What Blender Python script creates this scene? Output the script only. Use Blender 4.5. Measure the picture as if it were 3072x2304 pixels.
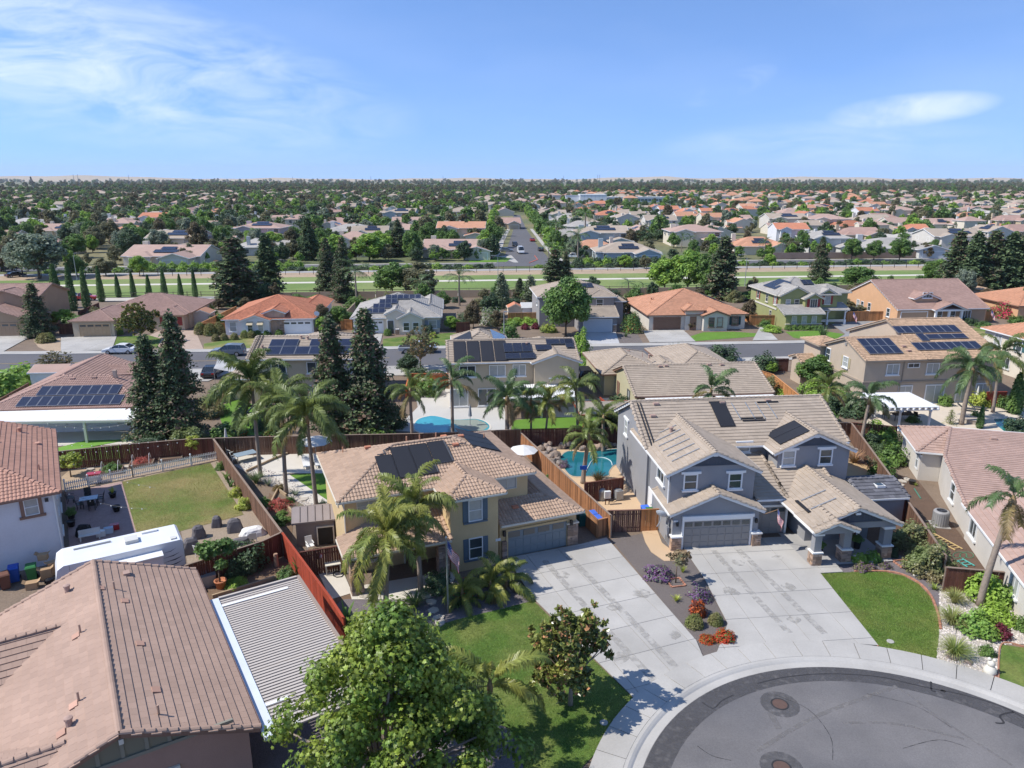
import bpy,bmesh,math,random
import numpy as np
from mathutils import Vector,Matrix
from mathutils.geometry import tessellate_polygon
for o in list(bpy.data.objects): bpy.data.objects.remove(o)
sc = bpy.context.scene; COL = sc.collection; R = math.radians
rnd = random.Random(11); NR = np.random.default_rng(11)
# ---------------------------------------------------------------- camera
CAMZ,PITCH,FPX = 25.3,R(15.54),2205.0
cam = bpy.data.objects.new('camera',bpy.data.cameras.new('camera')); COL.objects.link(cam)
cam.location = (0,0,CAMZ); cam.rotation_euler = (R(90) - PITCH,0,0)
cam.data.sensor_width = 36; cam.data.lens = 36 * FPX / 3072; cam.data.clip_end = 60000; cam.data.clip_start = .5
sc.camera = cam
# ---------------------------------------------------------------- sky, sun, exposure
SUN_EL,SUN_TO = R(50),R(9)          # elevation; heading the light travels to (from +x)
w = bpy.data.worlds.new('World'); sc.world = w; w.use_nodes = True
nt = w.node_tree; nt.nodes.clear(); L = nt.links.new
def N(t,**k):
    n = nt.nodes.new(t)
    for a,b in k.items(): setattr(n,a,b)
    return n
out = N('ShaderNodeOutputWorld'); bg = N('ShaderNodeBackground'); sky = N('ShaderNodeTexSky')
sky.sky_type = 'NISHITA'; sky.sun_disc = False; sky.sun_elevation = SUN_EL
sky.sun_rotation = math.atan2(-math.cos(SUN_TO),-math.sin(SUN_TO)); sky.altitude = 0
sky.air_density = .6; sky.dust_density = 0; sky.ozone_density = 5
tc = N('ShaderNodeTexCoord'); sp = N('ShaderNodeSeparateXYZ'); L(tc.outputs['Generated'],sp.inputs[0])
lift = N('ShaderNodeVectorMath',operation='MULTIPLY_ADD'); L(tc.outputs['Generated'],lift.inputs[0]); lift.inputs[1].default_value = (1,1,.9); lift.inputs[2].default_value = (0,0,.17); L(lift.outputs[0],sky.inputs[0])
def M(op,a,b=None,c=None,cl=False):
    n = N('ShaderNodeMath',operation=op,use_clamp=cl)
    for i,x in enumerate((a,b,c)):
        if x is None: continue
        if isinstance(x,(int,float)): n.inputs[i].default_value = x
        else: L(x,n.inputs[i])
    return n.outputs[0]
az = M('ARCTAN2',sp.outputs[0],sp.outputs[1]); el = M('ARCSINE',sp.outputs[2])
def cloud(a0,e0,wa,we,tilt):       # a soft bank of cirrus at a heading and height in the sky
    da = M('SUBTRACT',az,R(a0)); de = M('SUBTRACT',el,R(e0)); de = M('ADD',de,M('MULTIPLY',da,tilt))
    q = M('ADD',M('POWER',M('ABSOLUTE',M('DIVIDE',da,R(wa))),2.0),M('POWER',M('ABSOLUTE',M('DIVIDE',de,R(we))),2.0))
    return M('SUBTRACT',1.0,q,cl=True)
cb = N('ShaderNodeCombineXYZ')
L(M('MULTIPLY',az,5.0),cb.inputs[0]); L(M('MULTIPLY',el,17.0),cb.inputs[1])
L(M('MULTIPLY',az,1.5),cb.inputs[2])
mp = N('ShaderNodeMapping'); mp.inputs['Rotation'].default_value = (0,0,R(-24)); L(cb.outputs[0],mp.inputs[0])
nz = N('ShaderNodeTexNoise'); nz.inputs['Scale'].default_value = 1.5; nz.inputs['Detail'].default_value = 9
nz.inputs['Roughness'].default_value = .62; nz.inputs['Distortion'].default_value = .9; L(mp.outputs[0],nz.inputs['Vector'])
nz2 = N('ShaderNodeTexNoise'); nz2.inputs['Scale'].default_value = .55; nz2.inputs['Detail'].default_value = 3; L(mp.outputs[0],nz2.inputs['Vector'])
wisp = M('MULTIPLY',M('SUBTRACT',nz.outputs[0],.36,cl=True),3.0,cl=True)
bank = M('ADD',M('MULTIPLY',cloud(-33,8.2,27,5.6,.17),.95),M('MULTIPLY',cloud(27.0,4.4,5.2,1.1,-.06),1.0),cl=True)
for a in ((15.5,6.3,3.2,1.0,-.3,.55),(22,2.3,12,1.7,0,.4),(62,9,26,6,.1,.8),(-95,14,40,9,.1,.8),(140,11,36,7,-.1,.8),(200,20,50,10,.1,.8)):
    bank = M('ADD',bank,M('MULTIPLY',cloud(*a[:5]),a[5]),cl=True)
veil = M('MULTIPLY',M('SUBTRACT',nz2.outputs[0],.42,cl=True),.9)
fac = M('ADD',M('MULTIPLY',M('MULTIPLY',bank,wisp),.68),M('MULTIPLY',veil,.25),cl=True)
mixc = N('ShaderNodeMixRGB'); hs_ = N('ShaderNodeHueSaturation'); hs_.inputs['Saturation'].default_value = 1.02; L(sky.outputs[0],hs_.inputs['Color']); L(fac,mixc.inputs[0]); L(hs_.outputs[0],mixc.inputs[1]); mixc.inputs[2].default_value = (3.9,4.2,4.6,1)
L(mixc.outputs[0],bg.inputs[0]); bg.inputs[1].default_value = .15; L(bg.outputs[0],out.inputs[0])
sl = bpy.data.lights.new('sun','SUN'); sl.energy = 2.75; sl.angle = R(.53); sl.color = (1,.955,.885)
so = bpy.data.objects.new('sun',sl); COL.objects.link(so)
so.rotation_euler = Vector((math.cos(SUN_TO) * math.cos(SUN_EL),math.sin(SUN_TO) * math.cos(SUN_EL),-math.sin(SUN_EL))).to_track_quat('-Z','Y').to_euler()
so.location = (0,0,60)
vs = sc.view_settings; vs.view_transform = 'Standard'; vs.look = 'None'; vs.exposure = .95; vs.gamma = 1; vs.use_curve_mapping = False
sc.cycles.max_bounces = 5; sc.cycles.diffuse_bounces = 3; sc.cycles.transparent_max_bounces = 6
sc.cycles.volume_bounces = 0; sc.cycles.caustics_reflective = False; sc.cycles.caustics_refractive = False
# ---------------------------------------------------------------- placing: the ground point seen at a spot of the photograph
def ray(u,v):
    a,b = (u - 1536) / FPX,(v - 1152) / FPX
    return a,math.cos(PITCH) - b * math.sin(PITCH),-math.sin(PITCH) - b * math.cos(PITCH)
def at(u,v,z=0.0):
    d = ray(u,v); t = -(CAMZ - z) / d[2]; return (d[0] * t,d[1] * t)
def height_at(v,y):
    d = ray(1536,v); return CAMZ + d[2] / d[1] * y
def metres(px,y,z=0):      # width of px photo pixels at range y
    return px / FPX * (y * math.cos(PITCH) + (CAMZ - z) * math.sin(PITCH))
TL = {'b0': (0,1700,.3641),'b1': (700,1700,.3641),'b2': (1400,1700,.3641),'b3': (2272,1700,.3641)}
for q,y in (('m',1200),('u',800),('t',480)):
    for i,x in enumerate((0,700,1400,2272)): TL[q + str(i)] = (x,y,.3617)
def P(t,x,y): a = TL[t]; return a[0] + x * a[2],a[1] + y * a[2]
def W(t,x,y,z=0.0): return at(*P(t,x,y),z)
# ---------------------------------------------------------------- materials
MATS = {}; LEAFK = (2.15,1.8,2.3)
def mat(name,col,rough=.85,amt=.12,scale=1.2,bump=0.0,bscale=None,var=0.0,spec=.3,metal=0.0,fine=0.0,fscale=14,col2=None,trans=0.0,ragged=0.0):
    """principled material: broad noise (amt), fine grain, per-piece variation (var), relief"""
    if name in MATS: return MATS[name]
    m = bpy.data.materials.new(name); m.use_nodes = True; MATS[name] = m
    t = m.node_tree; n = t.nodes; l = t.links.new; b = n['Principled BSDF']; o = n['Material Output']
    b.inputs['Roughness'].default_value = rough; b.inputs['Specular IOR Level'].default_value = spec; b.inputs['Metallic'].default_value = metal
    g = n.new('ShaderNodeNewGeometry')
    def noise(s,d=4):
        q = n.new('ShaderNodeTexNoise'); q.inputs['Scale'].default_value = s; q.inputs['Detail'].default_value = d; l(g.outputs['Position'],q.inputs['Vector']); return q.outputs[0]
    def ma(op,a,bb,cl=False):
        q = n.new('ShaderNodeMath'); q.operation = op; q.use_clamp = cl
        for i,x in enumerate((a,bb)):
            if isinstance(x,(int,float)): q.inputs[i].default_value = x
            else: l(x,q.inputs[i])
        return q.outputs[0]
    f = 1.0
    if amt: f = ma('MULTIPLY_ADD',noise(scale),0.0); q = f.node; q.inputs[1].default_value = 2.4 * amt; q.inputs[2].default_value = 1 - 1.2 * amt; f = q.outputs[0]
    if fine:
        x = ma('MULTIPLY_ADD',noise(fscale,2),0.0).node; x.inputs[1].default_value = 2.6 * fine; x.inputs[2].default_value = 1 - 1.3 * fine
        f = ma('MULTIPLY',f,x.outputs[0])
    if var:
        oi = n.new('ShaderNodeObjectInfo'); r = ma('FRACT',ma('ADD',g.outputs['Random Per Island'],oi.outputs['Random']),0.0)
        x = ma('MULTIPLY_ADD',r,0.0).node; x.inputs[1].default_value = 2 * var; x.inputs[2].default_value = 1 - var
        f = ma('MULTIPLY',f,x.outputs[0])
    base = n.new('ShaderNodeRGB'); base.outputs[0].default_value = (*col,1); c = base.outputs[0]
    if col2:
        mx = n.new('ShaderNodeMixRGB'); l(c,mx.inputs[1]); mx.inputs[2].default_value = (*col2,1)
        rp = n.new('ShaderNodeMapRange'); rp.inputs[1].default_value = .4; rp.inputs[2].default_value = .62; l(noise(scale * .45,5),rp.inputs[0]); l(rp.outputs[0],mx.inputs[0]); c = mx.outputs[0]
    vm = n.new('ShaderNodeVectorMath'); vm.operation = 'SCALE'; l(c,vm.inputs[0])
    if isinstance(f,float): vm.inputs['Scale'].default_value = 1
    else: l(f,vm.inputs['Scale'])
    l(vm.outputs[0],b.inputs['Base Color'])
    if bump:
        bp = n.new('ShaderNodeBump'); bp.inputs['Strength'].default_value = bump; bp.inputs['Distance'].default_value = .05
        l(noise(bscale or 20,3),bp.inputs['Height']); l(bp.outputs[0],b.inputs['Normal'])
    if ragged:
        tp = n.new('ShaderNodeBsdfTransparent'); ms = n.new('ShaderNodeMixShader'); rp = n.new('ShaderNodeMapRange'); rp.inputs[1].default_value = ragged - .17; rp.inputs[2].default_value = ragged + .17; rp.inputs[4].default_value = .85; l(noise(2.6,9),rp.inputs[0]); l(rp.outputs[0],ms.inputs[0]); l(tp.outputs[0],ms.inputs[1]); l(b.outputs[0],ms.inputs[2]); l(ms.outputs[0],o.inputs[0])
    if trans:
        tr = n.new('ShaderNodeBsdfTranslucent'); l(vm.outputs[0],tr.inputs[0]); ms = n.new('ShaderNodeMixShader'); ms.inputs[0].default_value = trans
        l(b.outputs[0],ms.inputs[1]); l(tr.outputs[0],ms.inputs[2]); l(ms.outputs[0],o.inputs[0])
    return m
def leafmat(name,col,col2=None,var=.3,rough=.5,trans=.38):
    col,col2 = (tuple(min(.62,x * k) for x,k in zip(c,LEAFK)) if c else None for c in (col,col2)); return mat(name,col,rough,.22,.8,var=var,spec=.35,col2=col2,trans=trans)
def tiles_mat(name,col,var=.13): return mat(name,col,.82,.15,.45,var=var,fine=.08,fscale=30,spec=.2)
def stucco(name,col): return mat(name,col,.92,.09,.8,bump=.25,bscale=26,fine=.04,fscale=9,spec=.15)
def paint(name,col,rough=.5): return mat(name,col,rough,.03,1.5,spec=.4)
T_BROWN = tiles_mat('brown_flat_tile',(.40,.275,.21),.06); T_TAN = tiles_mat('tan_barrel_tile',(.42,.295,.21),.10)
T_ROSE = tiles_mat('rose_barrel_tile',(.46,.26,.19),.1); T_GREY = tiles_mat('grey_tan_tile',(.385,.315,.245),.07)
T_PINK = tiles_mat('dusty_rose_tile',(.42,.29,.235),.07); T_TERRA = tiles_mat('terracotta_tile',(.47,.195,.115),.16)
T_ORANGE = tiles_mat('orange_tile',(.50,.26,.16),.1); T_PALE = tiles_mat('pale_grey_tile',(.38,.355,.32),.1)
T_SAND = tiles_mat('sandy_barrel_tile',(.43,.295,.195),.16); T_REDBR = tiles_mat('red_brown_tile',(.375,.245,.20),.09)
S_TAN = stucco('tan_stucco',(.60,.45,.25)); S_GREY = stucco('grey_stucco',(.285,.285,.292)); S_WHITE = stucco('white_stucco',(.68,.67,.68))
S_BEIGE = stucco('beige_stucco',(.52,.43,.31)); S_PALE = stucco('pale_beige_stucco',(.60,.56,.50)); S_CREAM = stucco('cream_stucco',(.66,.60,.49))
S_OLIVE = stucco('olive_stucco',(.30,.31,.14)); S_PEACH = stucco('peach_stucco',(.62,.37,.21)); S_BROWN = stucco('brown_stucco',(.42,.29,.19))
S_OLD = stucco('old_rose_stucco',(.40,.25,.19)); S_BLUE = stucco('blue_grey_stucco',(.36,.43,.46)); S_LGREY = stucco('light_grey_stucco',(.55,.55,.53))
S_SAGE = stucco('sage_beige_stucco',(.47,.43,.28)); S_LAV = stucco('lavender_stucco',(.50,.42,.43)); S_FAWN = stucco('fawn_stucco',(.47,.38,.29))
WHITE = paint('white_paint',(.78,.78,.76)); TRIMB = paint('brown_trim',(.24,.14,.10)); BLUE = paint('slate_blue_paint',(.105,.15,.19)); CREAMP = paint('cream_paint',(.66,.62,.52))
DKGREY = paint('charcoal_paint',(.07,.075,.085)); TAUPE = paint('taupe_paint',(.27,.255,.24)); GREYB = paint('grey_blue_door',(.20,.235,.25)); REDP = paint('dark_red_paint',(.28,.04,.035)); GREENP = paint('green_paint',(.05,.11,.07))
GLASS = mat('window_glass',(.05,.065,.07),.08,.5,.9,spec=.9); BLIND = mat('blind_behind_glass',(.38,.39,.37),.25,.15,3,spec=.8)
CONC = mat('concrete',(.445,.425,.39),.9,.13,.55,bump=.1,bscale=30,fine=.07,fscale=9,var=.045,col2=(.385,.367,.335)); CONC2 = mat('pale_patio_concrete',(.60,.555,.48),.9,.1,.5,fine=.05)
CONCT = mat('tan_concrete',(.56,.40,.25),.9,.1,.6,fine=.06,var=.04); PAVER = mat('rose_pavers',(.36,.25,.225),.9,.16,2.5,fine=.15,fscale=9)
ASPH = mat('asphalt',(.132,.128,.131),.92,.22,.35,bump=.4,bscale=45,fine=.22,fscale=16,col2=(.178,.168,.164)); ASPHD = mat('tar_seal',(.035,.034,.036),.75,.2,3)
ASPH2 = mat('street_asphalt',(.125,.122,.128),.92,.12,.15,fine=.08,fscale=8)
GRASS = mat('lawn_green',(.085,.155,.026),.9,.3,1.1,bump=.7,bscale=55,fine=.3,fscale=7,col2=(.165,.20,.05)); GRASSD = mat('lawn_dry_patches',(.13,.19,.04),.9,.25,.55,bump=.7,bscale=50,fine=.2,fscale=10,col2=(.27,.24,.095))
GRASSB = mat('bright_lawn',(.12,.235,.03),.9,.2,.6,bump=.6,bscale=50,fine=.2,fscale=11); TURF = mat('artificial_turf',(.16,.32,.05),.9,.06,1,fine=.1)
PARK = mat('park_grass',(.155,.225,.06),.9,.2,.10,fine=.18,fscale=1.2,col2=(.21,.25,.085)); GRAVEL = mat('grey_brown_gravel',(.17,.145,.132),.95,.12,.5,bump=1.0,bscale=28,fine=.35,fscale=24)
GRAVELP = mat('purple_grey_gravel',(.19,.165,.17),.95,.1,.5,bump=1.0,bscale=26,fine=.4,fscale=20); PEBBLE = mat('pale_river_pebbles',(.46,.41,.35),.9,.12,.8,bump=1.0,bscale=12,fine=.42,fscale=10)
SOIL = mat('bare_soil',(.175,.115,.075),.95,.25,.8,bump=.6,bscale=10,fine=.25,fscale=8); MULCH = mat('bark_mulch',(.13,.085,.06),.95,.2,1,bump=.8,bscale=16,fine=.3,fscale=14)
DIRT = mat('dry_dirt',(.40,.30,.205),.95,.18,.4,bump=.4,bscale=8,fine=.22,fscale=5); SANDG = mat('tan_decomposed_granite',(.44,.31,.17),.95,.12,.7,fine=.15,fscale=10)
LAND = mat('land',(.115,.135,.062),.95,.3,.02,fine=.3,fscale=.25,col2=(.22,.19,.10))
W_OLD = mat('weathered_fence_wood',(.155,.085,.055),.9,.2,1.5,var=.38,fine=.18,fscale=12); W_RED = mat('red_stained_wood',(.34,.06,.03),.8,.15,1.5,var=.2,fine=.1,fscale=12)
W_NEW = mat('new_cedar_wood',(.47,.215,.085),.85,.15,1.5,var=.25,fine=.12,fscale=12); W_DARK = mat('dark_stained_wood',(.125,.05,.035),.85,.2,1.5,var=.3,fine=.15,fscale=12)
W_TRUNK = mat('tree_bark',(.15,.11,.08),.95,.3,4,bump=.6,bscale=14); PALMT = mat('palm_trunk_bark',(.28,.225,.18),.95,.25,5,bump=.5,bscale=10)
BLACKM = mat('black_metal',(.02,.02,.022),.45,.1,3,spec=.5); POOLPAN = mat('black_pool_panel',(.022,.022,.025),.55,.15,.5,fine=.15,fscale=30,spec=.4)
SOLAR = mat('solar_cell',(.02,.025,.05),.3,.15,.8,spec=.7,var=.12); SOLARF = mat('solar_frame',(.30,.31,.33),.4,.05,2,metal=.5)
PLAST = mat('blue_plastic',(.02,.09,.42),.5,.05,2); RUBBER = mat('tyre_rubber',(.02,.02,.02),.9,.1,4); RIM = mat('wheel_rim',(.45,.46,.48),.3,.05,3,metal=.8)
METAL = mat('grey_metal',(.36,.37,.37),.45,.08,3,metal=.35); GALV = mat('galvanised',(.5,.52,.53),.35,.08,3,metal=.6); COVER = mat('grey_canvas_cover',(.14,.13,.135),.9,.15,3)
CANVAS = mat('pale_canvas',(.62,.60,.55),.9,.08,3); TERRAC = mat('clay_pot',(.50,.20,.10),.85,.1,3); ROCK = mat('boulder_stone',(.34,.25,.19),.92,.25,1.6,bump=.6,bscale=6,var=.25,col2=(.22,.19,.17))
ROCKW = mat('white_rock',(.56,.51,.47),.92,.15,2,var=.35); BRICK = mat('brick_edging',(.42,.20,.13),.9,.15,3,var=.2); SHINGLE = mat('grey_shingle',(.13,.13,.145),.9,.15,2,var=.25,fine=.12)
STONE = mat('ledge_stone',(.40,.27,.185),.92,.2,2,bump=.5,bscale=9,var=.38,col2=(.31,.24,.20)); CARD = mat('cardboard',(.42,.28,.16),.9,.1,3,var=.1)
POOLW = mat('pool_water',(.045,.30,.36),.06,.1,.9,spec=.6,bump=.06,bscale=5,col2=(.06,.36,.43)); POOLD = mat('dark_pool_water',(.015,.135,.165),.06,.12,.9,spec=.6,bump=.06,bscale=5,col2=(.02,.17,.20)); SPA = mat('shallow_pool_shelf',(.30,.34,.29),.1,.1,1,spec=.6)
# ---------------------------------------------------------------- mesh helpers
class MB:
    def __init__(s): s.v = []; s.f = []
    def add(s,vs,fs):
        k = len(s.v); s.v += [tuple(x) for x in vs]; s.f += [tuple(i + k for i in f) for f in fs]; return s
    def box(s,x0,y0,z0,x1,y1,z1):
        return s.add([(x0,y0,z0),(x1,y0,z0),(x1,y1,z0),(x0,y1,z0),(x0,y0,z1),(x1,y0,z1),(x1,y1,z1),(x0,y1,z1)],
                     [(3,2,1,0),(4,5,6,7),(0,1,5,4),(1,2,6,5),(2,3,7,6),(3,0,4,7)])
    def prism(s,poly,z0,z1):       # plan polygon
        n = len(poly); vs = [(x,y,z0) for x,y in poly] + [(x,y,z1) for x,y in poly]
        return s.add(vs,[tuple(range(n))[::-1],tuple(range(n,2 * n))] + [(i,(i + 1) % n,n + (i + 1) % n,n + i) for i in range(n)])
    def slab(s,pts,d):              # 3d polygon thickened straight down
        n = len(pts); vs = [tuple(p) for p in pts] + [(p[0],p[1],p[2] - d) for p in pts]
        return s.add(vs,[tuple(range(n)),tuple(range(2 * n - 1,n - 1,-1))] + [((i + 1) % n,i,n + i,n + (i + 1) % n) for i in range(n)])
    def bar(s,a,b,w,h=None):      # square bar between two points
        a,b = Vector(a),Vector(b); d = (b - a).normalized(); h = h or w
        x = d.cross(Vector((0,0,1))); x = Vector((1,0,0)) if x.length < .01 else x.normalized(); y = x.cross(d)
        o = [x * sx * w / 2 + y * sy * h / 2 for sx,sy in ((-1,-1),(1,-1),(1,1),(-1,1))]
        return s.add([a + q for q in o] + [b + q for q in o],[(0,1,2,3),(7,6,5,4)] + [(i,i + 4,(i + 1) % 4 + 4,(i + 1) % 4) for i in range(4)])
    def tube(s,pts,rad,n=7,cap=True):
        pts = [Vector(p) for p in pts]; rad = rad if hasattr(rad,'__len__') else [rad] * len(pts); k = len(s.v); ref = None
        for i,p in enumerate(pts):
            d = (pts[min(i + 1,len(pts) - 1)] - pts[max(i - 1,0)]).normalized()
            x = d.cross(Vector((0,0,1)) if abs(d.z) < .95 else Vector((1,0,0))).normalized()
            if ref is not None and abs(d.z) > .9: x = (ref - d * ref.dot(d)).normalized()
            ref = x; y = d.cross(x)
            s.v += [tuple(p + (x * math.cos(a) + y * math.sin(a)) * rad[i]) for a in (2 * math.pi * j / n for j in range(n))]
        for i in range(len(pts) - 1):
            for j in range(n): s.f.append((k + i * n + j,k + i * n + (j + 1) % n,k + (i + 1) * n + (j + 1) % n,k + (i + 1) * n + j))
        if cap: s.f += [tuple(k + j for j in range(n))[::-1],tuple(k + (len(pts) - 1) * n + j for j in range(n))]
        return s
    def lathe(s,prof,n=14,c=(0,0)):
        return s.tube([(c[0],c[1],z) for r,z in prof],[max(r,.001) for r,z in prof],n) if False else s._lathe(prof,n,c)
    def _lathe(s,prof,n,c):
        k = len(s.v)
        for r,z in prof: s.v += [(c[0] + r * math.cos(2 * math.pi * j / n),c[1] + r * math.sin(2 * math.pi * j / n),z) for j in range(n)]
        for i in range(len(prof) - 1):
            for j in range(n): s.f.append((k + i * n + j,k + i * n + (j + 1) % n,k + (i + 1) * n + (j + 1) % n,k + (i + 1) * n + j))
        s.f += [tuple(k + j for j in range(n))[::-1],tuple(k + (len(prof) - 1) * n + j for j in range(n))]
        return s
    def mesh(s,m=None,name='mesh',smooth=False):
        me = bpy.data.meshes.new(name); me.from_pydata(s.v,[],s.f); me.update()
        if m: me.materials.append(m)
        if smooth: me.polygons.foreach_set('use_smooth',[True] * len(me.polygons))
        return me
    def build(s,name,m,parent=None,smooth=False): return obj(name,s.mesh(m,name,smooth),parent)
def obj(name,data,parent=None):
    o = bpy.data.objects.new(name,data); COL.objects.link(o)
    if parent: o.parent = parent
    return o
def tag(o,label=None,cat=None,group=None,kind=None):
    for k,v in (('label',label),('category',cat),('group',group),('kind',kind)):
        if v: o[k] = v
    return o
def thing(name,loc,rz,label,cat,group=None):
    o = obj(name,None); o.location = (*loc,0) if len(loc) == 2 else loc; o.rotation_euler = (0,0,rz); return tag(o,label,cat,group)
def np_mesh(V,F,m,name='mesh',smooth=False):      # V (n,3), F (m,k) all faces of k corners
    me = bpy.data.meshes.new(name); V = np.asarray(V,np.float32); F = np.asarray(F,np.int32); k = F.shape[1]
    me.vertices.add(len(V)); me.vertices.foreach_set('co',V.ravel()); me.loops.add(F.size); me.loops.foreach_set('vertex_index',F.ravel())
    me.polygons.add(len(F)); me.polygons.foreach_set('loop_start',np.arange(0,F.size,k,dtype=np.int32))
    me.polygons.foreach_set('use_smooth',np.full(len(F),smooth)); me.update(calc_edges=True); me.materials.append(m); return me
LEV = [0.0]
def sheet(name,poly,m,z=None,thick=0.0,parent=None,kind='structure',holes=()):
    """flat ground surface from a world polygon, each new one a few mm above the last"""
    if z is None: LEV[0] += .0006; z = .012 + LEV[0]
    loops = [[Vector((x,y,0)) for x,y in poly]] + [[Vector((x,y,0)) for x,y in h] for h in holes]
    tris = tessellate_polygon(loops); vs = [(p.x,p.y,z) for lp in loops for p in lp]; fs = []
    for t in tris:
        a,b,c = (Vector(vs[i]) for i in t); fs.append(t if (b - a).cross(c - a).z > 0 else t[::-1])
    me = bpy.data.meshes.new(name); me.from_pydata(vs,[],fs); me.update(); me.materials.append(m); o = obj(name,me,parent)
    return tag(o,kind=kind) if not parent else o
def clip(poly,n,d):       # keep the side where n.p <= d
    r = []
    for i,p in enumerate(poly):
        q = poly[(i + 1) % len(poly)]; a = n[0] * p[0] + n[1] * p[1] - d; b = n[0] * q[0] + n[1] * q[1] - d
        if a <= 0: r.append(p)
        if a * b < 0: t = a / (a - b); r.append((p[0] + (q[0] - p[0]) * t,p[1] + (q[1] - p[1]) * t))
    return r
def slabs(parent,poly,ang,cu,cv,gap,z0,z1,m,name='slab',off=(0,0)):
    """concrete poured in bays: one piece per bay with open joints"""
    c,s = math.cos(ang),math.sin(ang); U = [x * c + y * s for x,y in poly]; V_ = [-x * s + y * c for x,y in poly]
    u = math.floor((min(U) - off[0]) / cu) * cu + off[0]
    while u < max(U):
        v = math.floor((min(V_) - off[1]) / cv) * cv + off[1]
        while v < max(V_):
            p = clip(clip(clip(clip(list(poly),(c,s),u + cu - gap / 2),(-c,-s),-(u + gap / 2)),(-s,c),v + cv - gap / 2),(s,-c),-(v + gap / 2))
            if len(p) > 2 and abs(sum(a[0] * b[1] - b[0] * a[1] for a,b in zip(p,p[1:] + p[:1]))) > .12:
                if sum(a[0] * b[1] - b[0] * a[1] for a,b in zip(p,p[1:] + p[:1])) < 0: p = p[::-1]
                MB().prism(p,z0,z1 + rnd.uniform(0,.004)).build(name,m,parent)
            v += cv
        u += cu
def spline(pts,n=6):
    r = []
    for i in range(len(pts) - 1):
        p0,p1,p2,p3 = (Vector(pts[max(0,min(len(pts) - 1,i + k))]) for k in (-1,0,1,2))
        for j in range(n):
            t = j / n; r.append(tuple(.5 * ((2 * p1) + (p2 - p0) * t + (2 * p0 - 5 * p1 + 4 * p2 - p3) * t * t + (3 * p1 - p0 - 3 * p2 + p3) * t ** 3)))
    return r + [tuple(pts[-1])]
# ---------------------------------------------------------------- roof tiles
def tile_template(kind,w,l):
    if kind == 'barrel':
        xs = np.linspace(-w / 2,w / 2,6); h = .012 + .045 * np.maximum(0,np.cos(xs / w * math.pi * 1.02)); V = []
        for y,dz in ((-.03,.038),(l * .98,.0)): V += [(x,y,z + dz) for x,z in zip(xs,h)]
        F = [(i,i + 1,7 + i,6 + i) for i in range(5)]
        V += [(x,-.03,-.02) for x in xs]; F += [(12 + i,13 + i,i + 1,i) for i in range(5)]
    else:
        g = .003; V = [(-w / 2 + g,-.02,.055),(w / 2 - g,-.02,.055),(w / 2 - g,l,.012),(-w / 2 + g,l,.012),(-w / 2 + g,-.02,-.01),(w / 2 - g,-.02,-.01),(w / 2 - g,l,-.02),(-w / 2 + g,l,-.02)]
        F = [(0,1,2,3),(4,5,1,0),(5,6,2,1),(7,4,0,3)]
    return np.array(V),np.array(F)
TILE_ME = {}
def inside(poly,X,Y):
    r = np.zeros(X.shape,bool); n = len(poly)
    for i in range(n):
        (x0,y0),(x1,y1) = poly[i],poly[(i + 1) % n]
        if abs(y1 - y0) > 1e-9: r ^= ((y0 > Y) != (y1 > Y)) & (X < (x1 - x0) * (Y - y0) / (y1 - y0) + x0)
    return r
CAP_V,CAP_F = [],[]
for y,dz,k in ((0,.05,1.0),(.42,.015,.82)):
    CAP_V += [(math.cos(a) * .15 * k,y,math.sin(a) * .11 * k + dz - .02) for a in np.linspace(math.pi,0,6)]
CAP_F = [(i,i + 1,7 + i,6 + i) for i in range(5)] + [(0,5,5,0)][:0]
CAP_V += [(v[0],0,-.03) for v in CAP_V[:6]]; CAP_F += [(12 + i,13 + i,i + 1,i) for i in range(5)]
CAP_V,CAP_F = np.array(CAP_V),np.array(CAP_F)
def seen_score(p):      # how large a tile shows in the picture: 0 when out of frame
    x,y,z = p; f = y * math.cos(PITCH) - (z - CAMZ) * math.sin(PITCH)
    if f < 1: return 0
    px = x / f * FPX; py = (-(z - CAMZ) * math.cos(PITCH) - y * math.sin(PITCH)) / f * FPX
    return 1 / f if abs(px) < 1560 and abs(py) < 1180 else 0
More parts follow.
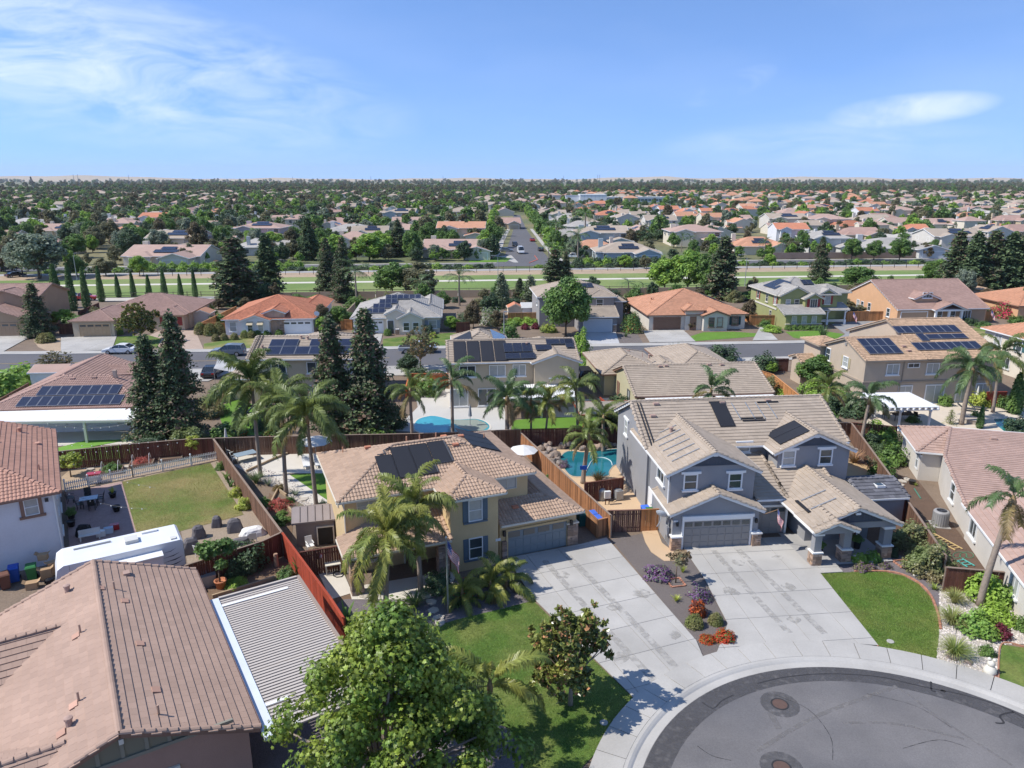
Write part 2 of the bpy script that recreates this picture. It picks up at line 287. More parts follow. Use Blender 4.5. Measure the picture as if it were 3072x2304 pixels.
class House:
    def __init__(s,name,O,al,label,cat='house',wall=None,roof=None,kind='flat',trim=None,sep=0,tiles=True,oh=.42,group=None):
        s.root = thing(name,O,R(al),label,cat,group); s.O = Vector((O[0],O[1],0)); s.al = R(al)
        s.wm,s.rm,s.kind,s.trim,s.sep,s.tiles,s.oh = wall,roof,kind,trim or WHITE,sep,tiles,oh
        s.n = 0; s.pool = []; s.caps = []; s.fv = None; s.cache = {}
    def world(s,p):
        c,q = math.cos(s.al),math.sin(s.al); return (s.O.x + p[0] * c - p[1] * q,s.O.y + p[0] * q + p[1] * c,p[2])
    def face(s,a,b): return (b[0] - a[0],b[1] - a[1])
    def wing(s,u0,u1,v0,v1,ze,k=.36,axis='u',ends='hh',base=0,wall=True,oh=None,wm=None,rm=None,name='wall'):
        """one wing: eave rectangle, eave height, pitch, ridge axis, ends h(ip)/g(able); walls stand inside the eaves"""
        s.n += 1; j = s.n * .004; ze += j; oh = (s.oh if oh is None else oh) + j * .8
        if axis == 'u': f = lambda a,b,z: (a,b,z); A0,A1,B0,B1 = u0,u1,v0,v1
        else: f = lambda a,b,z: (b,a,z); A0,A1,B0,B1 = v0,v1,u0,u1
        hw = (B1 - B0) / 2; zr = ze + k * hw; bm = (B0 + B1) / 2
        r0 = A0 + (hw if ends[0] == 'h' else 0); r1 = A1 - (hw if ends[1] == 'h' else 0)
        if r0 > r1: m_ = (r0 + r1) / 2; zr = ze + k * (m_ - A0); r0 = r1 = m_
        pl = []
        lo = [f(A0,B0,ze),f(A1,B0,ze),f(r1,bm,zr),f(r0,bm,zr)]; hi = [f(A1,B1,ze),f(A0,B1,ze),f(r0,bm,zr),f(r1,bm,zr)]
        if r1 - r0 < .02: lo.pop(); hi.pop()
        pl += [lo,hi]
        if ends[0] == 'h': pl.append([f(A0,B1,ze),f(A0,B0,ze),f(r0,bm,zr)])
        if ends[1] == 'h': pl.append([f(A1,B0,ze),f(A1,B1,ze),f(r1,bm,zr)])
        if axis == 'v': pl = [p[::-1] for p in pl]
        s.roof(pl,rm)
        if wall:
            zt = ze + k * oh - .13; ga = .22; m = MB(); a0,a1,b0,b1 = A0 + (ga if ends[0] == 'g' else oh),A1 - (ga if ends[1] == 'g' else oh),B0 + oh,B1 - oh
            q = [(a0,b0),(a1,b0),(a1,b1),(a0,b1)]
            if axis == 'v': q = [(y,x) for x,y in q][::-1]
            m.prism(q,base,zt)
            for e,a in ((0,a0),(1,a1)):
                if ends[e] == 'g':
                    t = .12 if e == 0 else -.12
                    vs = [f(a,b0,zt),f(a,b1,zt),f(a,bm,zr - .14),f(a + t,b0,zt),f(a + t,b1,zt),f(a + t,bm,zr - .14)]
                    m.add(vs,[(0,1,2),(5,4,3),(0,3,4,1),(1,4,5,2),(2,5,3,0)])
            o = m.build(name,wm or s.wm,s.root)
        return s
    def roof(s,planes,rm=None,caps=True,name='roof',tiles=None,thick=.13):
        rm = rm or s.rm; m = MB(); ed = {}
        for pl in planes:
            m.slab(pl,thick)
            for i,p in enumerate(pl):
                q = pl[(i + 1) % len(pl)]; ka,kb = tuple(round(x,2) for x in p),tuple(round(x,2) for x in q)
                if ka == kb: continue
                ed.setdefault(tuple(sorted((ka,kb))),[]).append((p,q))
        ro = m.build(name,rm,s.root); ro['_t'] = 1; del ro['_t']
        g = MB(); capsegs = []
        for e in ed.values():
            p,q = Vector(e[0][0]),Vector(e[0][1])
            if len(e) > 1: capsegs.append((p,q) if p.z <= q.z else (q,p))
            elif abs(p.z - q.z) < .02 and p.z < min(max(x[2] for x in pl) for pl in planes):   # eave: fascia and gutter
                d = (q - p).normalized(); o = Vector((d.y,-d.x,0)) * .05
                g.bar(p + o - Vector((0,0,.06)),q + o - Vector((0,0,.06)),.09,.13)
            elif abs(p.z - q.z) > .3:
                capsegs.append((p,q) if p.z <= q.z else (q,p)); d = (q - p).normalized()
                g.bar(p - Vector((0,0,.13)),q - Vector((0,0,.13)),.1,.2)
        if g.v: g.build('gutter',s.trim,ro)
        if s.tiles if tiles is None else tiles:
            for pl in planes: s.lay(ro,pl,rm)
            for p,q in capsegs: s.cap(ro,p,q,rm)
        return ro
    def lay(s,ro,pl,rm):
        pts = [Vector(p) for p in pl]; n = sum(((pts[i] - pts[0]).cross(pts[i + 1] - pts[0]) for i in range(1,len(pts) - 1)),Vector()); n.normalize()
        if n.z < 0: n = -n
        e = Vector((0,0,1)).cross(n)
        if e.length < 1e-4: return
        e.normalize(); u = n.cross(e); o = min(pts,key=lambda p: p.z)
        w,l = (.225,.345) if s.kind == 'barrel' else (.42,.36)
        poly = [((p - o).dot(e),(p - o).dot(u)) for p in pts]; xs = [p[0] for p in poly]; ys = [p[1] for p in poly]
        nx,ny = int((max(xs) - min(xs)) / w) + 2,int(max(ys) / l) + 1
        ii,jj = np.meshgrid(np.arange(nx),np.arange(ny)); X = min(xs) + (ii + .5) * w - (jj % 2) * w / 2 * (s.kind == 'flat'); Y = jj * l
        ok = inside(poly,X,Y + l * .5); X,Y = X[ok],Y[ok]
        Mx = np.array([[e.x,u.x,n.x],[e.y,u.y,n.y],[e.z,u.z,n.z]])
        for x,y in zip(X,Y): s.pool.append((ro,rm,o + e * x + u * y,Mx))
        return
    def cap(s,ro,p,q,rm):
        d = q - p; ln = d.length; y = d.normalized(); x = y.cross(Vector((0,0,1))).normalized(); z = x.cross(y); k = max(1,int(ln / .4))
        Mx = np.array([[x.x,y.x,z.x],[x.y,y.y,z.y],[x.z,y.z,z.z]])
        for i in range(k): s.caps.append((ro,rm,p + d * (i / k),Mx))
    def finish(s):
        """the tiles that show largest become pieces of their own, the rest one stuff part per roof"""
        w,l = (.225,.345) if s.kind == 'barrel' else (.42,.36)
        for pool,nm,V,F,lim in ((s.pool,'roof_tile',*tile_template(s.kind,w,l),s.sep),(s.caps,'ridge_tile',CAP_V,CAP_F,min(s.sep,150))):
            if not pool: continue
            sepi = set()
            if lim:
                sc_ = sorted(((seen_score(s.world(p[2])),i) for i,p in enumerate(pool)),reverse=True)[:lim]; sepi = {i for q,i in sc_ if q > 0}
            by = {}
            for i,p in enumerate(pool):
                if i in sepi:
                    key = (nm,s.kind,p[1].name)
                    if key not in TILE_ME: TILE_ME[key] = np_mesh(V,F,p[1],nm)
                    o = obj(nm,TILE_ME[key],p[0]); t = p[3]; b = p[2]
                    o.matrix_local = Matrix(((t[0][0],t[0][1],t[0][2],b.x),(t[1][0],t[1][1],t[1][2],b.y),(t[2][0],t[2][1],t[2][2],b.z),(0,0,0,1)))
                else: by.setdefault((p[0].name,p[1].name),[]).append(p)
            for lst in by.values():
                B = np.array([p[2][:] for p in lst]); T = np.array([p[3] for p in lst]); VV = np.einsum('nij,kj->nki',T,V) + B[:,None,:]
                FF = (F[None] + (np.arange(len(lst)) * len(V))[:,None,None]).reshape(-1,F.shape[1])
                o = obj(nm + 's' if nm == 'roof_tile' else 'ridge_tiles',np_mesh(VV.reshape(-1,3),FF,lst[0][1],nm),lst[0][0]); o['kind'] = 'stuff'
        return s
    # -------- pieces on walls. side: F (faces -v) B L R ; c along the wall, p the wall's plane
    def put(s,name,me,side,c,p,z,parent=None):
        o = obj(name,me,parent or s.root)
        if not parent:
            o.location = (c,p,z) if side in 'FB' else (p,c,z); o.rotation_euler = (0,0,{'F': 0,'B': math.pi,'L': -math.pi / 2,'R': math.pi / 2}[side])
        return o
    def window(s,side,c,p,z,w,h,trim=None,style='sash',shutters=None,sill=True,pane=None,surround=.09):
        trim = trim or s.trim; key = ('w',w,h,trim.name,style,surround)
        if key not in s.cache:
            m = MB(); t = surround; b = .05
            for a in ((-w / 2 - t,-.09,-t,-w / 2,.02,h + t),(w / 2,-.09,-t,w / 2 + t,.02,h + t),(-w / 2,-.09,-t,w / 2,.02,0),(-w / 2,-.09,h,w / 2,.02,h + t)): m.box(*a)
            if style == 'sash': m.box(-w / 2,-.05,h * .48,w / 2,-.005,h * .48 + b)
            if style == 'slide': m.box(-b / 2,-.05,0,b / 2,-.005,h)
            if style == 'grid':
                m.box(-b / 2,-.045,0,b / 2,-.005,h)
                for q in (.33,.66): m.box(-w / 2,-.04,h * q - .015,w / 2,-.005,h * q + .015)
            if style == 'triple':
                for q in (-w / 6,w / 6): m.box(q - b / 2,-.05,0,q + b / 2,-.005,h)
            s.cache[key] = m.mesh(trim,'window')
            s.cache['p',w,h] = None
        if pane is None and (len(s.cache) * 7 + int(c * 13)) % 5 < 2: pane = BLIND
        wo = s.put('window',s.cache[key],side,c,p,z)
        pk = ('pane',w,h,(pane or GLASS).name)
        if pk not in s.cache: s.cache[pk] = MB().box(-w / 2,-.02,0,w / 2,.01,h).mesh(pane or GLASS,'pane')
        obj('pane',s.cache[pk],wo)
        if sill:
            sk = ('sill',w,trim.name)
            if sk not in s.cache: s.cache[sk] = MB().box(-w / 2 - .18,-.16,-.21,w / 2 + .18,.01,-.085).mesh(trim,'sill')
            obj('sill',s.cache[sk],wo)
        if shutters:
            sw = w * .42; k = ('sh',sw,h,shutters.name)
            if k not in s.cache:
                m = MB().box(-sw / 2,-.05,-.04,sw / 2,.01,h + .04); nb = int(h / .14)
                for i in range(nb): m.box(-sw / 2 + .05,-.07,.02 + i * h / nb,sw / 2 - .05,-.045,.02 + i * h / nb + .06)
                s.cache[k] = m.mesh(shutters,'shutter')
            dx = w / 2 + surround + sw / 2 + .02
            for q in (-1,1):
                sg = q * dx * {'F': 1,'B': -1,'L': -1,'R': 1}[side]
                s.put('shutter',s.cache[k],side,c + sg,p,z)
        return wo
    def garage(s,c,p,w,m,h=2.15,panes=4,frame=None,side='F',rows=4,cols=None):
        g = MB().box(-w / 2,-.01,0,w / 2,.08,h); cols = cols or max(2,round(w / .62)); lim = rows - (1 if panes else 0)
        for i in range(cols):
            for j in range(lim): g.box(-w / 2 + (i + .08) * w / cols,-.035,(j + .09) * h / rows,-w / 2 + (i + .92) * w / cols,-.008,(j + .91) * h / rows)
        d = s.put('garage_door',g.mesh(m,'garage_door'),side,c,p,.02)
        if panes:
            for i in range(panes): MB().box(-w / 2 + (i + .12) * w / panes,-.03,h * .80,-w / 2 + (i + .88) * w / panes,-.006,h * .94).build('pane',GLASS,d)
        f = MB()
        for a in ((-w / 2 - .14,-.09,0,-w / 2,.05,h + .16),(w / 2,-.09,0,w / 2 + .14,.05,h + .16),(-w / 2,-.09,h,w / 2,.05,h + .16)): f.box(*a)
        f.build('door_frame',frame or s.trim,d); return d
    def box(s,name,u0,v0,z0,u1,v1,z1,m,parent=None): return MB().box(u0,v0,z0,u1,v1,z1).build(name,m,parent or s.root)
    def door(s,side,c,p,m,w=.95,h=2.05,glass=False):
        d = s.put('door',MB().box(-w / 2,-.05,0,w / 2,.02,h).mesh(m,'door'),side,c,p,.03)
        MB().box(w / 2 - .14,-.1,.95,w / 2 - .07,-.04,1.08).build('handle',METAL,d)
        f = MB()
        for a in ((-w / 2 - .1,-.08,0,-w / 2,.02,h + .1),(w / 2,-.08,0,w / 2 + .1,.02,h + .1),(-w / 2,-.08,h,w / 2,.02,h + .1)): f.box(*a)
        f.build('door_frame',s.trim,d)
        if glass: MB().box(-w / 2 + .1,-.07,.2,w / 2 - .1,-.045,h - .15).build('pane',GLASS,d)
        return d
    def on_roof(s,a,b,c):      # frame on a roof plane: eave point a, along-eave point b, upslope point c (local)
        a,b,c = Vector(a),Vector(b),Vector(c); e = (b - a).normalized(); n = e.cross(c - a).normalized(); return a,e,n.cross(e),n
    def panel_field(s,fr,x0,y0,nx,ny,w,h,m=SOLAR,frame=SOLARF,lift=.14,name='solar_panel',grid=True,gap=.03):
        a,e,u,n = fr; k = ('pf',w,h,m.name,name)
        Mx = Matrix(((e.x,u.x,n.x,0),(e.y,u.y,n.y,0),(e.z,u.z,n.z,0),(0,0,0,1)))
        if k not in s.cache:
            q = MB()
            for t in ((0,0,0,w,.035,.05),(0,h - .035,0,w,h,.05),(0,.035,0,.035,h - .035,.05),(w - .035,.035,0,w,h - .035,.05)): q.box(*t)
            g = MB(); c1,c2 = (max(2,round(w / .17)),max(2,round(h / .17))) if grid else (1,1)
            for i in range(c1):
                for j in range(c2): g.box(.04 + i * (w - .08) / c1 + .004,.04 + j * (h - .08) / c2 + .004,.02,.04 + (i + 1) * (w - .08) / c1 - .004,.04 + (j + 1) * (h - .08) / c2 - .004,.045)
            s.cache[k] = (q.mesh(frame,name),g.mesh(m,'cell_sheet'))
        for i in range(nx):
            for j in range(ny):
                p = a + e * (x0 + i * (w + gap)) + u * (y0 + j * (h + gap)) + n * lift
                o = obj(name,s.cache[k][0],s.root); o.matrix_local = Matrix.Translation(p) @ Mx; c = obj('cell_sheet',s.cache[k][1],o)
                if grid: c['kind'] = 'stuff'
    def vent(s,p,kind=0,m=None):
        z = MB()
        if kind == 0: z.lathe([(.05,-.1),(.05,.42)],7)
        elif kind == 1: z.lathe([(.13,-.1),(.13,.26),(.17,.27),(.17,.36),(.05,.4)],9)
        else: z.box(-.22,-.16,-.02,.22,.16,.13)
        o = z.build(('vent_pipe','roof_vent','vent_tile')[kind],m or T_ORANGE,s.root); o.location = p; return o
    def stone(s,u0,v0,u1,v1,h,m=None,cap=True,sides='FLR',z0=0):
        """stone-faced pier: a core with courses of separate stones on the sides that show, and a cap"""
        pr = s.box('stone_pier',u0 + .03,v0 + .03,z0,u1 - .03,v1 - .03,h - .02,STONE); z = z0; ro = random.Random(int((u0 + v0) * 100))
        while z < h - .1:
            ch = min(ro.uniform(.13,.24),h - z - .02)
            for sd in sides:
                a,b = (u0,u1) if sd in 'FB' else (v0,v1); x = a
                while x < b - .04:
                    wd = min(ro.uniform(.2,.48),b - x); wd = b - x if b - x - wd < .12 else wd; d = ro.uniform(0,.035)
                    q = {'F': (x + .01,v0 - d,z + .01,x + wd - .01,v0 + .05,z + ch - .01),'L': (u0 - d,x + .01,z + .01,u0 + .05,x + wd - .01,z + ch - .01),'R': (u1 - .05,x + .01,z + .01,u1 + d,x + wd - .01,z + ch - .01)}[sd]
                    MB().box(*q).build('stone',m or STONE,pr); x += wd
            z += ch
        if cap: s.box('pier_cap',u0 - .06,v0 - .06,h,u1 + .06,v1 + .04,h + .09,WHITE if cap is True else cap,pr)
        return pr
# ================================================================ SETTING
sheet('ground',[(-30000,-200),(30000,-200),(30000,45000),(-30000,45000)],LAND,z=-.02)
sheet('yard_soil',[(-120,-20),(130,-20),(125,168),(-110,160)],mat('yard_earth',(.20,.15,.11),.95,.25,.5,bump=.5,bscale=9,fine=.25,fscale=7),z=.004)
TB = math.tan(R(5.3))
def band(y0,y1,x0=-900,x1=1100): return [(x0,y0 + TB * x0),(x1,y0 + TB * x1),(x1,y1 + TB * x1),(x0,y1 + TB * x0)]
tag(sheet('trail',band(166,170.5),mat('pale_trail',(.50,.46,.40),.95,.1,.3)),kind='structure')
sheet('park_lawn',band(172,203.5),PARK)
sheet('park_path',band(191,193.8),CONC2)
sheet('canal_bank',band(203.5,213.6),DIRT)
sheet('canal_road',band(213.6,217.4),mat('grey_service_road',(.36,.35,.34),.95,.1,.2))
sheet('verge',band(217.4,223.5),mat('ivy_verge',(.08,.11,.035),.95,.3,.4,fine=.3,fscale=3,col2=(.17,.15,.07)))
sheet('parkway_road',band(223.8,233,-900,1100),ASPH2)
sheet('parkway_sidewalk',band(233.2,235,-900,1100),CONC)
sheet('far_street',[(-5,233),(13,233.5),(10,300),(7.5,400),(6,560),(1,560),(0.8,400),(-.8,330),(-2.4,260)],ASPH2)
for q,pl in enumerate(([(-9,236),(-6,236),(-4.2,262),(-3,330),(-1,400),(-2.5,400),(-5,330),(-6.2,262)],[(14.5,236),(17,236),(13.6,300),(11,400),(9.5,400),(12,300)])): sheet('far_sidewalk',pl,CONC)
sheet('far_driveway',[W('t2',240,800),W('t2',370,790),W('t2',430,850),W('t2',390,850),W('t2',300,815)],CONC)
sheet('far_lawn',[W('t2',20,830),W('t2',230,800),W('t2',370,815),W('t2',330,845),W('t2',20,850)],GRASSB)
sheet('far_court',[W('t1',350,790),W('t1',440,690),W('t1',530,700),W('t1',560,760),W('t1',430,830),W('t1',365,830)],ASPH2)
# curb line painted red at the far corner
MB().prism([W('t2',560,795),W('t2',585,825),W('t2',520,852),W('t2',515,858),W('t2',592,828),W('t2',567,795)],.02,.14).build('red_kerb',paint('red_kerb_paint',(.5,.12,.06)))['kind'] = 'structure'
# ---- the street behind, with kerbs, sidewalk, driveways
far_k = [(-130,104.8),(-75,107.3),(-66,107.6),(-20,110.6),(12,112.5),(45,115),(80,118),(140,122)]
near_k = [(140,111.5),(80,108.5),(38,105.6),(10.8,102.2),(-18,100),(-45,98.4),(-60.5,98),(-64,96.2),(-67.5,92),(-71,84),(-78,70),(-130,62)]
sheet('street',far_k + near_k,ASPH2)
def strip(line,w0,w1):
    a = []; b = []; line = [tuple(q[:2]) for q in line]
    for i,p in enumerate(line):
        d = Vector(line[min(i + 1,len(line) - 1)]) - Vector(line[max(i - 1,0)]); n = Vector((-d.y,d.x)).normalized(); p = Vector(p); a.append(tuple(p + n * w0)); b.append(tuple(p + n * w1))
    return a + b[::-1]
MB().prism(strip(far_k,0,.35),0,.12).build('kerb',CONC)['kind'] = 'structure'
MB().prism(strip(near_k,-.0,.35),0,.12).build('kerb',CONC)['kind'] = 'structure'
fs = strip(far_k,.35,2.0); sw = tag(sheet('sidewalk',fs,CONC,z=.10),kind='structure')
sheet('sidewalk',strip(near_k,.35,2.0),CONC,z=.105)
sheet('centre_line',strip([(-75,101.5),(-40,103.6),(-18,105.2)],-.06,.06),paint('yellow_road_paint',(.5,.33,.08)),z=.045)
def drive(name,pl,ang,cu=2.2,cv=2.2,m=CONC,z=.09,gap=.025,off=(0,0),base=None):
    b = sheet(name,pl,base or mat('joint_dirt',(.20,.185,.17),.95,.1,2),z=z - .045); slabs(b,pl,ang,cu,cv,gap,z - .04,z,m,off=off); return b
drive('driveway',[(-95,109.2),(-77.5,109.2),(-80.6,121.4),(-92,121.4)],R(4),4,4)
drive('driveway',[W('u0',505,590),W('u0',970,575),W('u0',930,690),W('u0',505,712)],R(4),3.4,3.6)
sheet('gravel_bed',[W('u0',275,575),W('u0',500,575),W('u0',505,712),W('u0',420,710),W('u0',320,670),W('u0',280,620)],DIRT)
sheet('lawn',[W('u0',970,580),W('u0',1240,570),W('u0',1340,600),W('u0',1300,670),W('u0',930,690)],GRASS)
sheet('paver_yard',[W('u0',1240,570),W('u0',1330,530),W('u0',1620,530),W('u0',1690,690),W('u0',1300,690),W('u0',1340,600)],mat('beige_pavers',(.42,.32,.25),.92,.15,1,fine=.12))
sheet('lawn',[W('u0',1690,640),W('u1',0,590),W('u1',400,580),W('u1',420,665),W('u0',1690,690)],GRASSD)
drive('driveway',[W('u1',390,560),W('u1',690,555),W('u1',760,665),W('u1',380,668)],R(5),2.8,2.8)
drive('driveway',[W('u1',1000,565),W('u1',1240,560),W('u1',1210,665),W('u1',930,668)],R(5),2.8,2.8)
sheet('lawn',[W('u1',1245,600),W('u1',1500,570),W('u1',1800,550),W('u1',1900,560),W('u1',1930,660),W('u1',1235,663)],GRASS)
drive('driveway',[W('u2',985,530),W('u2',1230,528),W('u2',1270,645),W('u2',950,660)],R(5),2.6,2.6,m=mat('shaded_concrete',(.46,.455,.45),.9,.1,.4,var=.03))  # this driveway's concrete is a cooler, slightly paler grey
sheet('gravel_bed',[W('u2',1230,550),W('u2',1410,545),W('u2',1460,632),W('u2',1270,640)],GRAVEL)
drive('driveway',[W('u2',1460,535),W('u2',1790,520),W('u2',1900,625),W('u2',1520,632)],R(5),2.7,2.7)
sheet('lawn',[W('u2',1820,590),W('u2',1960,545),W('u2',2212,540),W('u3',75,470 + 90),W('u3',60,575),W('u2',1850,622)],GRASSB)
drive('driveway',[W('u3',20,505),W('u3',60,500),W('u3',170,610),W('u3',-40,615)],R(5),2.6,2.6)
sheet('lawn',[W('u3',230,540),W('u3',520,530),W('u3',720,560),W('u3',640,610),W('u3',430,610),W('u3',300,590)],GRASSB)
sheet('paver_driveway',[W('u3',590,460),W('u3',1020,440),W('u3',1150,480),W('u3',1000,620),W('u3',640,610),W('u3',730,560)],mat('grey_pavers',(.27,.265,.26),.9,.15,.7,fine=.15,fscale=5))
sheet('lawn',[W('u3',1760,510),W('u3',1950,500),W('u3',2000,560),W('u3',1890,620),W('u3',1800,600)],GRASSD)
drive('driveway',[(66,121.5),(74,122),(77.5,131.5),(70.5,131.2)],R(5),2.7,2.7)
for pl in ([(-46,97.8),(-38,98.2),(-39.5,92),(-46,92)],[(-19.5,99.8),(-9.5,100.6),(-8.6,95),(-19,95)],[(8.6,101.9),(12,102.2),(12.4,96.5),(9,96)],[(25,104),(31,104.6),(31.5,99),(25.5,98.5)]): drive('driveway',pl,R(5),2.8,2.8)
sheet('side_lawn',[(-75,60),(-60,62),(-56,90),(-64,93),(-70,80)],GRASSD)
# ---- the cul-de-sac in front
CX_,CY_,RR = 16.6,22.3,11.75
def arc(r,a0,a1,n=40): return [(CX_ + r * math.cos(R(a0 + (a1 - a0) * i / n)),CY_ + r * math.sin(R(a0 + (a1 - a0) * i / n))) for i in range(n + 1)]
def ring(r0,r1,a0,a1,n=40): return arc(r0,a0,a1,n) + arc(r1,a1,a0,n)
sheet('road',arc(RR,-50,232,80) + [(9,5),(9,-20),(24,-20),(24,5)],ASPH,z=.02)
g = MB(); A = [-40 + i * 260 / 90 for i in range(91)]; prof = [(RR,.022),(RR + .42,.012),(RR + .5,.07),(RR + .62,.125),(RR + .78,.13)]
for a in A: g.v += [(CX_ + r * math.cos(R(a)),CY_ + r * math.sin(R(a)),z) for r,z in prof]
g.f = [(i * 5 + j,i * 5 + j + 1,i * 5 + j + 6,i * 5 + j + 5) for i in range(90) for j in range(4)]
g.build('kerb',CONC,smooth=False)['kind'] = 'structure'
swb = sheet('sidewalk',ring(RR + .79,RR + 2.2,-40,220),mat('joint_dirt',(.2,.19,.17)),z=.075)
aa = -40
while aa < 220:
    MB().prism(ring(RR + .79,RR + 2.2,aa + .07,aa + 6.9,5),.08,.13 + rnd.uniform(0,.004)).build('slab',CONC,swb); aa += 7
# tar seams, manhole, wheel scuffs on the asphalt
def seam(pts,wd=.05,nm='tar_seam',m=ASPHD,z=.026): tag(sheet(nm,strip(spline([Vector((*p,0)) for p in pts],5),-wd,wd),m,z=z),kind='structure')
seam([W('b3',0,965),W('b3',250,910),W('b3',600,885),W('b3',1000,910),W('b3',1250,965),W('b3',1450,1010),W('b3',1700,1060),W('b3',2000,1150),W('b3',2197,1250)],.035)
seam([W('b2',1940,1120),W('b2',2030,1170),W('b2',2100,1110),W('b2',2197,1060)],.03); seam([W('b3',1430,950),W('b3',1435,1020),W('b3',1470,1030)],.05)
seam([W('b3',1960,1290),W('b3',2030,1290),W('b3',2000,1230),W('b3',2110,1200)],.05); seam([W('b3',1510,1020),W('b3',1550,1035)],.09)
SCUFF = mat('pale_scuff',(.215,.203,.195),.95,.3,2,ragged=.5)
for pts,wd in (([W('b3',0,1520),W('b3',500,1230),W('b3',1150,990)],.12),([W('b3',1180,1010),W('b3',1560,1290),W('b3',2100,1640)],.07),([W('b3',700,1290),W('b3',1150,1300),W('b3',1700,1420)],.08),([W('b3',100,1200),W('b3',180,1340)],.16)):
    seam(pts,wd,'scuff_mark',SCUFF,.0245 + rnd.uniform(0,.001))
for x,y in ((W('b3',185,1135)),(W('b3',200,1655))):
    tag(sheet('road_patch',[(x + .95 * math.cos(t * .3),y + .95 * math.sin(t * .3)) for t in range(21)],mat('dark_patch',(.105,.102,.104),.9,.2,2,ragged=.47),z=.0235),kind='structure')
    mh = tag(MB().lathe([(.36,.0),(.36,.032),(.33,.034)],20).build('manhole_cover',mat('rusty_iron',(.12,.075,.06),.8,.2,6)),('round rusty manhole cover in the cul-de-sac asphalt' if y > 29 else 'manhole cover cut off by the bottom edge of the picture'),'manhole cover'); mh.location = (x,y,0)
    MB().lathe([(.44,.0),(.44,.03)],20).build('frame_ring',ASPHD,mh)
sheet('road_band',ring(RR - 1.15,RR - .02,-40,220,60),mat('dark_road_band',(.085,.083,.087),.92,.25,.6,fine=.2,fscale=14,ragged=.42),z=.0225)
for pts in ([W('b3',150,1060),W('b3',420,1180),W('b3',600,1400),W('b3',620,1600)],[W('b3',1200,1500),W('b3',1500,1430),W('b3',1750,1500)],[W('b2',1900,1480),W('b2',2020,1560),W('b2',2180,1600)],[W('b3',900,1050),W('b3',1300,1150),W('b3',1600,1330)]): seam(pts,.018,'road_crack',mat('thin_crack',(.05,.048,.05),.9,.2,3,ragged=.46),.0262)
# ---- driveways and front gardens of the two middle houses
C_DRIVE = [(-.35,45.75),(4.95,47.75),(6.9,48.75),W('b2',1890,620),W('b2',1955,775),W('b2',1700,930),W('b2',1450,1165),(1.27,40.82)]
drive('driveway',C_DRIVE,R(21),2.45,2.45,z=.11,off=(.3,.9),gap=.03)
D_DRIVE = [(12.1,48.0),(20.1,48.9),W('m3',250,1130),W('m3',415,1345),W('m3',520,1445),W('b3',995,660),W('b3',450,622),W('b3',0,650),W('b2',2050,745),W('b2',2150,480),W('b2',1960,110)]
drive('driveway',D_DRIVE,R(6),2.55,2.6,z=.11,off=(.2,.4),gap=.03)
drive('garden_path',[W('m3',415,1345),W('m3',620,1320),W('m3',710,1435),W('m3',520,1445)],R(6),1.4,1.4,z=.10)
STAIN = mat('concrete_stain',(.36,.343,.312),.95,.2,2,ragged=.58); STAINL = mat('wheel_mark',(.395,.377,.347),.95,.2,2,ragged=.54)
for pts,wd in (([(2.2,45.4),(5.0,38.5),(8.0,31.5)],.22),([(3.9,46),(6.8,39),(9.2,32.8)],.22),([(14.2,46.8),(15.2,41),(16,37)],.22),([(16.0,46.9),(17.2,41),(18,36.9)],.22)): seam(pts,wd,'wheel_mark',STAINL,.1165)
for x,y,r_ in ((3.4,43.5,.5),(6.2,39.6,.4),(8.2,41.2,.6),(5.9,34.7,.5),(15.4,45.0,.5),(13.9,41.5,.6),(17.8,42.0,.5),(16.8,38.4,.45),(18.4,45.8,.4),(9.3,36.8,.4)): sheet('oil_stain',[(x + r_ * rnd.uniform(.6,1.2) * math.cos(a * .52),y + r_ * rnd.uniform(.6,1.2) * math.sin(a * .52)) for a in range(12)],STAIN,z=.1172)
sheet('gravel_bed',[(7.2,48.6),(9.6,49.5),(12.3,48.0),W('b2',1960,110),W('b2',2150,480),W('b2',2230,690),W('b2',1955,775),W('b2',1890,620)],GRAVEL)
drive('side_path',[W('m2',1448,1075),W('m2',1575,1070),W('m2',1620,1190),W('m2',1720,1265),W('m2',1830,1290),W('m2',1800,1340),W('m2',1640,1340),W('m2',1530,1265),W('m2',1480,1180)],R(60),6,6,m=CONCT,z=.06)
C_LAWN = [W('b2',550,285),W('b2',640,375),(6.35,31.1),W('b2',1300,1300),W('b2',950,1659),(3.5,25.2),(0,22),W('b2',470,1659),W('b2',430,1500),W('b2',340,1330),W('b2',100,1250),(-5.5,32),(-5,36),W('b1',1650,500),W('b1',1850,440),W('b2',300,350)]
sheet('lawn',C_LAWN,GRASS,z=.05)
sheet('gravel_bed',[(-13,37),(-4.6,36.8),(-5.3,31.5),W('b2',100,1250),W('b2',340,1330),W('b2',430,1500),W('b2',470,1659),(0,22),(-12,18),(-16,34)],GRAVELP,z=.02)
sheet('gravel_bed',[W('m1',900,1659),(-9,40.9),(0,44.3),(1.2,40.8),W('b2',550,285),W('b2',300,350),W('b1',1850,440),W('b1',1650,500),(-5,36),(-12,37)],GRAVELP,z=.0225)
sheet('porch_floor',[(-10.5,42.0),(-3.6,44.2),(-4.0,41.5),(-5.5,40.6),(-10,40.6)],CONC2,z=.06)
sheet('side_concrete',[W('m1',700,1430),W('m1',900,1400),W('m1',985,1605),W('m1',810,1659)],CONC2,z=.05)
D_LAWN = [W('b3',*p) for p in ((515,65),(800,50),(1050,50),(1200,80),(1330,150),(1420,250),(1480,400),(1500,520),(1475,762),(1270,720),(1000,668))]
sheet('lawn',D_LAWN,GRASS,z=.05)
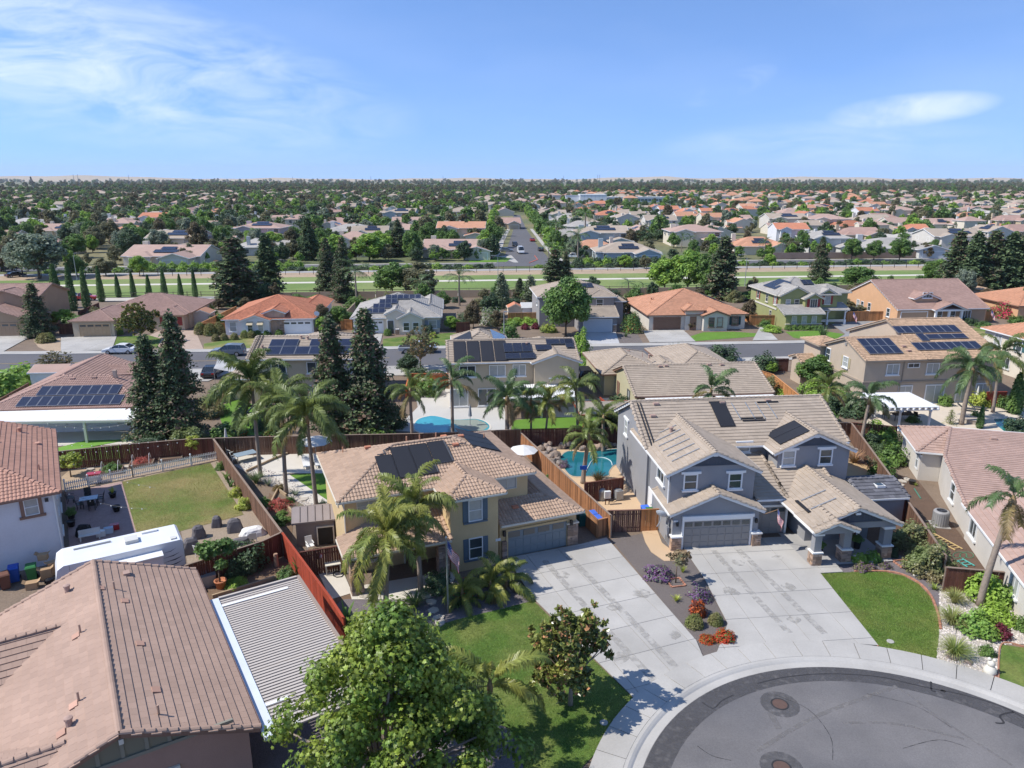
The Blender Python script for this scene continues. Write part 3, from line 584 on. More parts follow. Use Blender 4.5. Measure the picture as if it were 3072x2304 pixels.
sheet('mulch_bed',[W('m3',620,1320),W('m3',1300,1180),W('m3',1560,1290),W('m3',1530,1560),W('b3',1480,400),W('b3',1420,250),W('b3',1330,150),W('b3',1200,80),W('b3',1050,48),W('b3',800,46),W('m3',710,1435)],GRAVELP,z=.022)
be = thing('brick_edging',(0,0),0,'curved red brick edging between front lawn and mulch bed','edging')
ep = spline([Vector((*W('b3',*p),.0)) for p in ((800,46),(1050,46),(1200,74),(1335,145),(1428,248),(1488,400),(1508,520))],12)
for a,b in zip(ep,ep[1:]): MB().bar((a[0],a[1],.06),(b[0] * .96 + a[0] * .04,b[1] * .96 + a[1] * .04,.06),.13,.12).build('brick',BRICK,be)
sheet('white_rock_bed',[W('b3',1500,180),W('b3',2060,280),W('b3',2197,330),W('b3',2300,640),W('b3',2010,645),W('b3',1985,940),W('b3',1475,762),W('b3',1500,520)],PEBBLE,z=.03)
sheet('lawn',[W('b3',2010,648),W('b3',2320,690),W('b3',2330,1100),W('b3',1985,938)],GRASS,z=.05)
for nm,pts in (('right',((1985,938),(2010,648),(2197,665))),('d',((515,65),(995,665)))):
    l = spline([Vector((*W('b3',*p),0)) for p in pts],8); q = MB()
    for a,b in zip(l,l[1:]): q.bar((a[0],a[1],.05),(b[0],b[1],.05),.07,.1)
    tag(q.build('lawn_edging',mat('rust_edging',(.38,.2,.13))),'thin rust coloured edging of the lawn by the white rocks' if nm == 'right' else 'thin rust edging along driveway of grey house','edging')
# ---- back yards
sheet('side_yard',[(20,51),(27,53),(33.5,47),(31,40),(26.5,47.2)],SOIL)
sheet('sandy_yard',[(24.5,53.5),(33.8,59),(31.5,66),(25,64)],SANDG); sheet('soil_strip',[(27.6,50.5),(34.2,61),(35.4,59.5),(31.2,40.5),(27.8,42)],MULCH)
sheet('pool_deck',[(8.3,49.8),(11.6,50),(12.3,66.6),(3.2,67.2),(2,63.5),(4.5,58),(6.2,54)],CONCT,z=.03)
poolD = [W('m2',*p) for p in ((760,480),(830,425),(1000,435),(1180,410),(1400,408),(1440,520),(1325,530),(1230,545),(1185,600),(1170,640),(1000,640),(870,640),(810,590),(780,540))]
MB().prism([(p[0],p[1]) for p in spline([Vector((*p,0)) for p in poolD],3)],.02,.06).build('pool_coping',mat('pool_coping_stone',(.45,.36,.27)))['kind'] = 'structure'
cx0 = sum(p[0] for p in poolD) / len(poolD); cy0 = sum(p[1] for p in poolD) / len(poolD)
sheet('pool_water',[(cx0 + (p[0] - cx0) * .955,cy0 + (p[1] - cy0) * .955) for p in spline([Vector((*p,0)) for p in poolD],3)],POOLD,z=.066)
sheet('pool_deck',[W('m1',*p) for p in ((1340,260),(1440,150),(1530,60),(1500,-90),(1600,-110),(2212,-40),(2300,250),(1700,270))],mat('white_deck',(.50,.485,.45),.9,.08,.5),z=.03)
poolH = [W('m1',*p) for p in ((1500,205),(1540,160),(1640,135),(1720,145),(1800,165),(1900,165),(2010,160),(2090,185),(2125,225),(2080,262),(1900,272),(1700,272),(1560,272),(1505,245))]
ph = spline([Vector((*p,0)) for p in poolH],3); cx0 = sum(p[0] for p in poolH) / len(poolH); cy0 = sum(p[1] for p in poolH) / len(poolH)
MB().prism([(cx0 + (p[0] - cx0) * 1.05,cy0 + (p[1] - cy0) * 1.08) for p in ph],.02,.055).build('pool_coping',CONC2)['kind'] = 'structure'
sheet('pool_water',[tuple(p[:2]) for p in ph],POOLW,z=.06)
sheet('pool_shelf',[W('m1',*p) for p in ((1800,170),(1900,168),(2010,165),(2085,190),(2115,225),(2070,258),(1990,262),(1890,235),(1830,200))],SPA,z=.065)
sheet('lawn',[W('m2',*p) for p in ((370,250),(380,170),(730,140),(1200,130),(1200,235),(450,255))],GRASSB)
sheet('patio',[W('u2',*p) for p in ((640,1160),(860,1110),(1180,1090),(1200,1180),(900,1250),(700,1250))],CONC2)
sheet('lawn',[W('m1',-140,60),W('m1',60,-10),W('m1',330,120),W('m1',370,290),W('m1',-60,300)],GRASSB)
# left white house: patio, lawn, garden strip
sheet('paver_patio',[W('m0',540,770),W('m0',1010,680),W('m0',1130,1090),W('m0',1250,1330),W('m0',580,1260)],PAVER,z=.03)
sheet('lawn',[W('m0',1015,680),W('m0',1745,525),W('m0',2020,955),W('m0',1500,1090),W('m0',1130,1100)],GRASSD,z=.04)
sheet('garden_soil',[W('m0',510,640),W('m0',650,520),W('m0',1800,430),W('m0',1820,500),W('m0',1010,680),W('m0',540,770)],DIRT,z=.02)
sheet('gravel_yard',[W('m0',1500,1085),W('m0',2020,955),W('m0',1745,525),W('m0',1810,500),W('m1',390,1160),W('m0',1560,1380)],mat('tan_gravel',(.33,.26,.19),.95,.12,.6,bump=.8,bscale=22,fine=.3,fscale=16),z=.025)
sheet('turf',[W('m0',480,400),W('m0',700,340),W('m0',1200,325),W('m0',1000,345),W('m0',480,445)],TURF,z=.05)
sheet('patio',[(-56,67.6),(-37,68.6),(-36.6,73),(-55,72)],CONC2,z=.02); sheet('turf',[(-56,62.0),(-40.9,62.3),(-36.5,63.9),(-36.8,68.6),(-49.8,66.2),(-52.2,63.6)],TURF,z=.035)
# tan house back yard
sheet('pebble_bed',[W('m1',0,540),W('m1',700,940),W('m1',820,1000),W('m1',800,900),W('m1',450,640),W('m1',240,560),W('m1',120,520)],PEBBLE,z=.02)
sheet('patio',[W('m1',-20,420),W('m1',500,420),W('m1',740,440),W('m1',770,610),W('m1',460,610),W('m1',330,640),W('m1',110,600)],CONC2,z=.03)
drive('garden_path',[W('m1',330,640),W('m1',460,620),W('m1',800,850),W('m1',800,920),W('m1',640,860)],R(-50),1.3,1.3,m=CONC2,z=.06)
sheet('lawn',[W('m1',460,622),W('m1',775,610),W('m1',830,850),W('m1',790,840)],GRASSB,z=.05)
sheet('soil_bed',[W('m1',300,770),W('m1',500,960),W('m1',480,1200),W('m1',250,980)],SOIL,z=.022)
sheet('garden_soil',[(-21.5,37.5),(-10.5,36),(-8.9,41),(-15.5,46.2),(-20.5,43)],SOIL,z=.022)
# right yards
sheet('pool_deck',[W('u3',*p) for p in ((860,1330),(1000,1170),(1400,1110),(2000,1150),(2250,1180),(2400,1400),(1500,1330))],mat('cream_deck',(.60,.52,.42),.9,.1,.5),z=.03)
pj = [W('u3',*p) for p in ((1950,1265),(2110,1260),(2230,1300),(2290,1330),(2250,1420),(2080,1400),(1990,1330))]
MB().prism(pj,.02,.055).build('pool_coping',CONC2)['kind'] = 'structure'
cx0 = sum(p[0] for p in pj) / len(pj); cy0 = sum(p[1] for p in pj) / len(pj)
sheet('pool_water',[(cx0 + (p[0] - cx0) * .95,cy0 + (p[1] - cy0) * .95) for p in pj],mat('green_pool_water',(.03,.22,.19),.06,.15,1,spec=.6,bump=.06,bscale=5),z=.06)
# ================================================================ HOUSES
# ---- A: brown flat-tile roof nearest the camera
A = House('house',(-10.75,26.2),122,'nearest house, big brown flat tile gable roof cut off at bottom left',wall=S_OLD,roof=T_BROWN,trim=TRIMB,sep=300)
A.wing(-.15,15.2,0,10.1,3.0,.40,'u','gg')
A.wing(7.6,13.2,6.6,16,3.05,.45,'v','gg'); A.wing(-1.5,4.2,6.9,16,3.0,.45,'v','gg')
for u,v,k in ((11.9,4.3,0),(13.4,6.4,1),(8.6,6.0,0),(3.4,6.3,0),(2.2,6.7,1),(.9,3.6,0),(9.7,9.3,2),(10.6,8.6,0),(15.0 - 1.2,3.6,2)):
    z = 3.0 + .4 * (5.05 - abs(v - 5.05)); A.vent((u,v,z + .05),k,T_PINK if k else T_BROWN)
for u,v in ((10.6,3.95),(6.4,3.7),(2.6,3.5),(11.9,4.9),(8.5,6.2),(3.3,6.5),(2.0,7.0)):
    z = 3.0 + .4 * (5.05 - abs(v - 5.05)) + .05; sg = .4 if v < 5.05 else -.4
    o = MB().box(-.2,-.17,.0,.2,.17,.045).build('vent_tile',tiles_mat('salmon_tile',(.50,.30,.22)),A.root); o.location = (u,v,z); o.rotation_euler = (math.atan(sg),0,0)
g = MB()       # olive boarded gable with battens, facing the camera
g.add([(.03,2.2,3.75),(.03,5.05,4.85),(.03,7.9,3.75),(.06,2.2,3.75),(.06,5.05,4.85),(.06,7.9,3.75)],[(2,1,0),(3,4,5),(0,1,4,3),(1,2,5,4),(2,0,3,5)]); g.build('gable_board',paint('olive_board',(.20,.185,.13)),A.root)
for v in (3.4,4.2,5.05,5.9,6.7): A.box('batten',-.02,v - .07,3.76,.028,v + .07,4.8 - .4 * abs(v - 5.05) - .02,paint('olive_batten',(.25,.235,.18)))
A.box('trim_band',-.05,1.0,3.6,.06,9,3.74,paint('olive_batten',(.25,.235,.18)))
fl = A.box('flood_light',-.2,4.95,4.5,-.02,5.12,4.72,CREAMP); A.window('L',4.0,.05,1.2,1.5,1.2,trim=CREAMP,style='slide')
A.finish()
pc = thing('patio_cover',(-10.75,26.2),R(122),'beige louvred patio cover beside the nearest brown roof','patio cover')
SL = paint('beige_louvre',(.52,.46,.40)); q = None
for i in range(54): q = MB().box(-.5 + i * .222,-5.0,2.66,-.5 + i * .222 + .135,-.55,2.74).mesh(SL,'slat') if q is None else q; o = obj('slat',q,pc); o.location = (i * .222,0,0)
for u in (10.6,1.3,-.5): MB().box(u,-4.2 if u == 10.6 else -1.6,2.742,u + .2,-.5,2.77).build('white_strip',WHITE,pc)
MB().box(-.7,-.58,2.62,11.6,-.05,2.8).build('gutter_flashing',mat('pale_flashing',(.62,.66,.72),.4,.1,1),pc)
MB().box(-.7,-5.15,2.5,11.7,-4.98,2.8).build('edge_beam',paint('brown_beam',(.32,.25,.2)),pc); MB().box(11.55,-5.0,2.5,11.7,-.6,2.8).build('end_beam',SL,pc)
for u in (0,5.6,11.3): MB().box(u,-5.1,0,u + .14,-4.96,2.5).build('post',CREAMP,pc)
for u in (1.0,4,7,10): MB().box(u,-4.98,2.48,u + .1,-.58,2.655).build('rafter',CREAMP,pc)
# ---- B: white house, rose barrel tile, left edge
B = House('house',(-30.2,45.4),122,'white stucco two-storey house with rose barrel tiles at left edge',wall=S_WHITE,roof=T_ROSE,kind='barrel',trim=TRIMB,sep=300)
B.wing(0,14.7,0,10.5,5.2,.38,'u','hg')
B.window('L',1.75,.42,3.85,.72,1.05,trim=WHITE,sill=False,surround=.05)
for a in ((1.12,3.7,1.34,5.1),(2.16,3.7,2.38,5.1)): B.box('window_trim',.34,a[0],a[1],.44,a[2],a[3],TRIMB)
B.box('window_trim',.28,1.0,3.62,.45,2.5,3.78,TRIMB); B.box('frieze_board',.33,.5,4.98,.45,9.8,5.25,TRIMB)
for v,z in ((.5,0),): MB().tube([(.36,.46,5.1),(.36,.46,.2)],.05,6).build('downpipe',WHITE,B.root)
for c in (4,8.5,12): B.window('F',c,.44,3.6,1.1,1.1,trim=WHITE,style='slide'); B.window('F',c,.44,.9,1.6,1.3,trim=WHITE,style='slide')
for u,v,k in ((12.6,2.3,1),(9.2,3.9,1),(10,1.2,2),(3.9,1.1,0),(1.2,4.9,0),(2.4,4.4,1),(8.6,6.6,1)): B.vent((u,v,5.2 + .38 * min(u,v,10.5 - v) + .04),k,T_ROSE)
fl = B.box('flood_light',.3,.75,4.55,.42,.95,4.8,BLACKM); B.window('L',6.2,.42,3.5,.9,1.2,trim=WHITE)
B.finish()
# ---- C: tan house in the middle
C = House('house',(-11.14,43.18),22,'tan two-storey house with barrel tiles and blue shutters in the middle',wall=S_TAN,roof=T_TAN,kind='barrel',trim=CREAMP,sep=300)
C.wing(0,13.8,0,9.4,5.4,.36,'u','hh')
C.wing(6.4,10.6,-2.5,4.2,5.41,.36,'v','hg')
C.roof([[(10.5,-1.9,2.72),(16.75,-1.9,2.72),(14.5,.35,3.55),(10.5,.35,3.55)],[(16.75,-1.9,2.72),(16.75,9.5,2.72),(14.5,7.25,3.55),(14.5,.35,3.55)],[(14.5,.35,3.55),(14.5,7.25,3.55),(13.3,7.25,3.1),(13.3,.35,3.1)],[(16.75,9.5,2.72),(13.3,9.5,2.72),(14.5,7.25,3.55)]])
MB().prism([(10.5,-1.46),(16.35,-1.46),(16.35,9.1),(13.0,9.1),(13.0,0),(10.5,0)],0,2.66).build('wall',S_TAN,C.root)
C.roof([[(-.15,-2.5,2.7),(6.75,-2.5,2.7),(6.75,.42,3.75),(2.77,.42,3.75)],[(-.15,.42,2.7),(-.15,-2.5,2.7),(2.77,.42,3.75)]])
MB().box(.42,-2.3,2.35,6.8,-2.0,2.62).build('porch_beam',S_TAN,C.root); MB().box(.42,-2.0,2.4,.62,.4,2.62).build('porch_beam',S_TAN,C.root)
C.stone(.2,-2.5,.95,-1.8,2.35,cap=False); C.stone(5.9,-2.45,6.6,-1.8,2.35,cap=False); C.stone(10.62,-1.62,11.0,-1.4,1.35,sides='F',cap=False)
C.stone(15.6,-1.66,16.42,-1.3,1.75,sides='FR',cap=CREAMP)
C.garage(13.35,-1.47,4.5,GREYB,h=1.98,panes=0,frame=S_TAN,rows=3,cols=8)
for i in range(4): o = C.box('door_pane',11.15 + i * 1.12,-1.515,1.5,12.0 + i * 1.12,-1.49,1.9,mat('tinted_door_glass',(.19,.17,.14),.3))
for u,v in ((10.72,-1.6),(15.75,-1.8)): C.box('wall_lamp',u,v - .1,1.75,u + .16,v + .12,2.12,BLACKM)
C.window('F',8.56,-2.06,3.6,.86,1.42,trim=WHITE,shutters=BLUE,sill=False,surround=.06); C.window('F',8.56,-2.06,.85,.86,1.42,trim=WHITE,shutters=BLUE,sill=False,surround=.06)
for z in (.66,3.42): C.box('shutter_sill',7.72,-2.2,z,9.4,-2.04,z + .11,BLUE)
C.window('F',2.05,.43,4.05,1.5,.98,trim=CREAMP,style='grid',sill=False,surround=.05); C.window('F',4.9,.43,4.1,1.2,.95,trim=CREAMP,style='slide',sill=False,surround=.05)
C.window('F',11.78,.43,4.3,1.4,.95,trim=CREAMP,style='slide',pane=BLIND,sill=False,surround=.05); C.window('F',2.4,.43,.8,1.6,1.3,trim=CREAMP,style='grid'); C.door('F',4.8,.43,W_DARK)
C.window('L',3.2,.42,3.9,1.0,1.2,trim=CREAMP,sill=False,surround=.05); C.window('L',6.2,.42,.9,.9,1.2,trim=CREAMP); C.box('meter_box',.26,2.0,1.1,.43,2.4,1.7,S_TAN)
nb = C.box('number_plate',9.98,-2.1,1.75,10.34,-2.065,1.93,paint('plate_white',(.7,.7,.68)))
for i,sg in enumerate(('1','0','5','7')): pass
MB().tube([(.44,.38,5.2),(.44,.38,.1)],.05,6).build('downpipe',CREAMP,C.root)
fr = C.on_roof((0,0,5.41),(13.8,0,5.41),(4.7,4.7,7.1))
C.panel_field(fr,3.2,1.3,1,1,1.15,2.55,POOLPAN,POOLPAN,.1,'pool_heating_panel',False); C.panel_field(fr,4.4,1.3,2,1,1.3,3.25,POOLPAN,POOLPAN,.1,'pool_heating_panel',False)
C.panel_field(fr,7.1,2.25,1,1,1.25,2.35,POOLPAN,POOLPAN,.1,'pool_heating_panel',False)
fr2 = C.on_roof((13.8,0,5.41),(13.8,9.4,5.41),(9.1,4.7,7.1)); C.panel_field(fr2,3.2,1.5,3,1,1.3,2.4,POOLPAN,POOLPAN,.1,'pool_heating_panel',False)
a,e,u_,n = fr; pp = lambda x,y: tuple(a + e * x + u_ * y + n * .16)
for k in ([(3.4,3.95),(3.9,3.95),(3.9,4.3),(4.45,4.6)],[(7.05,1.35),(7.05,2.2),(8.4,2.2),(8.45,4.0),(9.9,3.9)],[(8.4,2.3),(8.35,4.55)]): MB().tube([pp(*t) for t in k],.04,6).build('header_pipe',DKGREY,C.root)
for u,v,k,m in ((1.6,7.3,0,T_ORANGE),(5.9,5.3,0,T_ORANGE),(6.8,5.0,0,T_ORANGE),(8.0,4.9,0,T_ORANGE),(12.2,6.2,0,T_ORANGE),(3.2,6.0,2,T_TERRA),(9.1,3.7,2,T_TERRA),(10.0,5.2,2,T_TERRA),(8.8,5.6,2,T_TERRA)):
    C.vent((u,v,5.42 + .36 * min(u,v,9.4 - v,13.8 - u) + .05),k,m)
C.vent((12.0,-.6,3.25),2,T_TERRA); C.finish()
# ---- D: grey house
D = House('house',(10.87,48.11),6,'grey two-storey gabled house with white window trim and double garage',wall=S_GREY,roof=T_GREY,trim=WHITE,sep=300)
D.wing(0,16.4,5.0,15.2,5.3,.46,'u','gg')
D.wing(0,7.0,0,9.6,5.28,.46,'v','gg',oh=.4); D.wing(9.4,16.0,3.2,9.6,5.29,.46,'v','gg')
D.roof([[(7.0,.2,2.95),(9.3,.2,2.95),(9.3,5.8,4.7),(7.0,5.8,4.7)]]); MB().box(6.8,.62,0,9.45,6,2.9).build('wall',S_GREY,D.root)
D.roof([[(9.3,.2,2.95),(13.5,.2,2.95),(13.5,4.2,4.2),(9.3,4.2,4.2)]])
D.wing(0,6.9,-1.25,3,2.8,.42,'v','gg',oh=.3)
D.wing(8.8,15.3,-4.2,4,2.78,.42,'v','gg',wall=False); D.wing(8.75,11.9,-4.75,-2,2.74,.42,'v','gg',wall=False)
m = MB(); m.add([(9.2,-3.95,2.5),(15,-3.95,2.5),(15,-3.95,2.85),(12.05,-3.95,4.0),(9.2,-3.95,2.85),(9.2,-3.75,2.5),(15,-3.75,2.5),(15,-3.75,2.85),(12.05,-3.75,4.0),(9.2,-3.75,2.85)],[(0,1,2,3,4),(9,8,7,6,5),(1,0,5,6),(0,4,9,5),(2,1,6,7)]); m.build('porch_gable',S_GREY,D.root)
m = MB(); m.add([(9.05,-4.5,2.45),(11.65,-4.5,2.45),(11.65,-4.5,2.75),(10.33,-4.5,3.25),(9.05,-4.5,2.75),(9.05,-4.3,2.45),(11.65,-4.3,2.45),(11.65,-4.3,2.75),(10.33,-4.3,3.25),(9.05,-4.3,2.75)],[(0,1,2,3,4),(9,8,7,6,5),(1,0,5,6),(0,4,9,5),(2,1,6,7)]); m.build('porch_gable',S_GREY,D.root)
MB().box(10.2,-1.0,0,15.0,4.0,2.6).build('wall',S_GREY,D.root)
sheet('porch_floor',[D.world(p)[:2] for p in ((8.9,-4.5,0),(14.9,-4.4,0),(14.9,-1,0),(8.9,.4,0))],mat('grey_porch_slab',(.36,.35,.34),.9,.1,1),z=.12)
for u0,u1,v0,v1 in ((9.0,9.65,-4.45,-3.8),(11.2,11.9,-4.2,-3.5),(14.2,14.95,-4.0,-3.3)):
    D.stone(u0,v0,u1,v1,1.0); D.box('porch_column',u0 + .08,v0 + .08,1.09,u1 - .08,v1 - .08,2.5,S_GREY); D.box('column_cap',u0 - .02,v0 - .02,2.32,u1 + .02,v1 + .02,2.5,WHITE)
SID = paint('charcoal_siding',(.085,.095,.115),.8)
def siding(H,c,w,v,zb,k):
    zt = zb + k * w / 2; s_ = MB().add([(c - w / 2,v,zb),(c + w / 2,v,zb),(c,v,zt),(c - w / 2,v + .05,zb),(c + w / 2,v + .05,zb),(c,v + .05,zt)],[(0,1,2),(5,4,3),(0,3,4,1),(1,4,5,2),(2,5,3,0)]); s_.build('gable_siding',SID,H.root)
    x = c - w / 2 + .15
    while x < c + w / 2 - .1: H.box('batten',x,v - .025,zb,x + .05,v - .002,zt - k * abs(x + .025 - c) - .02,SID); x += .21
    H.box('siding_sill',c - w / 2 - .05,v - .04,zb - .07,c + w / 2 + .05,v + .02,zb,SID)
    o = H.put('vent_light',MB().box(-.17,-.16,0,.17,.0,.16).mesh(WHITE),'F',c,v - .03,zt - .22)
siding(D,3.5,3.9,.17,5.85,.46); siding(D,12.7,3.6,3.37,5.82,.46); siding(D,12.05,3.6,-4.0,3.05,.42)
def dwin(c,v,z,side='F',w=.95,h=1.35,st='sash'):
    D.window(side,c,v,z,w,h,style=st,surround=.1)
    o = D.put('head_trim',MB().box(-w / 2 - .3,-.13,h + .1,w / 2 + .3,.0,h + .27).mesh(WHITE,'head_trim'),side,c,v,z)
dwin(1.85,.22,4.06,w=.85,h=1.05); dwin(5.15,.22,4.0,w=.85,h=1.05); dwin(10.68,3.42,4.27,w=.88,h=1.08); dwin(13.65,3.42,4.27,w=.88,h=1.08); dwin(7.95,5.4,4.75,w=.8,h=.55)
dwin(2.3,.395,3.85,'L',1.5,1.05,'slide'); dwin(7.1,.42,2.15,'L',1.5,.6,'slide'); dwin(11.75,.22,4.2,'L',.85,1.2)
D.garage(3.55,-1.05,4.85,TAUPE,panes=7,frame=WHITE); D.garage(8.2,.6,2.4,TAUPE,panes=4,frame=WHITE)
D.box('lintel',.95,-1.2,2.32,6.2,-1.0,2.56,WHITE); D.stone(6.1,-1.35,6.75,-.9,1.05,sides='FR'); D.stone(.22,-1.35,.92,-.9,1.05,sides='FL')
D.door('L',4.6,.425,WHITE); D.door('F',13.6,-1.02,W_DARK); D.window('F',11.6,-1.02,.9,1.2,1.2)
D.box('number_plate',.35,-1.1,2.15,.66,-1.055,2.27,WHITE)
for u,v in ((.55,-1.2),(6.3,-1.25)): D.box('wall_lamp',u,v,1.85,u + .15,v + .18,2.15,BLACKM)
MB().tube([(.3,.3,5.2),(.33,.3,.1)],.05,6).build('downpipe',WHITE,D.root); MB().tube([(.38,5.2,5.2),(.38,5.2,.1)],.05,6).build('downpipe',METAL,D.root)
for v in (-.6,-.35,-.1): MB().tube([(.17,v,.3),(.17,v,2.6 + v * .4)],.04,6).build('conduit',METAL,D.root)
D.box('meter_box',.05,-.75,.9,.2,-.2,1.6,S_GREY)
fr = D.on_roof((0,5,5.31),(16,5,5.31),(0,10.1,7.65)); D.panel_field(fr,6.55,2.15,1,1,1.25,2.9,POOLPAN,POOLPAN,.08,'pool_heating_panel',False)
a,e,u_,n = fr; pp = lambda x,y,h=.1: tuple(a + e * x + u_ * y + n * h)
for x in (8.35,9.55,10.4,11.4): MB().bar(pp(x,4.9),pp(x + .15,2.9),.06).build('panel_rail',GALV,D.root)
for k in ([(8.5,3.0),(10.4,3.0)],[(8.6,2.75),(10.5,2.75)],[(10.6,4.9),(12.4,4.9)],[(6.5,5.1),(7.9,5.1)]): MB().tube([pp(*t) for t in k],.06,6).build('header_pipe',POOLPAN,D.root)
for x in (.45,.7): MB().tube([pp(x,5.3),pp(x,.2)],.05,6).build('header_pipe',POOLPAN,D.root)
fr = D.on_roof((9.4,9.0,5.3),(9.4,3.0,5.3),(12.7,6.4,6.8)); D.panel_field(fr,2.6,.85,2,1,1.25,2.5,POOLPAN,POOLPAN,.08,'pool_heating_panel',False)
fr = D.on_roof((0,7.5,5.29),(0,0,5.29),(3.5,0,6.9))
for i in range(6): a,e,u_,n = fr; MB().bar(tuple(a + e * (.9 + i * 1.05) + u_ * .9 + n * .09),tuple(a + e * (.9 + i * 1.05) + u_ * 3.1 + n * .09),.06).build('panel_rail',GALV,D.root)
fr = D.on_roof((8.8,3,2.8),(8.8,-4.2,2.8),(12,-4.2,4.15)); a,e,u_,n = fr
for x in (3.9,5.3): MB().bar(tuple(a + e * x + u_ * 1.0 + n * .09),tuple(a + e * x + u_ * 2.9 + n * .09),.07).build('panel_rail',GALV,D.root)
MB().bar(tuple(a + e * 3.7 + u_ * .75 + n * .1),tuple(a + e * 5.6 + u_ * .75 + n * .1),.22,.1).build('header_pipe',POOLPAN,D.root)
for u,v,k in ((1.4,8.3,2),(2.2,6.0,1),(2.0,9.6,2),(7.6,9.5,2),(11.6,9.6,2)): D.vent((u,v,(5.31 + .46 * (v - 5) if v > 7 else 5.29 + .46 * u) + .05),k,T_PINK)
fp = D.root; MB().tube([(6.75,-1.35,2.55),(7.5,-1.9,3.15)],.02,5).build('flag_staff',mat('varnished_wood',(.35,.2,.1)),D.root)
sd = tag(MB().lathe([(.02,-.1),(.3,0),(.42,.09),(.45,.14)],18).build('satellite_dish',mat('dish_grey',(.42,.45,.48),.4)),'grey satellite dish on the left wall of grey house','satellite dish'); sd.location = (*D.world((-.35,-.5,0))[:2],2.45); sd.rotation_euler = (R(50),0,R(150))
MB().tube([(0,0,-.08),(0,-.1,-.5),(.1,-.1,-.9)],.03,6).build('mount_arm',METAL,sd); MB().tube([(0,.3,-.02),(0,.1,.5)],.015,5).build('feed_arm',METAL,sd)
D.finish()
# ---- E: beige house at the right edge
E_ = House('house',(35.0,59.45),-15,'pale beige one-storey house with dusty rose tile roof at right edge',wall=S_PALE,roof=T_PINK,trim=WHITE,sep=300)
E_.roof([[(-.1,6.9,2.72),(-.1,0,2.72),(3.2,3.5,4.05)],[(-.1,0,2.72),(2.2,0,2.72),(3.2,3.5,4.05)],[(16,6.9,2.72),(-.1,6.9,2.72),(3.2,3.5,4.05),(12.6,3.5,4.05)]])
E_.roof([[(1.2,-2.9,3.50),(.5,-11.3,2.76),(16.5,-11.3,2.76),(16.5,3.5,4.06),(3.22,3.5,4.06)],[(3.24,3.5,4.06),(2.1,.05,3.76),(1.2,-2.9,3.50)]])
E_.wing(.45,11,-30,-10.6,2.7,.36,'v','hg')
MB().prism([(.35,.35),(2.4,.35),(16,.35),(16,6.5),(.35,6.5)],0,2.72).build('wall',S_PALE,E_.root)
m = MB(); m.prism([(1.45,-2.6),(1.05,-10.9),(1.0,-12),(15,-12),(15,.3),(2.0,.3)],0,2.66); m.build('wall',S_PALE,E_.root)
m = MB(); m.add([(2.0,.3,2.66),(1.45,-2.6,2.66),(1.05,-10.9,2.66),(1.5,-2.6,3.34),(2.1,.3,3.6),(2.4,.3,2.66),(2.4,-10.9,2.66)],[(0,4,3,1),(1,3,2),(0,5,4)]); m.build('wall',S_PALE,E_.root)
E_.window('L',1.0,.35,.9,.55,1.5,sill=False); E_.window('L',-5.9,1.28,.95,.95,1.35); E_.window('L',-12.3,.87,.95,1.25,1.35,style='slide')
E_.window('L',-20,.87,.95,1.2,1.2,style='slide')
fr = E_.on_roof((.5,-11.3,2.78),(16.5,-11.3,2.78),(3.2,3.5,4.08)); E_.panel_field(fr,9.6,4.5,5,2,1.65,1.0,lift=.12)
for u,v,k in ((2.5,-13.6,0),(3.4,-15.8,1),(4.2,-14.2,1),(3.0,-16.9,2),(6,1.4,2),(8.5,-4.8,1)): E_.vent((u,v,(2.78 + .36 * (u - .45) if v < -11.3 else 3.78 + .088 * v) + .06),k,T_PINK)
E_.box('flood_light',.25,.12,2.2,.42,.3,2.4,WHITE); E_.box('flood_light',.86,-10.7,2.25,1.05,-10.4,2.5,WHITE)
E_.finish()
# ---- F: solar house with white patio cover, left
F_ = House('house',(-52.3,71.4),5,'one-storey house with brown roof, two solar rows and white patio cover',wall=S_WHITE,roof=T_REDBR,kind='barrel',trim=TRIMB)
F_.wing(-1.5,14.4,0,11.2,2.65,.36,'u','hh'); F_.wing(-1.6,6.2,5,19,2.66,.36,'v','hg'); F_.wing(1,8.4,13.6,17.6,2.7,.36,'u','hg')
fr = F_.on_roof((-1.5,0,2.66),(14.4,0,2.66),(4.1,5.6,4.66)); F_.panel_field(fr,3.0,.35,10,1,1.0,1.68); F_.panel_field(fr,4.2,2.2,8,1,1.0,1.68)
F_.box('chimney',9.3,5.2,4.3,9.65,5.55,5.3,mat('chimney_stucco',(.5,.38,.3))); F_.window('R',15.6,8.15,.9,1.0,1.1)
F_.window('F',.6,.43,.15,1.8,2.0,style='slide',trim=WHITE,sill=False); F_.window('F',5.2,.43,1.0,1.6,1.2,style='slide',trim=WHITE); F_.window('F',10.5,.43,1.0,1.2,1.1,style='slide',trim=WHITE)
for u,v,k in ((7.4,5.1,2),(5.2,5.0,2),(3.3,8.3,1)): F_.vent((u,v,2.7 + .36 * min(v,11.2 - v)),k,T_REDBR)
F_.finish()
pc = thing('patio_cover',(-52.3,71.4),R(3),'long white panelled patio cover behind house with two solar rows','patio cover')
for i in range(13): MB().add([(-1.5 + i * 1.24,-2.9,2.4),(-.28 + i * 1.24,-2.9,2.4),(-.28 + i * 1.24,.2,2.6),(-1.5 + i * 1.24,.2,2.6),(-1.5 + i * 1.24,-2.9,2.3),(-.28 + i * 1.24,-2.9,2.3),(-.28 + i * 1.24,.2,2.5),(-1.5 + i * 1.24,.2,2.5)],[(0,1,2,3),(7,6,5,4),(4,5,1,0),(5,6,2,1),(7,4,0,3)]).build('roof_panel',WHITE,pc)
MB().box(-1.6,-3.0,2.15,14.7,-2.8,2.36).build('beam',CREAMP,pc)
for u in (2.3,9.7,14.4): MB().box(u,-2.98,0,u + .22,-2.76,2.15).build('post',CREAMP,pc)
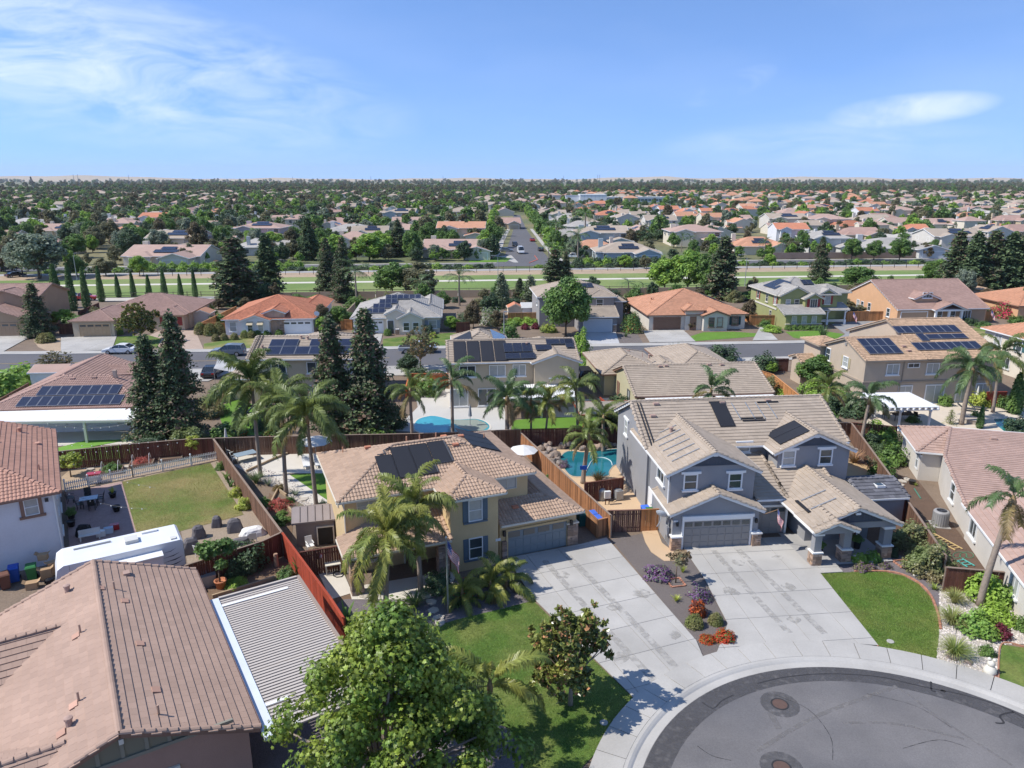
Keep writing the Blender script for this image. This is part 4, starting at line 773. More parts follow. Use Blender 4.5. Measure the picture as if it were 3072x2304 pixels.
# ---- G: two-storey behind the redwoods
G_ = House('house',(-30.5,82.0),2,'beige two-storey house with solar rows behind the tall redwoods',wall=S_BEIGE,roof=T_GREY,trim=WHITE)
G_.wing(0,13.6,0,9.6,5.4,.36,'u','gg'); G_.wing(-3.4,.6,1.5,9,2.7,.3,'u','hg'); G_.wing(3.5,9.5,7,16,5.0,.36,'v','hh')
fr = G_.on_roof((0,0,5.41),(13.6,0,5.41),(0,4.8,7.13)); G_.panel_field(fr,2.0,.75,7,1,1.62,1.7,lift=.15); G_.panel_field(fr,2.0,2.55,2,1,1.62,1.55,lift=.15); G_.panel_field(fr,6.7,2.55,4,1,1.62,1.55,lift=.15)
for c,w_ in ((3.5,1.6),(7.8,2.0),(11.6,1.4)): G_.window('F',c,.43,3.7,w_,1.2,style='slide'); G_.window('F',c,.43,.8,w_,1.3,style='slide')
for x in (.35,.75): MB().tube([(x,.2,5.6),(x,4.7,7.25)],.05,6).build('header_pipe',POOLPAN,G_.root)
for u,v,k in ((1.3,2.2,1),(5.4,4.2,1),(6.2,4.0,1),(11.9,3.6,1)): G_.vent((u,v,5.45 + .36 * v),k,T_PINK)
G_.finish()
# ---- H: beige two-storey with heater panels
H_ = House('house',(-7.2,80.1),5.5,'beige two-storey house with black heating panels on its roof behind the pool',wall=S_BEIGE,roof=T_GREY,trim=WHITE)
H_.wing(0,15.0,0,9.2,5.4,.36,'u','gg'); H_.wing(9.4,15.2,-.6,3.5,5.38,.36,'v','gg',oh=.36); H_.wing(.6,7.8,6.5,15.5,5.3,.46,'v','hh'); H_.wing(9.6,14.2,6.5,13,5.0,.42,'v','hh')
fr = H_.on_roof((0,0,5.41),(15,0,5.41),(0,4.6,7.05)); H_.panel_field(fr,.7,.15,4,1,1.42,4.3,POOLPAN,POOLPAN,.09,'pool_heating_panel',False,.14)
BLK = mat('black_solar',(.02,.022,.034),.2,.15,.8,spec=.7); H_.panel_field(fr,6.55,.35,2,1,1.7,1.2,BLK,DKGREY,.2,grid=False); H_.panel_field(fr,6.5,1.8,3,1,1.05,1.9,BLK,DKGREY,.2,grid=False)
H_.panel_field(fr,10.2,2.1,1,1,1.9,1.1,BLK,DKGREY,.2,grid=False); H_.panel_field(fr,11.6,3.3,2,1,1.6,1.1,BLK,DKGREY,.2,grid=False); H_.panel_field(fr,14.0 - .2,2.5,1,1,.95,1.9,BLK,DKGREY,.2,grid=False)
f3 = H_.on_roof((7.8,15,5.35),(7.8,7,5.35),(4.2,11,7)); f4 = H_.on_roof((7.8,6.5,5.35),(7.8,15.5,5.35),(4.2,11,7.0)); H_.panel_field(f4,1.0,.3,4,1,1.6,2.1,mat('blue_sheen_solar',(.07,.1,.15),.15,.1,1,spec=.9),SOLARF,.1,grid=False)
f5 = H_.on_roof((.6,15.5,5.35),(.6,6.5,5.35),(4.2,11,7.0)); H_.panel_field(f5,3.2,.3,4,1,1.25,2.4,POOLPAN,POOLPAN,.09,'pool_heating_panel',False)
for c,w_ in ((2.2,1.7),(5.6,1.7),(8.1,1.35)): H_.window('F',c,.43,3.75,w_,1.2,style='slide')
H_.window('F',12.6,-.24,3.65,2.05,1.35,style='slide')
for c in (1.2,4.4): H_.window('F',c,.43,.3,1.9,1.9,style='slide')
for c in (6.0,6.6): H_.box('wall_vent',c,.3,2.9,c + .25,.45,3.05,CREAMP)
H_.vent((9.3,3.2,6.6),1,T_PINK); H_.finish()
pc = thing('patio_cover',(-7.2,80.1),R(5.5),'white slatted patio cover on the back of house behind pool','patio cover')
m0_ = MB().add([(0,-4.4,2.45),(.2,-4.4,2.45),(.2,-.1,2.8),(0,-.1,2.8),(0,-4.4,2.35),(.2,-4.4,2.35),(.2,-.1,2.7),(0,-.1,2.7)],[(0,1,2,3),(7,6,5,4),(4,5,1,0),(5,6,2,1),(7,4,0,3)]).mesh(WHITE,'slat')
for i in range(31): o = obj('slat',m0_,pc); o.location = (5.9 + i * .262,0,0)
MB().box(5.8,-4.2,2.1,14.1,-4.0,2.33).build('beam',WHITE,pc)
for u in (6.2,10,13.7): MB().box(u,-4.2,0,u + .2,-4.0,2.1).build('post',WHITE,pc)
# ---- I: low house behind grey house
I_ = House('house',(13.35,76.0),6,'low sage house with long tan tile gable roof behind grey house',wall=S_SAGE,roof=T_GREY,trim=TRIMB)
I_.wing(0,15.6,0,11.4,2.72,.36,'u','gg'); I_.wing(-1.6,6.6,9.5,21,2.74,.36,'v','hh'); I_.wing(7.4,16,9.5,22.5,2.76,.36,'v','hh'); I_.wing(5,9,10,15,2.9,.36,'v','hg')
I_.window('L',3.6,.23,.8,.9,1.6,trim=DKGREY); I_.door('L',8.3,.23,TRIMB)
for u,v,k in ((4.2,5.2,2),(4.9,5.3,2),(10,5.3,2),(4.5,13.6,0),(5.2,13.0,1),(3.4,16.5,2),(11.5,5.2,2)): I_.vent((u,v,2.8 + .36 * min(v,11.4 - v) if v < 8 else 3.9),k,T_PINK)
for c in (3.5,8,12): I_.window('F',c,.43,.3,1.9,1.8,style='slide',trim=WHITE)
I_.finish()
pc = thing('patio_cover',(13.35,76.0),R(6),'flat white patio cover behind low sage house','patio cover')
for i in range(12): MB().box(1.0 + i * 1.2,-3.8,2.5,2.18 + i * 1.2,-.1,2.58).build('roof_panel',WHITE,pc)
MB().box(.9,-3.85,2.28,15.4,-3.7,2.495).build('beam',WHITE,pc)
for u in (1.1,5.5,10,14.8): MB().box(u,-3.85,0,u + .15,-3.7,2.28).build('post',WHITE,pc)
# ---- J: big solar house on the right
J_ = House('house',(40.3,81.2),6,'fawn two-storey house with sandy barrel tiles and blue solar rows',wall=S_FAWN,roof=T_SAND,kind='barrel',trim=mat('fawn_trim',(.33,.27,.21)),sep=0)
J_.wing(0,8.0,0,9.7,5.4,.36,'u','gg'); J_.wing(7.4,17,0,17.2,5.41,.36,'u','gg'); J_.wing(-.8,3,9,14,5.2,.36,'u','hh')
J_.wing(-2.6,1.2,9.5,13,3.0,.36,'u','gg',base=0); J_.box('belt_course',.1,.33,2.62,16.6,.5,2.84,MATS['fawn_trim']); J_.box('belt_course',.1,.5,2.62,.3,9.2,2.84,MATS['fawn_trim'])
fr = J_.on_roof((0,0,5.42),(16,0,5.42),(0,4.85,7.17)); J_.panel_field(fr,1.0,1.2,4,2,1.0,1.62,lift=.16); fr = J_.on_roof((7.4,0,5.42),(16,0,5.42),(7.4,8.6,8.5))
J_.panel_field(fr,-.2,1.75,8,1,1.0,1.62,lift=.16); J_.panel_field(fr,1.5,3.75,1,1,1.0,1.6,lift=.16); J_.panel_field(fr,2.6,4.1,3,1,1.66,1.05,lift=.16); J_.panel_field(fr,-.5,5.55,8,1,1.0,1.62,lift=.16)
J_.window('F',3.6,.43,3.68,1.4,1.15,style='slide',trim=WHITE); J_.window('F',6.1,.43,4.45,1.3,.42,style='slide',trim=WHITE,sill=False); J_.window('F',8.5,.43,3.65,1.4,1.15,style='slide',trim=WHITE)
J_.window('L',4.45,.22,3.66,.95,1.15,trim=WHITE,shutters=mat('sand_shutter',(.42,.36,.22))); J_.window('L',8.5,.22,3.55,.95,1.4,trim=WHITE)
for c,w_ in ((5.5,1.5),(9.2,2.2),(12.6,1.3),(15.2,1.6)): J_.window('F',c,.43,.12,w_,2.05,style='slide',trim=WHITE,sill=False,surround=.12)
MB().tube([(4.9,.36,5.2),(4.9,.36,2.8),(4.7,.32,2.7),(4.7,.32,.1)],.07,6).build('downpipe',MATS['fawn_trim'],J_.root)
for z,c in ((6.55,4.85),): o = J_.box('gable_vent',.12,4.6,6.2,.23,5.0,6.5,TAUPE)
for u,v in ((6.0,2.5),(6.1,1.6)): J_.vent((u,v,5.5 + .36 * v),2,T_REDBR)
J_.finish()
pc = thing('patio_cover',(38.9,72.4),R(3),'white solid pergola with round posts on the cream deck','pergola')
for i in range(6): MB().box(-.3 + i * .93,-.2,2.62,.6 + i * .93,5.3,2.7).build('roof_panel',WHITE,pc)
for i in range(9): MB().box(-.2 + i * .65,-.45,2.45,-.08 + i * .65,5.4,2.615).build('rafter',WHITE,pc)
for y in (.1,4.8): MB().box(-.4,y,2.22,5.4,y + .15,2.44).build('beam',WHITE,pc)
for x in (1.4,4.6):
    for y in (.17,4.87): MB().lathe([(.17,0),(.17,.12),(.12,.16),(.12,2.05),(.17,2.1),(.17,2.22)],12,(x,y)).build('post',WHITE,pc,True)
K_ = House('house',(67.0,86.0),6,'white two-storey house with teal shutters at right edge',wall=S_CREAM,roof=T_ORANGE,trim=WHITE)
K_.wing(0,14,0,15,5.4,.36,'v','hh'); K_.window('L',12,.43,3.6,1.2,1.4,style='slide'); K_.window('L',8.2,.43,3.6,.9,1.3,shutters=mat('teal_shutter',(.06,.15,.15))); K_.window('L',4,.43,3.6,1.2,1.3,style='slide'); K_.window('L',10,.43,.9,1.4,1.3,style='slide'); K_.finish()
# ================================================================ the row across the street
L_ = House('house',(-93,119.8),5,'brown two-storey house with wide garage gable at far left of street',wall=S_BROWN,roof=T_REDBR,trim=S_BROWN)
L_.wing(0,12.6,0,7,2.75,.34,'v','gg'); L_.wing(-2,11.4,5.5,17,5.4,.34,'u','gg'); L_.wing(1.5,11.2,4.8,9,5.38,.34,'v','gg'); L_.garage(6.6,.2,7.6,S_BROWN,panes=6); L_.window('F',9.6,5.0,3.4,1.0,1.2); L_.window('F',4.6,5.0,3.4,1.0,1.2); L_.finish()
M_ = House('house',(-73.3,119.6),5,'tan one-storey house with rust shutters behind the white car',wall=S_BEIGE,roof=T_REDBR,kind='barrel',trim=S_BROWN)
M_.wing(0,7.4,0,12,2.72,.34,'v','hh'); M_.wing(1,17.5,6.6,21,2.74,.34,'u','hh'); M_.wing(11.6,17.2,4.6,14,2.7,.34,'v','hh')
M_.garage(3.9,.42,4.9,mat('tan_garage',(.46,.33,.2)),panes=4,frame=S_BEIGE); M_.window('F',14.6,5.02,.9,1.9,1.4,style='slide',shutters=REDP); M_.finish()
N_ = House('house',(-48.6,121.2),5,'white one-storey house with bright terracotta tile roof',wall=S_WHITE,roof=T_TERRA,kind='barrel',trim=WHITE)
N_.wing(0,15.4,0,17.6,2.72,.36,'u','hh'); N_.wing(3.2,8.2,-.9,6,2.68,.36,'v','gg',oh=.3); N_.wing(6.6,10.6,.2,7,3.7,.36,'v','gg',oh=.3,wm=STONE); N_.wing(10,15.6,10,20,2.74,.36,'v','gg')
N_.garage(12.3,.41,4.6,WHITE,panes=4); N_.stone(6.9,.25,7.5,.6,2.9,cap=False); N_.stone(9.4,.25,10.1,.6,2.9,cap=False); N_.door('F',8.4,.5,DKGREY,w=1.1,h=2.3)
N_.window('F',1.7,.43,.7,1.0,1.5); AWN = mat('striped_awning',(.5,.42,.28),.9,.1,4)
for c in (4.8,6.5):
    N_.window('F',c,-.7,.7,.75,1.4); MB().add([(c - .5,-1.35,2.0),(c + .5,-1.35,2.0),(c + .5,-.7,2.5),(c - .5,-.7,2.5),(c - .5,-1.35,1.94),(c + .5,-1.35,1.94)],[(0,1,2,3),(4,5,1,0),(0,3,4),(1,5,2)]).build('awning',AWN,N_.root)
N_.finish()
sd = tag(MB().lathe([(.02,-.1),(.3,0),(.45,.1)],16).build('satellite_dish',GALV),'satellite dish on right corner of terracotta roofed house','satellite dish'); sd.location = (*N_.world((15.5,1.2,0))[:2],3.3); sd.rotation_euler = (R(55),0,R(30)); MB().tube([(0,0,-.05),(0,-.2,-.5)],.03,6).build('mount_arm',METAL,sd)
O_ = House('house',(-27.3,122.4),5,'pale grey one-storey house with stepped solar rows and twin front gables',wall=S_CREAM,roof=T_PALE,trim=WHITE)
O_.wing(0,15.4,0,16,2.72,.40,'u','hh'); O_.wing(5.7,9.8,-.5,7,3.4,.46,'v','gg',oh=.3); O_.wing(7.9,12.4,-1.1,7,2.75,.5,'v','gg',oh=.3); O_.wing(11,15.6,8,19,2.76,.46,'v','gg'); O_.wing(5,8.5,12,19,3,.5,'v','gg'); O_.wing(9,12.5,12,19,3,.5,'v','gg')
fr = O_.on_roof((0,0,2.74),(15.4,0,2.74),(8,8,5.95)); BS = SOLAR
for x,y,n_ in ((2.6,1.4,3),(3.6,3.0,3),(4.6,4.5,3),(5.6,6.0,6)): O_.panel_field(fr,x,y,n_,1,1.0,1.4,lift=.15)
O_.garage(3.0,.41,4.7,WHITE,panes=6); O_.door('F',6.75,-.28,DKGREY,w=1.0,h=2.3,glass=True)
for c in (9.4,11.0): O_.window('F',c,-.88,.7,.9,1.3)
O_.window('F',13.8,.43,.8,1.3,1.3,shutters=mat('blue_grey_shutter',(.3,.34,.38)),pane=BLIND); O_.stone(7.6,-1.0,8.1,-.7,.9,cap=WHITE); O_.finish()
P_ = House('house',(11.4,123.5),5,'grey two-storey house partly hidden behind the big round street tree',wall=stucco('warm_grey_stucco',(.30,.285,.28)),roof=T_GREY,trim=WHITE)
P_.wing(-6.5,7.8,5.4,17.5,5.4,.36,'u','hh'); P_.wing(0,6.9,-.2,7,2.72,.36,'u','gg'); P_.wing(2.4,7.6,4.9,10,5.38,.36,'v','hh'); P_.garage(3.3,.22,4.8,paint('pale_blue_door',(.56,.60,.63)),panes=0); P_.stone(6.0,-.05,6.55,.3,1.3,sides='FR')
P_.window('F',4.6,5.33,3.5,1.1,1.4); P_.window('F',-3,5.83,3.5,1.1,1.4); P_.window('L',9,-6.07,3.5,.9,1.2); P_.wing(7.5,9.8,7,14,4.2,.3,'u','hh')
fr = P_.on_roof((-6.5,5.4,5.42),(7.8,5.4,5.42),(0,11,7.4)); P_.panel_field(fr,8.5,3.2,2,1,1.0,1.6,BLK,DKGREY,.14,grid=False); P_.finish()
Q_ = House('house',(23.4,125.3),5,'cream one-storey house with orange tile hip roof and brown garage',wall=S_PALE,roof=T_ORANGE,kind='flat',trim=TRIMB)
Q_.wing(0,18,0,18,2.72,.36,'u','hh'); Q_.wing(6.4,10.2,-.3,6,3.5,.34,'v','hh',oh=.3); Q_.wing(9.3,14.2,-1.3,6,2.74,.36,'v','gg',oh=.35)
Q_.garage(3.6,.41,4.6,mat('brown_garage',(.20,.125,.09)),panes=0,frame=TRIMB); Q_.door('F',8.1,0.02,TRIMB,h=2.3)
for c in (11.0,12.5): Q_.window('F',c,-1.08,.8,.85,1.5,trim=mat('brown_arch',(.3,.2,.15)))
Q_.window('F',15.8,.43,.8,1.0,1.4,shutters=mat('dark_teal_shutter',(.03,.07,.08))); fr = Q_.on_roof((18,0,2.74),(18,18,2.74),(9,9,5.96)); Q_.panel_field(fr,5,2,7,2,1.0,1.6,BLK,DKGREY,.14,grid=False)
for u,v,k in ((3.2,9.5,1),(2.4,7.4,0),(3.4,8.8,0)): Q_.vent((u,v,2.8 + .36 * u),k,T_ORANGE)
Q_.finish()
Rr = House('house',(47.6,126.3),5,'olive green two-storey house with dark red shutters and porch',wall=S_OLIVE,roof=T_PALE,trim=CREAMP)
Rr.wing(0,12,4.2,17,5.4,.40,'u','hh'); Rr.wing(.2,6.6,3.4,9,5.42,.5,'v','gg',oh=.3); Rr.wing(4.2,7.9,2.2,7,5.0,.55,'v','gg',oh=.3); Rr.wing(7.8,11.6,4.4,10,5.38,.55,'v','gg',oh=.3); Rr.wing(10.5,15.5,7,16,5.3,.38,'u','hh')
Rr.roof([[(-.2,0,2.72),(7.2,0,2.72),(7.2,3.6,3.9),(-.2,3.6,3.9)]]); MB().box(.3,.42,0,6.8,4.5,2.68).build('wall',S_OLIVE,Rr.root)
Rr.roof([[(7.2,3.6,2.72),(13.6,3.6,2.72),(13.6,6.6,3.6),(7.2,6.6,3.6)]])
for c in (9.6,12.9): Rr.box('porch_post',c,3.9,.9,c + .2,4.1,2.6,WHITE); Rr.box('post_plinth',c - .1,3.8,0,c + .3,4.2,.9,WHITE); MB().bar((c + .1,4.0,2.1),(c + .65,4.0,2.6),.12).build('post_brace',WHITE,Rr.root)
Rr.box('porch_rail',7.3,3.9,.5,12.9,4.0,.95,CREAMP)
for c in (1.8,3.6,5.4): Rr.window('F',c,.42,.9,.75,1.35,pane=BLIND)
for c in (1.9,3.5): Rr.window('F',c,3.62,3.6,.75,1.1)
Rr.window('F',6.05,2.42,3.5,1.2,1.4,style='triple',shutters=REDP); Rr.window('F',9.7,4.62,3.7,1.0,1.4,shutters=REDP)
Rr.stone(.28,.2,6.85,.46,.9,sides='F',cap=CREAMP)
for v in (5.5,9,13): Rr.window('L',v,.42,3.6,.8,1.3,shutters=REDP if v != 9 else None)
Rr.window('L',7,.42,1.2,.7,1.0); Rr.box('belt_course',.3,4.6,2.7,.44,16,2.95,CREAMP)
fr = Rr.on_roof((0,16,5.42),(0,5,5.42),(6,10,7.8)); Rr.panel_field(fr,3.2,1.2,5,2,1.0,1.65,BLK,DKGREY,.14,grid=False); fr = Rr.on_roof((0,4.2,5.42),(12,4.2,5.42),(6,10.6,8)); Rr.panel_field(fr,6.3,3.6,2,1,1.0,1.6,BLK,DKGREY,.14,grid=False); Rr.finish()
S_ = House('house',(69.5,131.0),5,'peach craftsman house with wide brown roof, dormer and columned porch',wall=S_PEACH,roof=T_REDBR,trim=WHITE)
S_.wing(0,17.5,0,19.5,2.75,.42,'u','gg'); S_.wing(6.4,12.6,-1.0,6,2.72,.40,'v','gg',wall=False); S_.wing(4.1,9.2,2.0,9,4.35,.40,'v','gg',wm=S_BROWN,oh=.3,base=2)
S_.garage(3.4,.41,4.9,WHITE,panes=4); MB().box(6.2,.9,0,17,2,2.7).build('wall',S_BROWN,S_.root)
MB().box(.9,.36,0,17.0,.5,2.7).build('wall',S_BROWN,S_.root)
for c in (6.9,9.4,11.8): S_.box('column_base',c - .32,-.85,0,c + .32,-.25,.85,WHITE); S_.box('porch_column',c - .18,-.72,.85,c + .18,-.38,2.45,WHITE)
S_.box('porch_beam',6.5,-.8,2.45,12.4,-.35,2.75,WHITE)
for c,w_ in ((8.0,1.3),(10.6,1.1)): S_.window('F',c,.34,.6,w_,1.7)
S_.window('F',13.4,.34,.6,1.5,1.7,style='triple'); S_.window('F',6.65,2.17,4.5,1.7,.9,style='triple')
for v,z in ((3.2,1.0),(9.5,3.0),(13.5,3.0)): S_.window('L',v,.23,z if z < 2 else 1.0,.9,1.4)
S_.window('L',12.0,.23,1.0,.8,1.3); S_.finish()
T_ = House('house',(93.5,134.5),5,'peach house with orange tile roof cut off at the right edge',wall=S_PEACH,roof=T_ORANGE,kind='barrel',trim=TRIMB)
T_.wing(0,14,0,14,2.8,.36,'u','hh'); T_.window('F',2.5,.43,.8,1.2,1.3); T_.finish()
def shed(O,al,w,d,h,k,label,wm,rm,ax='u',name='shed',plain=True):
    s = House(name,O,al,label,'shed',wm,rm,trim=wm,tiles=not plain,oh=.12); s.wing(0,w,0,d,h,k,ax,'gg'); return s
shed(W('u3',1800,300),5,4.6,5,2.0,.5,'yellow gambrel storage shed beside the dark trees',mat('yellow_siding',(.50,.36,.18)),T_SAND,'v').wing(.9,3.7,-.02,5.02,2.7,.35,'v','gg')
shed((-57.5,130),5,3.4,3.4,2.2,.4,'small tan shed with clay coloured roof beside the cypress hedge',S_PALE,T_ORANGE,'v')
shed(W('u2',340,405),5,3,3,1.5,.5,'small shed with red roof behind the picket hedge',S_CREAM,T_TERRA,'v'); shed(W('u2',455,405),5,4,3.2,1.5,.5,'small shed with pale curved roof beside the red one',WHITE,S_LGREY,'u')
s1 = shed(W('u0',250,1030),5,4.4,4,2.3,.3,'small white outbuilding with flat tan roof left of solar house',S_WHITE,T_PINK,'u')
# grey shingled shed, resin shed, gazebo close by
Sh = House('shed',D.world((15.7,1.0,0))[:2],6,'grey garden shed with shingle roof and skylight beside grey house','shed',S_GREY,SHINGLE,trim=WHITE,oh=.15)
Sh.wing(0,3.6,0,4.3,2.2,.35,'u','gg'); Sh.box('skylight',1.6,1.0,2.55,2.3,1.75,2.78,WHITE); Sh.box('skylight_pane',1.68,1.08,2.76,2.22,1.67,2.795,GLASS); Sh.finish()
RS = House('shed',W('m1',505,1230),14,'taupe resin garden shed beside the brown fence','shed',mat('taupe_resin',(.25,.21,.19),.6),mat('taupe_resin_roof',(.30,.255,.24),.6),trim=mat('taupe_resin',(.25,.21,.19)),tiles=False,oh=.1)
RS.wing(0,3.1,0,2.7,1.95,.42,'u','gg'); RS.box('doorway',1.7,-.0,.05,2.75,.13,1.35,mat('shed_opening',(.03,.028,.026))); RS.box('door_frame',1.62,-.03,.03,1.7,.14,1.45,CREAMP); RS.box('door_frame',2.75,-.03,.03,2.83,.14,1.45,CREAMP); RS.box('door_frame',1.7,-.03,1.37,2.75,.14,1.45,CREAMP)  # dark panel for the open door, interior shade put into its colour
for i in range(1,6): MB().bar((i * .52,0,2.0),(i * .52,1.35,2.57),.03).build('roof_rib',MATS['taupe_resin'],RS.root)
GZ = House('gazebo',W('m2',965,290),4,'wooden gazebo with flat tan roof and red posts behind fence','gazebo',W_RED,mat('tan_gazebo_roof',(.30,.265,.21)),trim=W_RED,tiles=False)
GZ.wing(-.4,5.6,-.3,4.2,2.3,.22,'u','hh',wall=False)
for x in (0,5):
    for y in (.1,3.6): GZ.box('post',x,y,0,x + .22,y + .22,2.3,W_RED)
PG = thing('pergola',W('m1',60,290),R(4),'small dark pergola frame beside palms behind fence','pergola')
for x in (0,4.2):
    for y in (0,2.6): MB().box(x,y,0,x + .15,y + .15,2.2).build('post',BLACKM,PG)
for y in (0,2.6): MB().box(-.3,y,2.2,4.6,y + .12,2.4).build('beam',BLACKM,PG)
for i in range(9): MB().box(-.2 + i * .55,-.3,2.4,-.1 + i * .55,3.0,2.52).build('slat',BLACKM,PG)
TT = tag(MB().add([(0,0,2.6),(2.6,1.0,1.9),(2.2,3.6,2.3),(-.6,3.0,3.1),(1.2,1.9,2.35),(1.1,.5,2.2),(2.4,2.3,2.0),(.7,3.3,2.6),(-.3,1.5,2.75)],[(0,5,4,8),(5,1,6,4),(4,6,2,7),(8,4,7,3)]).build('shade_sail',mat('grey_white_tarp',(.55,.54,.52),.8,.15,2)),'crumpled pale tarp stretched over side yard near redwoods','tarp')
TT.location = (*W('u0',1790,1010),0); md = TT.modifiers.new('t','SOLIDIFY'); md.thickness = .03
for q,(x,y,z) in enumerate(((0,0,2.58),(2.5,1.0,1.88),(2.15,3.5,2.28))): MB().tube([(x,y,0),(x,y,z)],.03,6).build('pole',METAL,TT)
# ================================================================ PLANTS
STAR = np.array([(0,0),(.28,-.05),(.5,.18),(.3,.32),(.62,.62),(.22,.62),(0,1.05),(-.22,.62),(-.62,.62),(-.3,.32),(-.5,.18),(-.28,-.05)])
def leaves(Pt,Nn,size,shape='oval',seed=0,aspect=.5):
    """leaf blades at points Pt facing Nn; returns verts, tris"""
    g = np.random.default_rng(seed); n = len(Pt); Nn = Nn / np.linalg.norm(Nn,axis=1,keepdims=True); r = g.normal(size=(n,3))
    t = np.cross(Nn,r); t /= np.linalg.norm(t,axis=1,keepdims=True) + 1e-9; b = np.cross(Nn,t); s = (size * g.uniform(.65,1.3,n))[:,None]
    if shape == 'star':
        V = [Pt + t * (x * s) + b * (y * s) - Nn * (s * .25 * (x * x + .3 * y * y)) for x,y in STAR] + [Pt + b * (.4 * s)]; k = 13
        F = [(i,(i + 1) % 12,12) for i in range(12)]
    else:
        V = [Pt,Pt + t * s * aspect + b * s * .5 + Nn * s * .12,Pt + b * s - Nn * s * .1,Pt - t * s * aspect + b * s * .5 + Nn * s * .12]; k = 4; F = [(0,1,2),(0,2,3)]
    V = np.stack(V,1).reshape(-1,3); F = (np.array(F)[None] + (np.arange(n) * k)[:,None,None]).reshape(-1,3); return V,F
def clumps(n,rx,rz,cz,seed,rr=(.22,.4),flat=0.0,shell=.55):
    """clump centres through an ellipsoid crown"""
    g = np.random.default_rng(seed); out = []
    while len(out) < n:
        p = g.uniform(-1,1,3); d = np.linalg.norm(p)
        if d > 1 or d < shell * g.uniform(0,1): continue
        if p[2] < -.75 + flat: continue
        k = 1 - .25 * max(0,p[2]); out.append((p[0] * rx * k,p[1] * rx * k,cz + p[2] * rz,g.uniform(*rr) * rx))
    return np.array(out)
def crown(cl,per,size,seed,shape='oval',up=.5,aspect=.5):
    g = np.random.default_rng(seed + 5); Pt = []; Nn = []
    for x,y,z,r in cl:
        d = g.normal(size=(per,3)); d /= np.linalg.norm(d,axis=1,keepdims=True); rad = r * g.uniform(.45,1.08,(per,1)) * np.array([1,1,.8])
        Pt.append(np.array([x,y,z]) + d * rad); Nn.append(d + np.array([0,0,up]) + g.normal(size=(per,3)) * .45)
    return leaves(np.vstack(Pt),np.vstack(Nn),size,shape,seed,aspect)
def limbs(cl,h0,r0,seed,k=14,lean=(0,0)):
    m = MB(); g = random.Random(seed); top = Vector((lean[0],lean[1],h0)); m.tube([(0,0,-.1),(lean[0] * .3,lean[1] * .3,h0 * .5),top],[r0 * 1.25,r0 * .9,r0 * .75],8)
    ids = list(range(len(cl))); g.shuffle(ids)
    for i in ids[:k]:
        p = Vector(cl[i][:3]); mid = top.lerp(p,.5) + Vector((g.uniform(-.1,.1),g.uniform(-.1,.1),.05)) * cl[i][3] * 2
        m.tube([top - Vector((0,0,h0 * g.uniform(0,.25))),mid,p],[r0 * .5,r0 * .3,r0 * .1],5)
    return m
KIND = {}; KOBJ = {}
def kind(name,parts): KIND[name] = parts
LG = leafmat('leaf_mid_green',(.085,.165,.03),(.06,.125,.03)); LB = leafmat('leaf_bright_green',(.155,.27,.035),(.10,.20,.035)); LD = leafmat('leaf_dark_green',(.045,.085,.028),(.03,.06,.025),trans=.25)
LY = leafmat('leaf_yellow_green',(.23,.30,.045),(.15,.23,.04)); LO = leafmat('leaf_olive',(.12,.135,.055),(.085,.105,.045)); LR = leafmat('leaf_dusky',(.09,.082,.036),(.065,.078,.03)); LGB = leafmat('leaf_blue_grey',(.13,.18,.10),(.085,.13,.07))
NEED = leafmat('needle_green',(.06,.10,.034),(.045,.08,.03),trans=.2,rough=.7); NEEDB = leafmat('needle_rust',(.115,.09,.05),(.06,.075,.036),trans=.2,rough=.7); CYP = leafmat('cypress_green',(.055,.12,.026),(.035,.085,.022),trans=.2)
MAPLE = leafmat('maple_leaf',(.13,.19,.024),(.06,.12,.015),var=.55,rough=.42,trans=.3); MAGN = leafmat('magnolia_leaf',(.115,.145,.028),(.055,.088,.022),var=.45,rough=.25,trans=.15); MAGB = leafmat('magnolia_leaf_back',(.20,.12,.045),None,var=.3,rough=.7,trans=.15)
PALM = leafmat('palm_leaflet',(.095,.135,.026),(.065,.105,.024),var=.3,rough=.38,trans=.3); PALMY = leafmat('palm_leaflet_yellow',(.145,.175,.03),(.095,.14,.026),var=.3,rough=.38,trans=.3); PALMD = leafmat('palm_leaflet_dark',(.07,.125,.035),(.05,.095,.03),var=.3,rough=.38,trans=.3)
PURP = leafmat('purple_flower',(.115,.07,.115),(.085,.055,.095)); REDL = leafmat('red_flower',(.22,.025,.008),(.25,.07,.01)); CRIM = leafmat('crimson_leaf',(.13,.03,.02),(.08,.035,.016)); MAROON = leafmat('maroon_leaf',(.09,.02,.025)); WHT = leafmat('white_flower',(.28,.32,.24),(.1,.15,.05)); STRAW = leafmat('straw_blade',(.17,.14,.055),(.11,.115,.035)); REDTW = leafmat('rust_twig',(.30,.10,.06),(.2,.07,.05))
def broad(name,h,rx,rz,ncl,per,size,lm,seed,r0=.16,shape='oval',lift=None,bark=None,aspect=.5,rr=(.24,.42),h0=None):
    """broad-leaved tree h tall: unit meshes in metres, foot at the origin"""
    cz = h - rz; cl = clumps(ncl,rx * .82,rz * .85,cz,seed,rr); v,f = crown(cl,per,size,seed,shape,aspect=aspect)
    kind(name,[('trunk',limbs(cl,h0 or max(.4,(h - 2 * rz) + rz * .3),r0,seed).mesh(bark or W_TRUNK,'trunk',True)),('crown',np_mesh(v,f,lm,'crown'))]); KIND[name + '#'] = (h,rx * 2)
for i,(lm,sd) in enumerate(((LG,1),(LB,2),(LD,3),(LO,4),(LY,5),(LG,6),(LR,7),(LGB,8))): broad(f'tree{i}',8,3.5,3.75,62,105,.36,lm,20 + sd,rr=(.18,.36))
for i,(lm,sd) in enumerate(((LG,1),(LB,2),(LD,3),(LO,4),(LGB,5),(LR,6))): broad(f'far{i}',8,3.6,3.8,26,42,.8,lm,60 + sd,r0=.2)
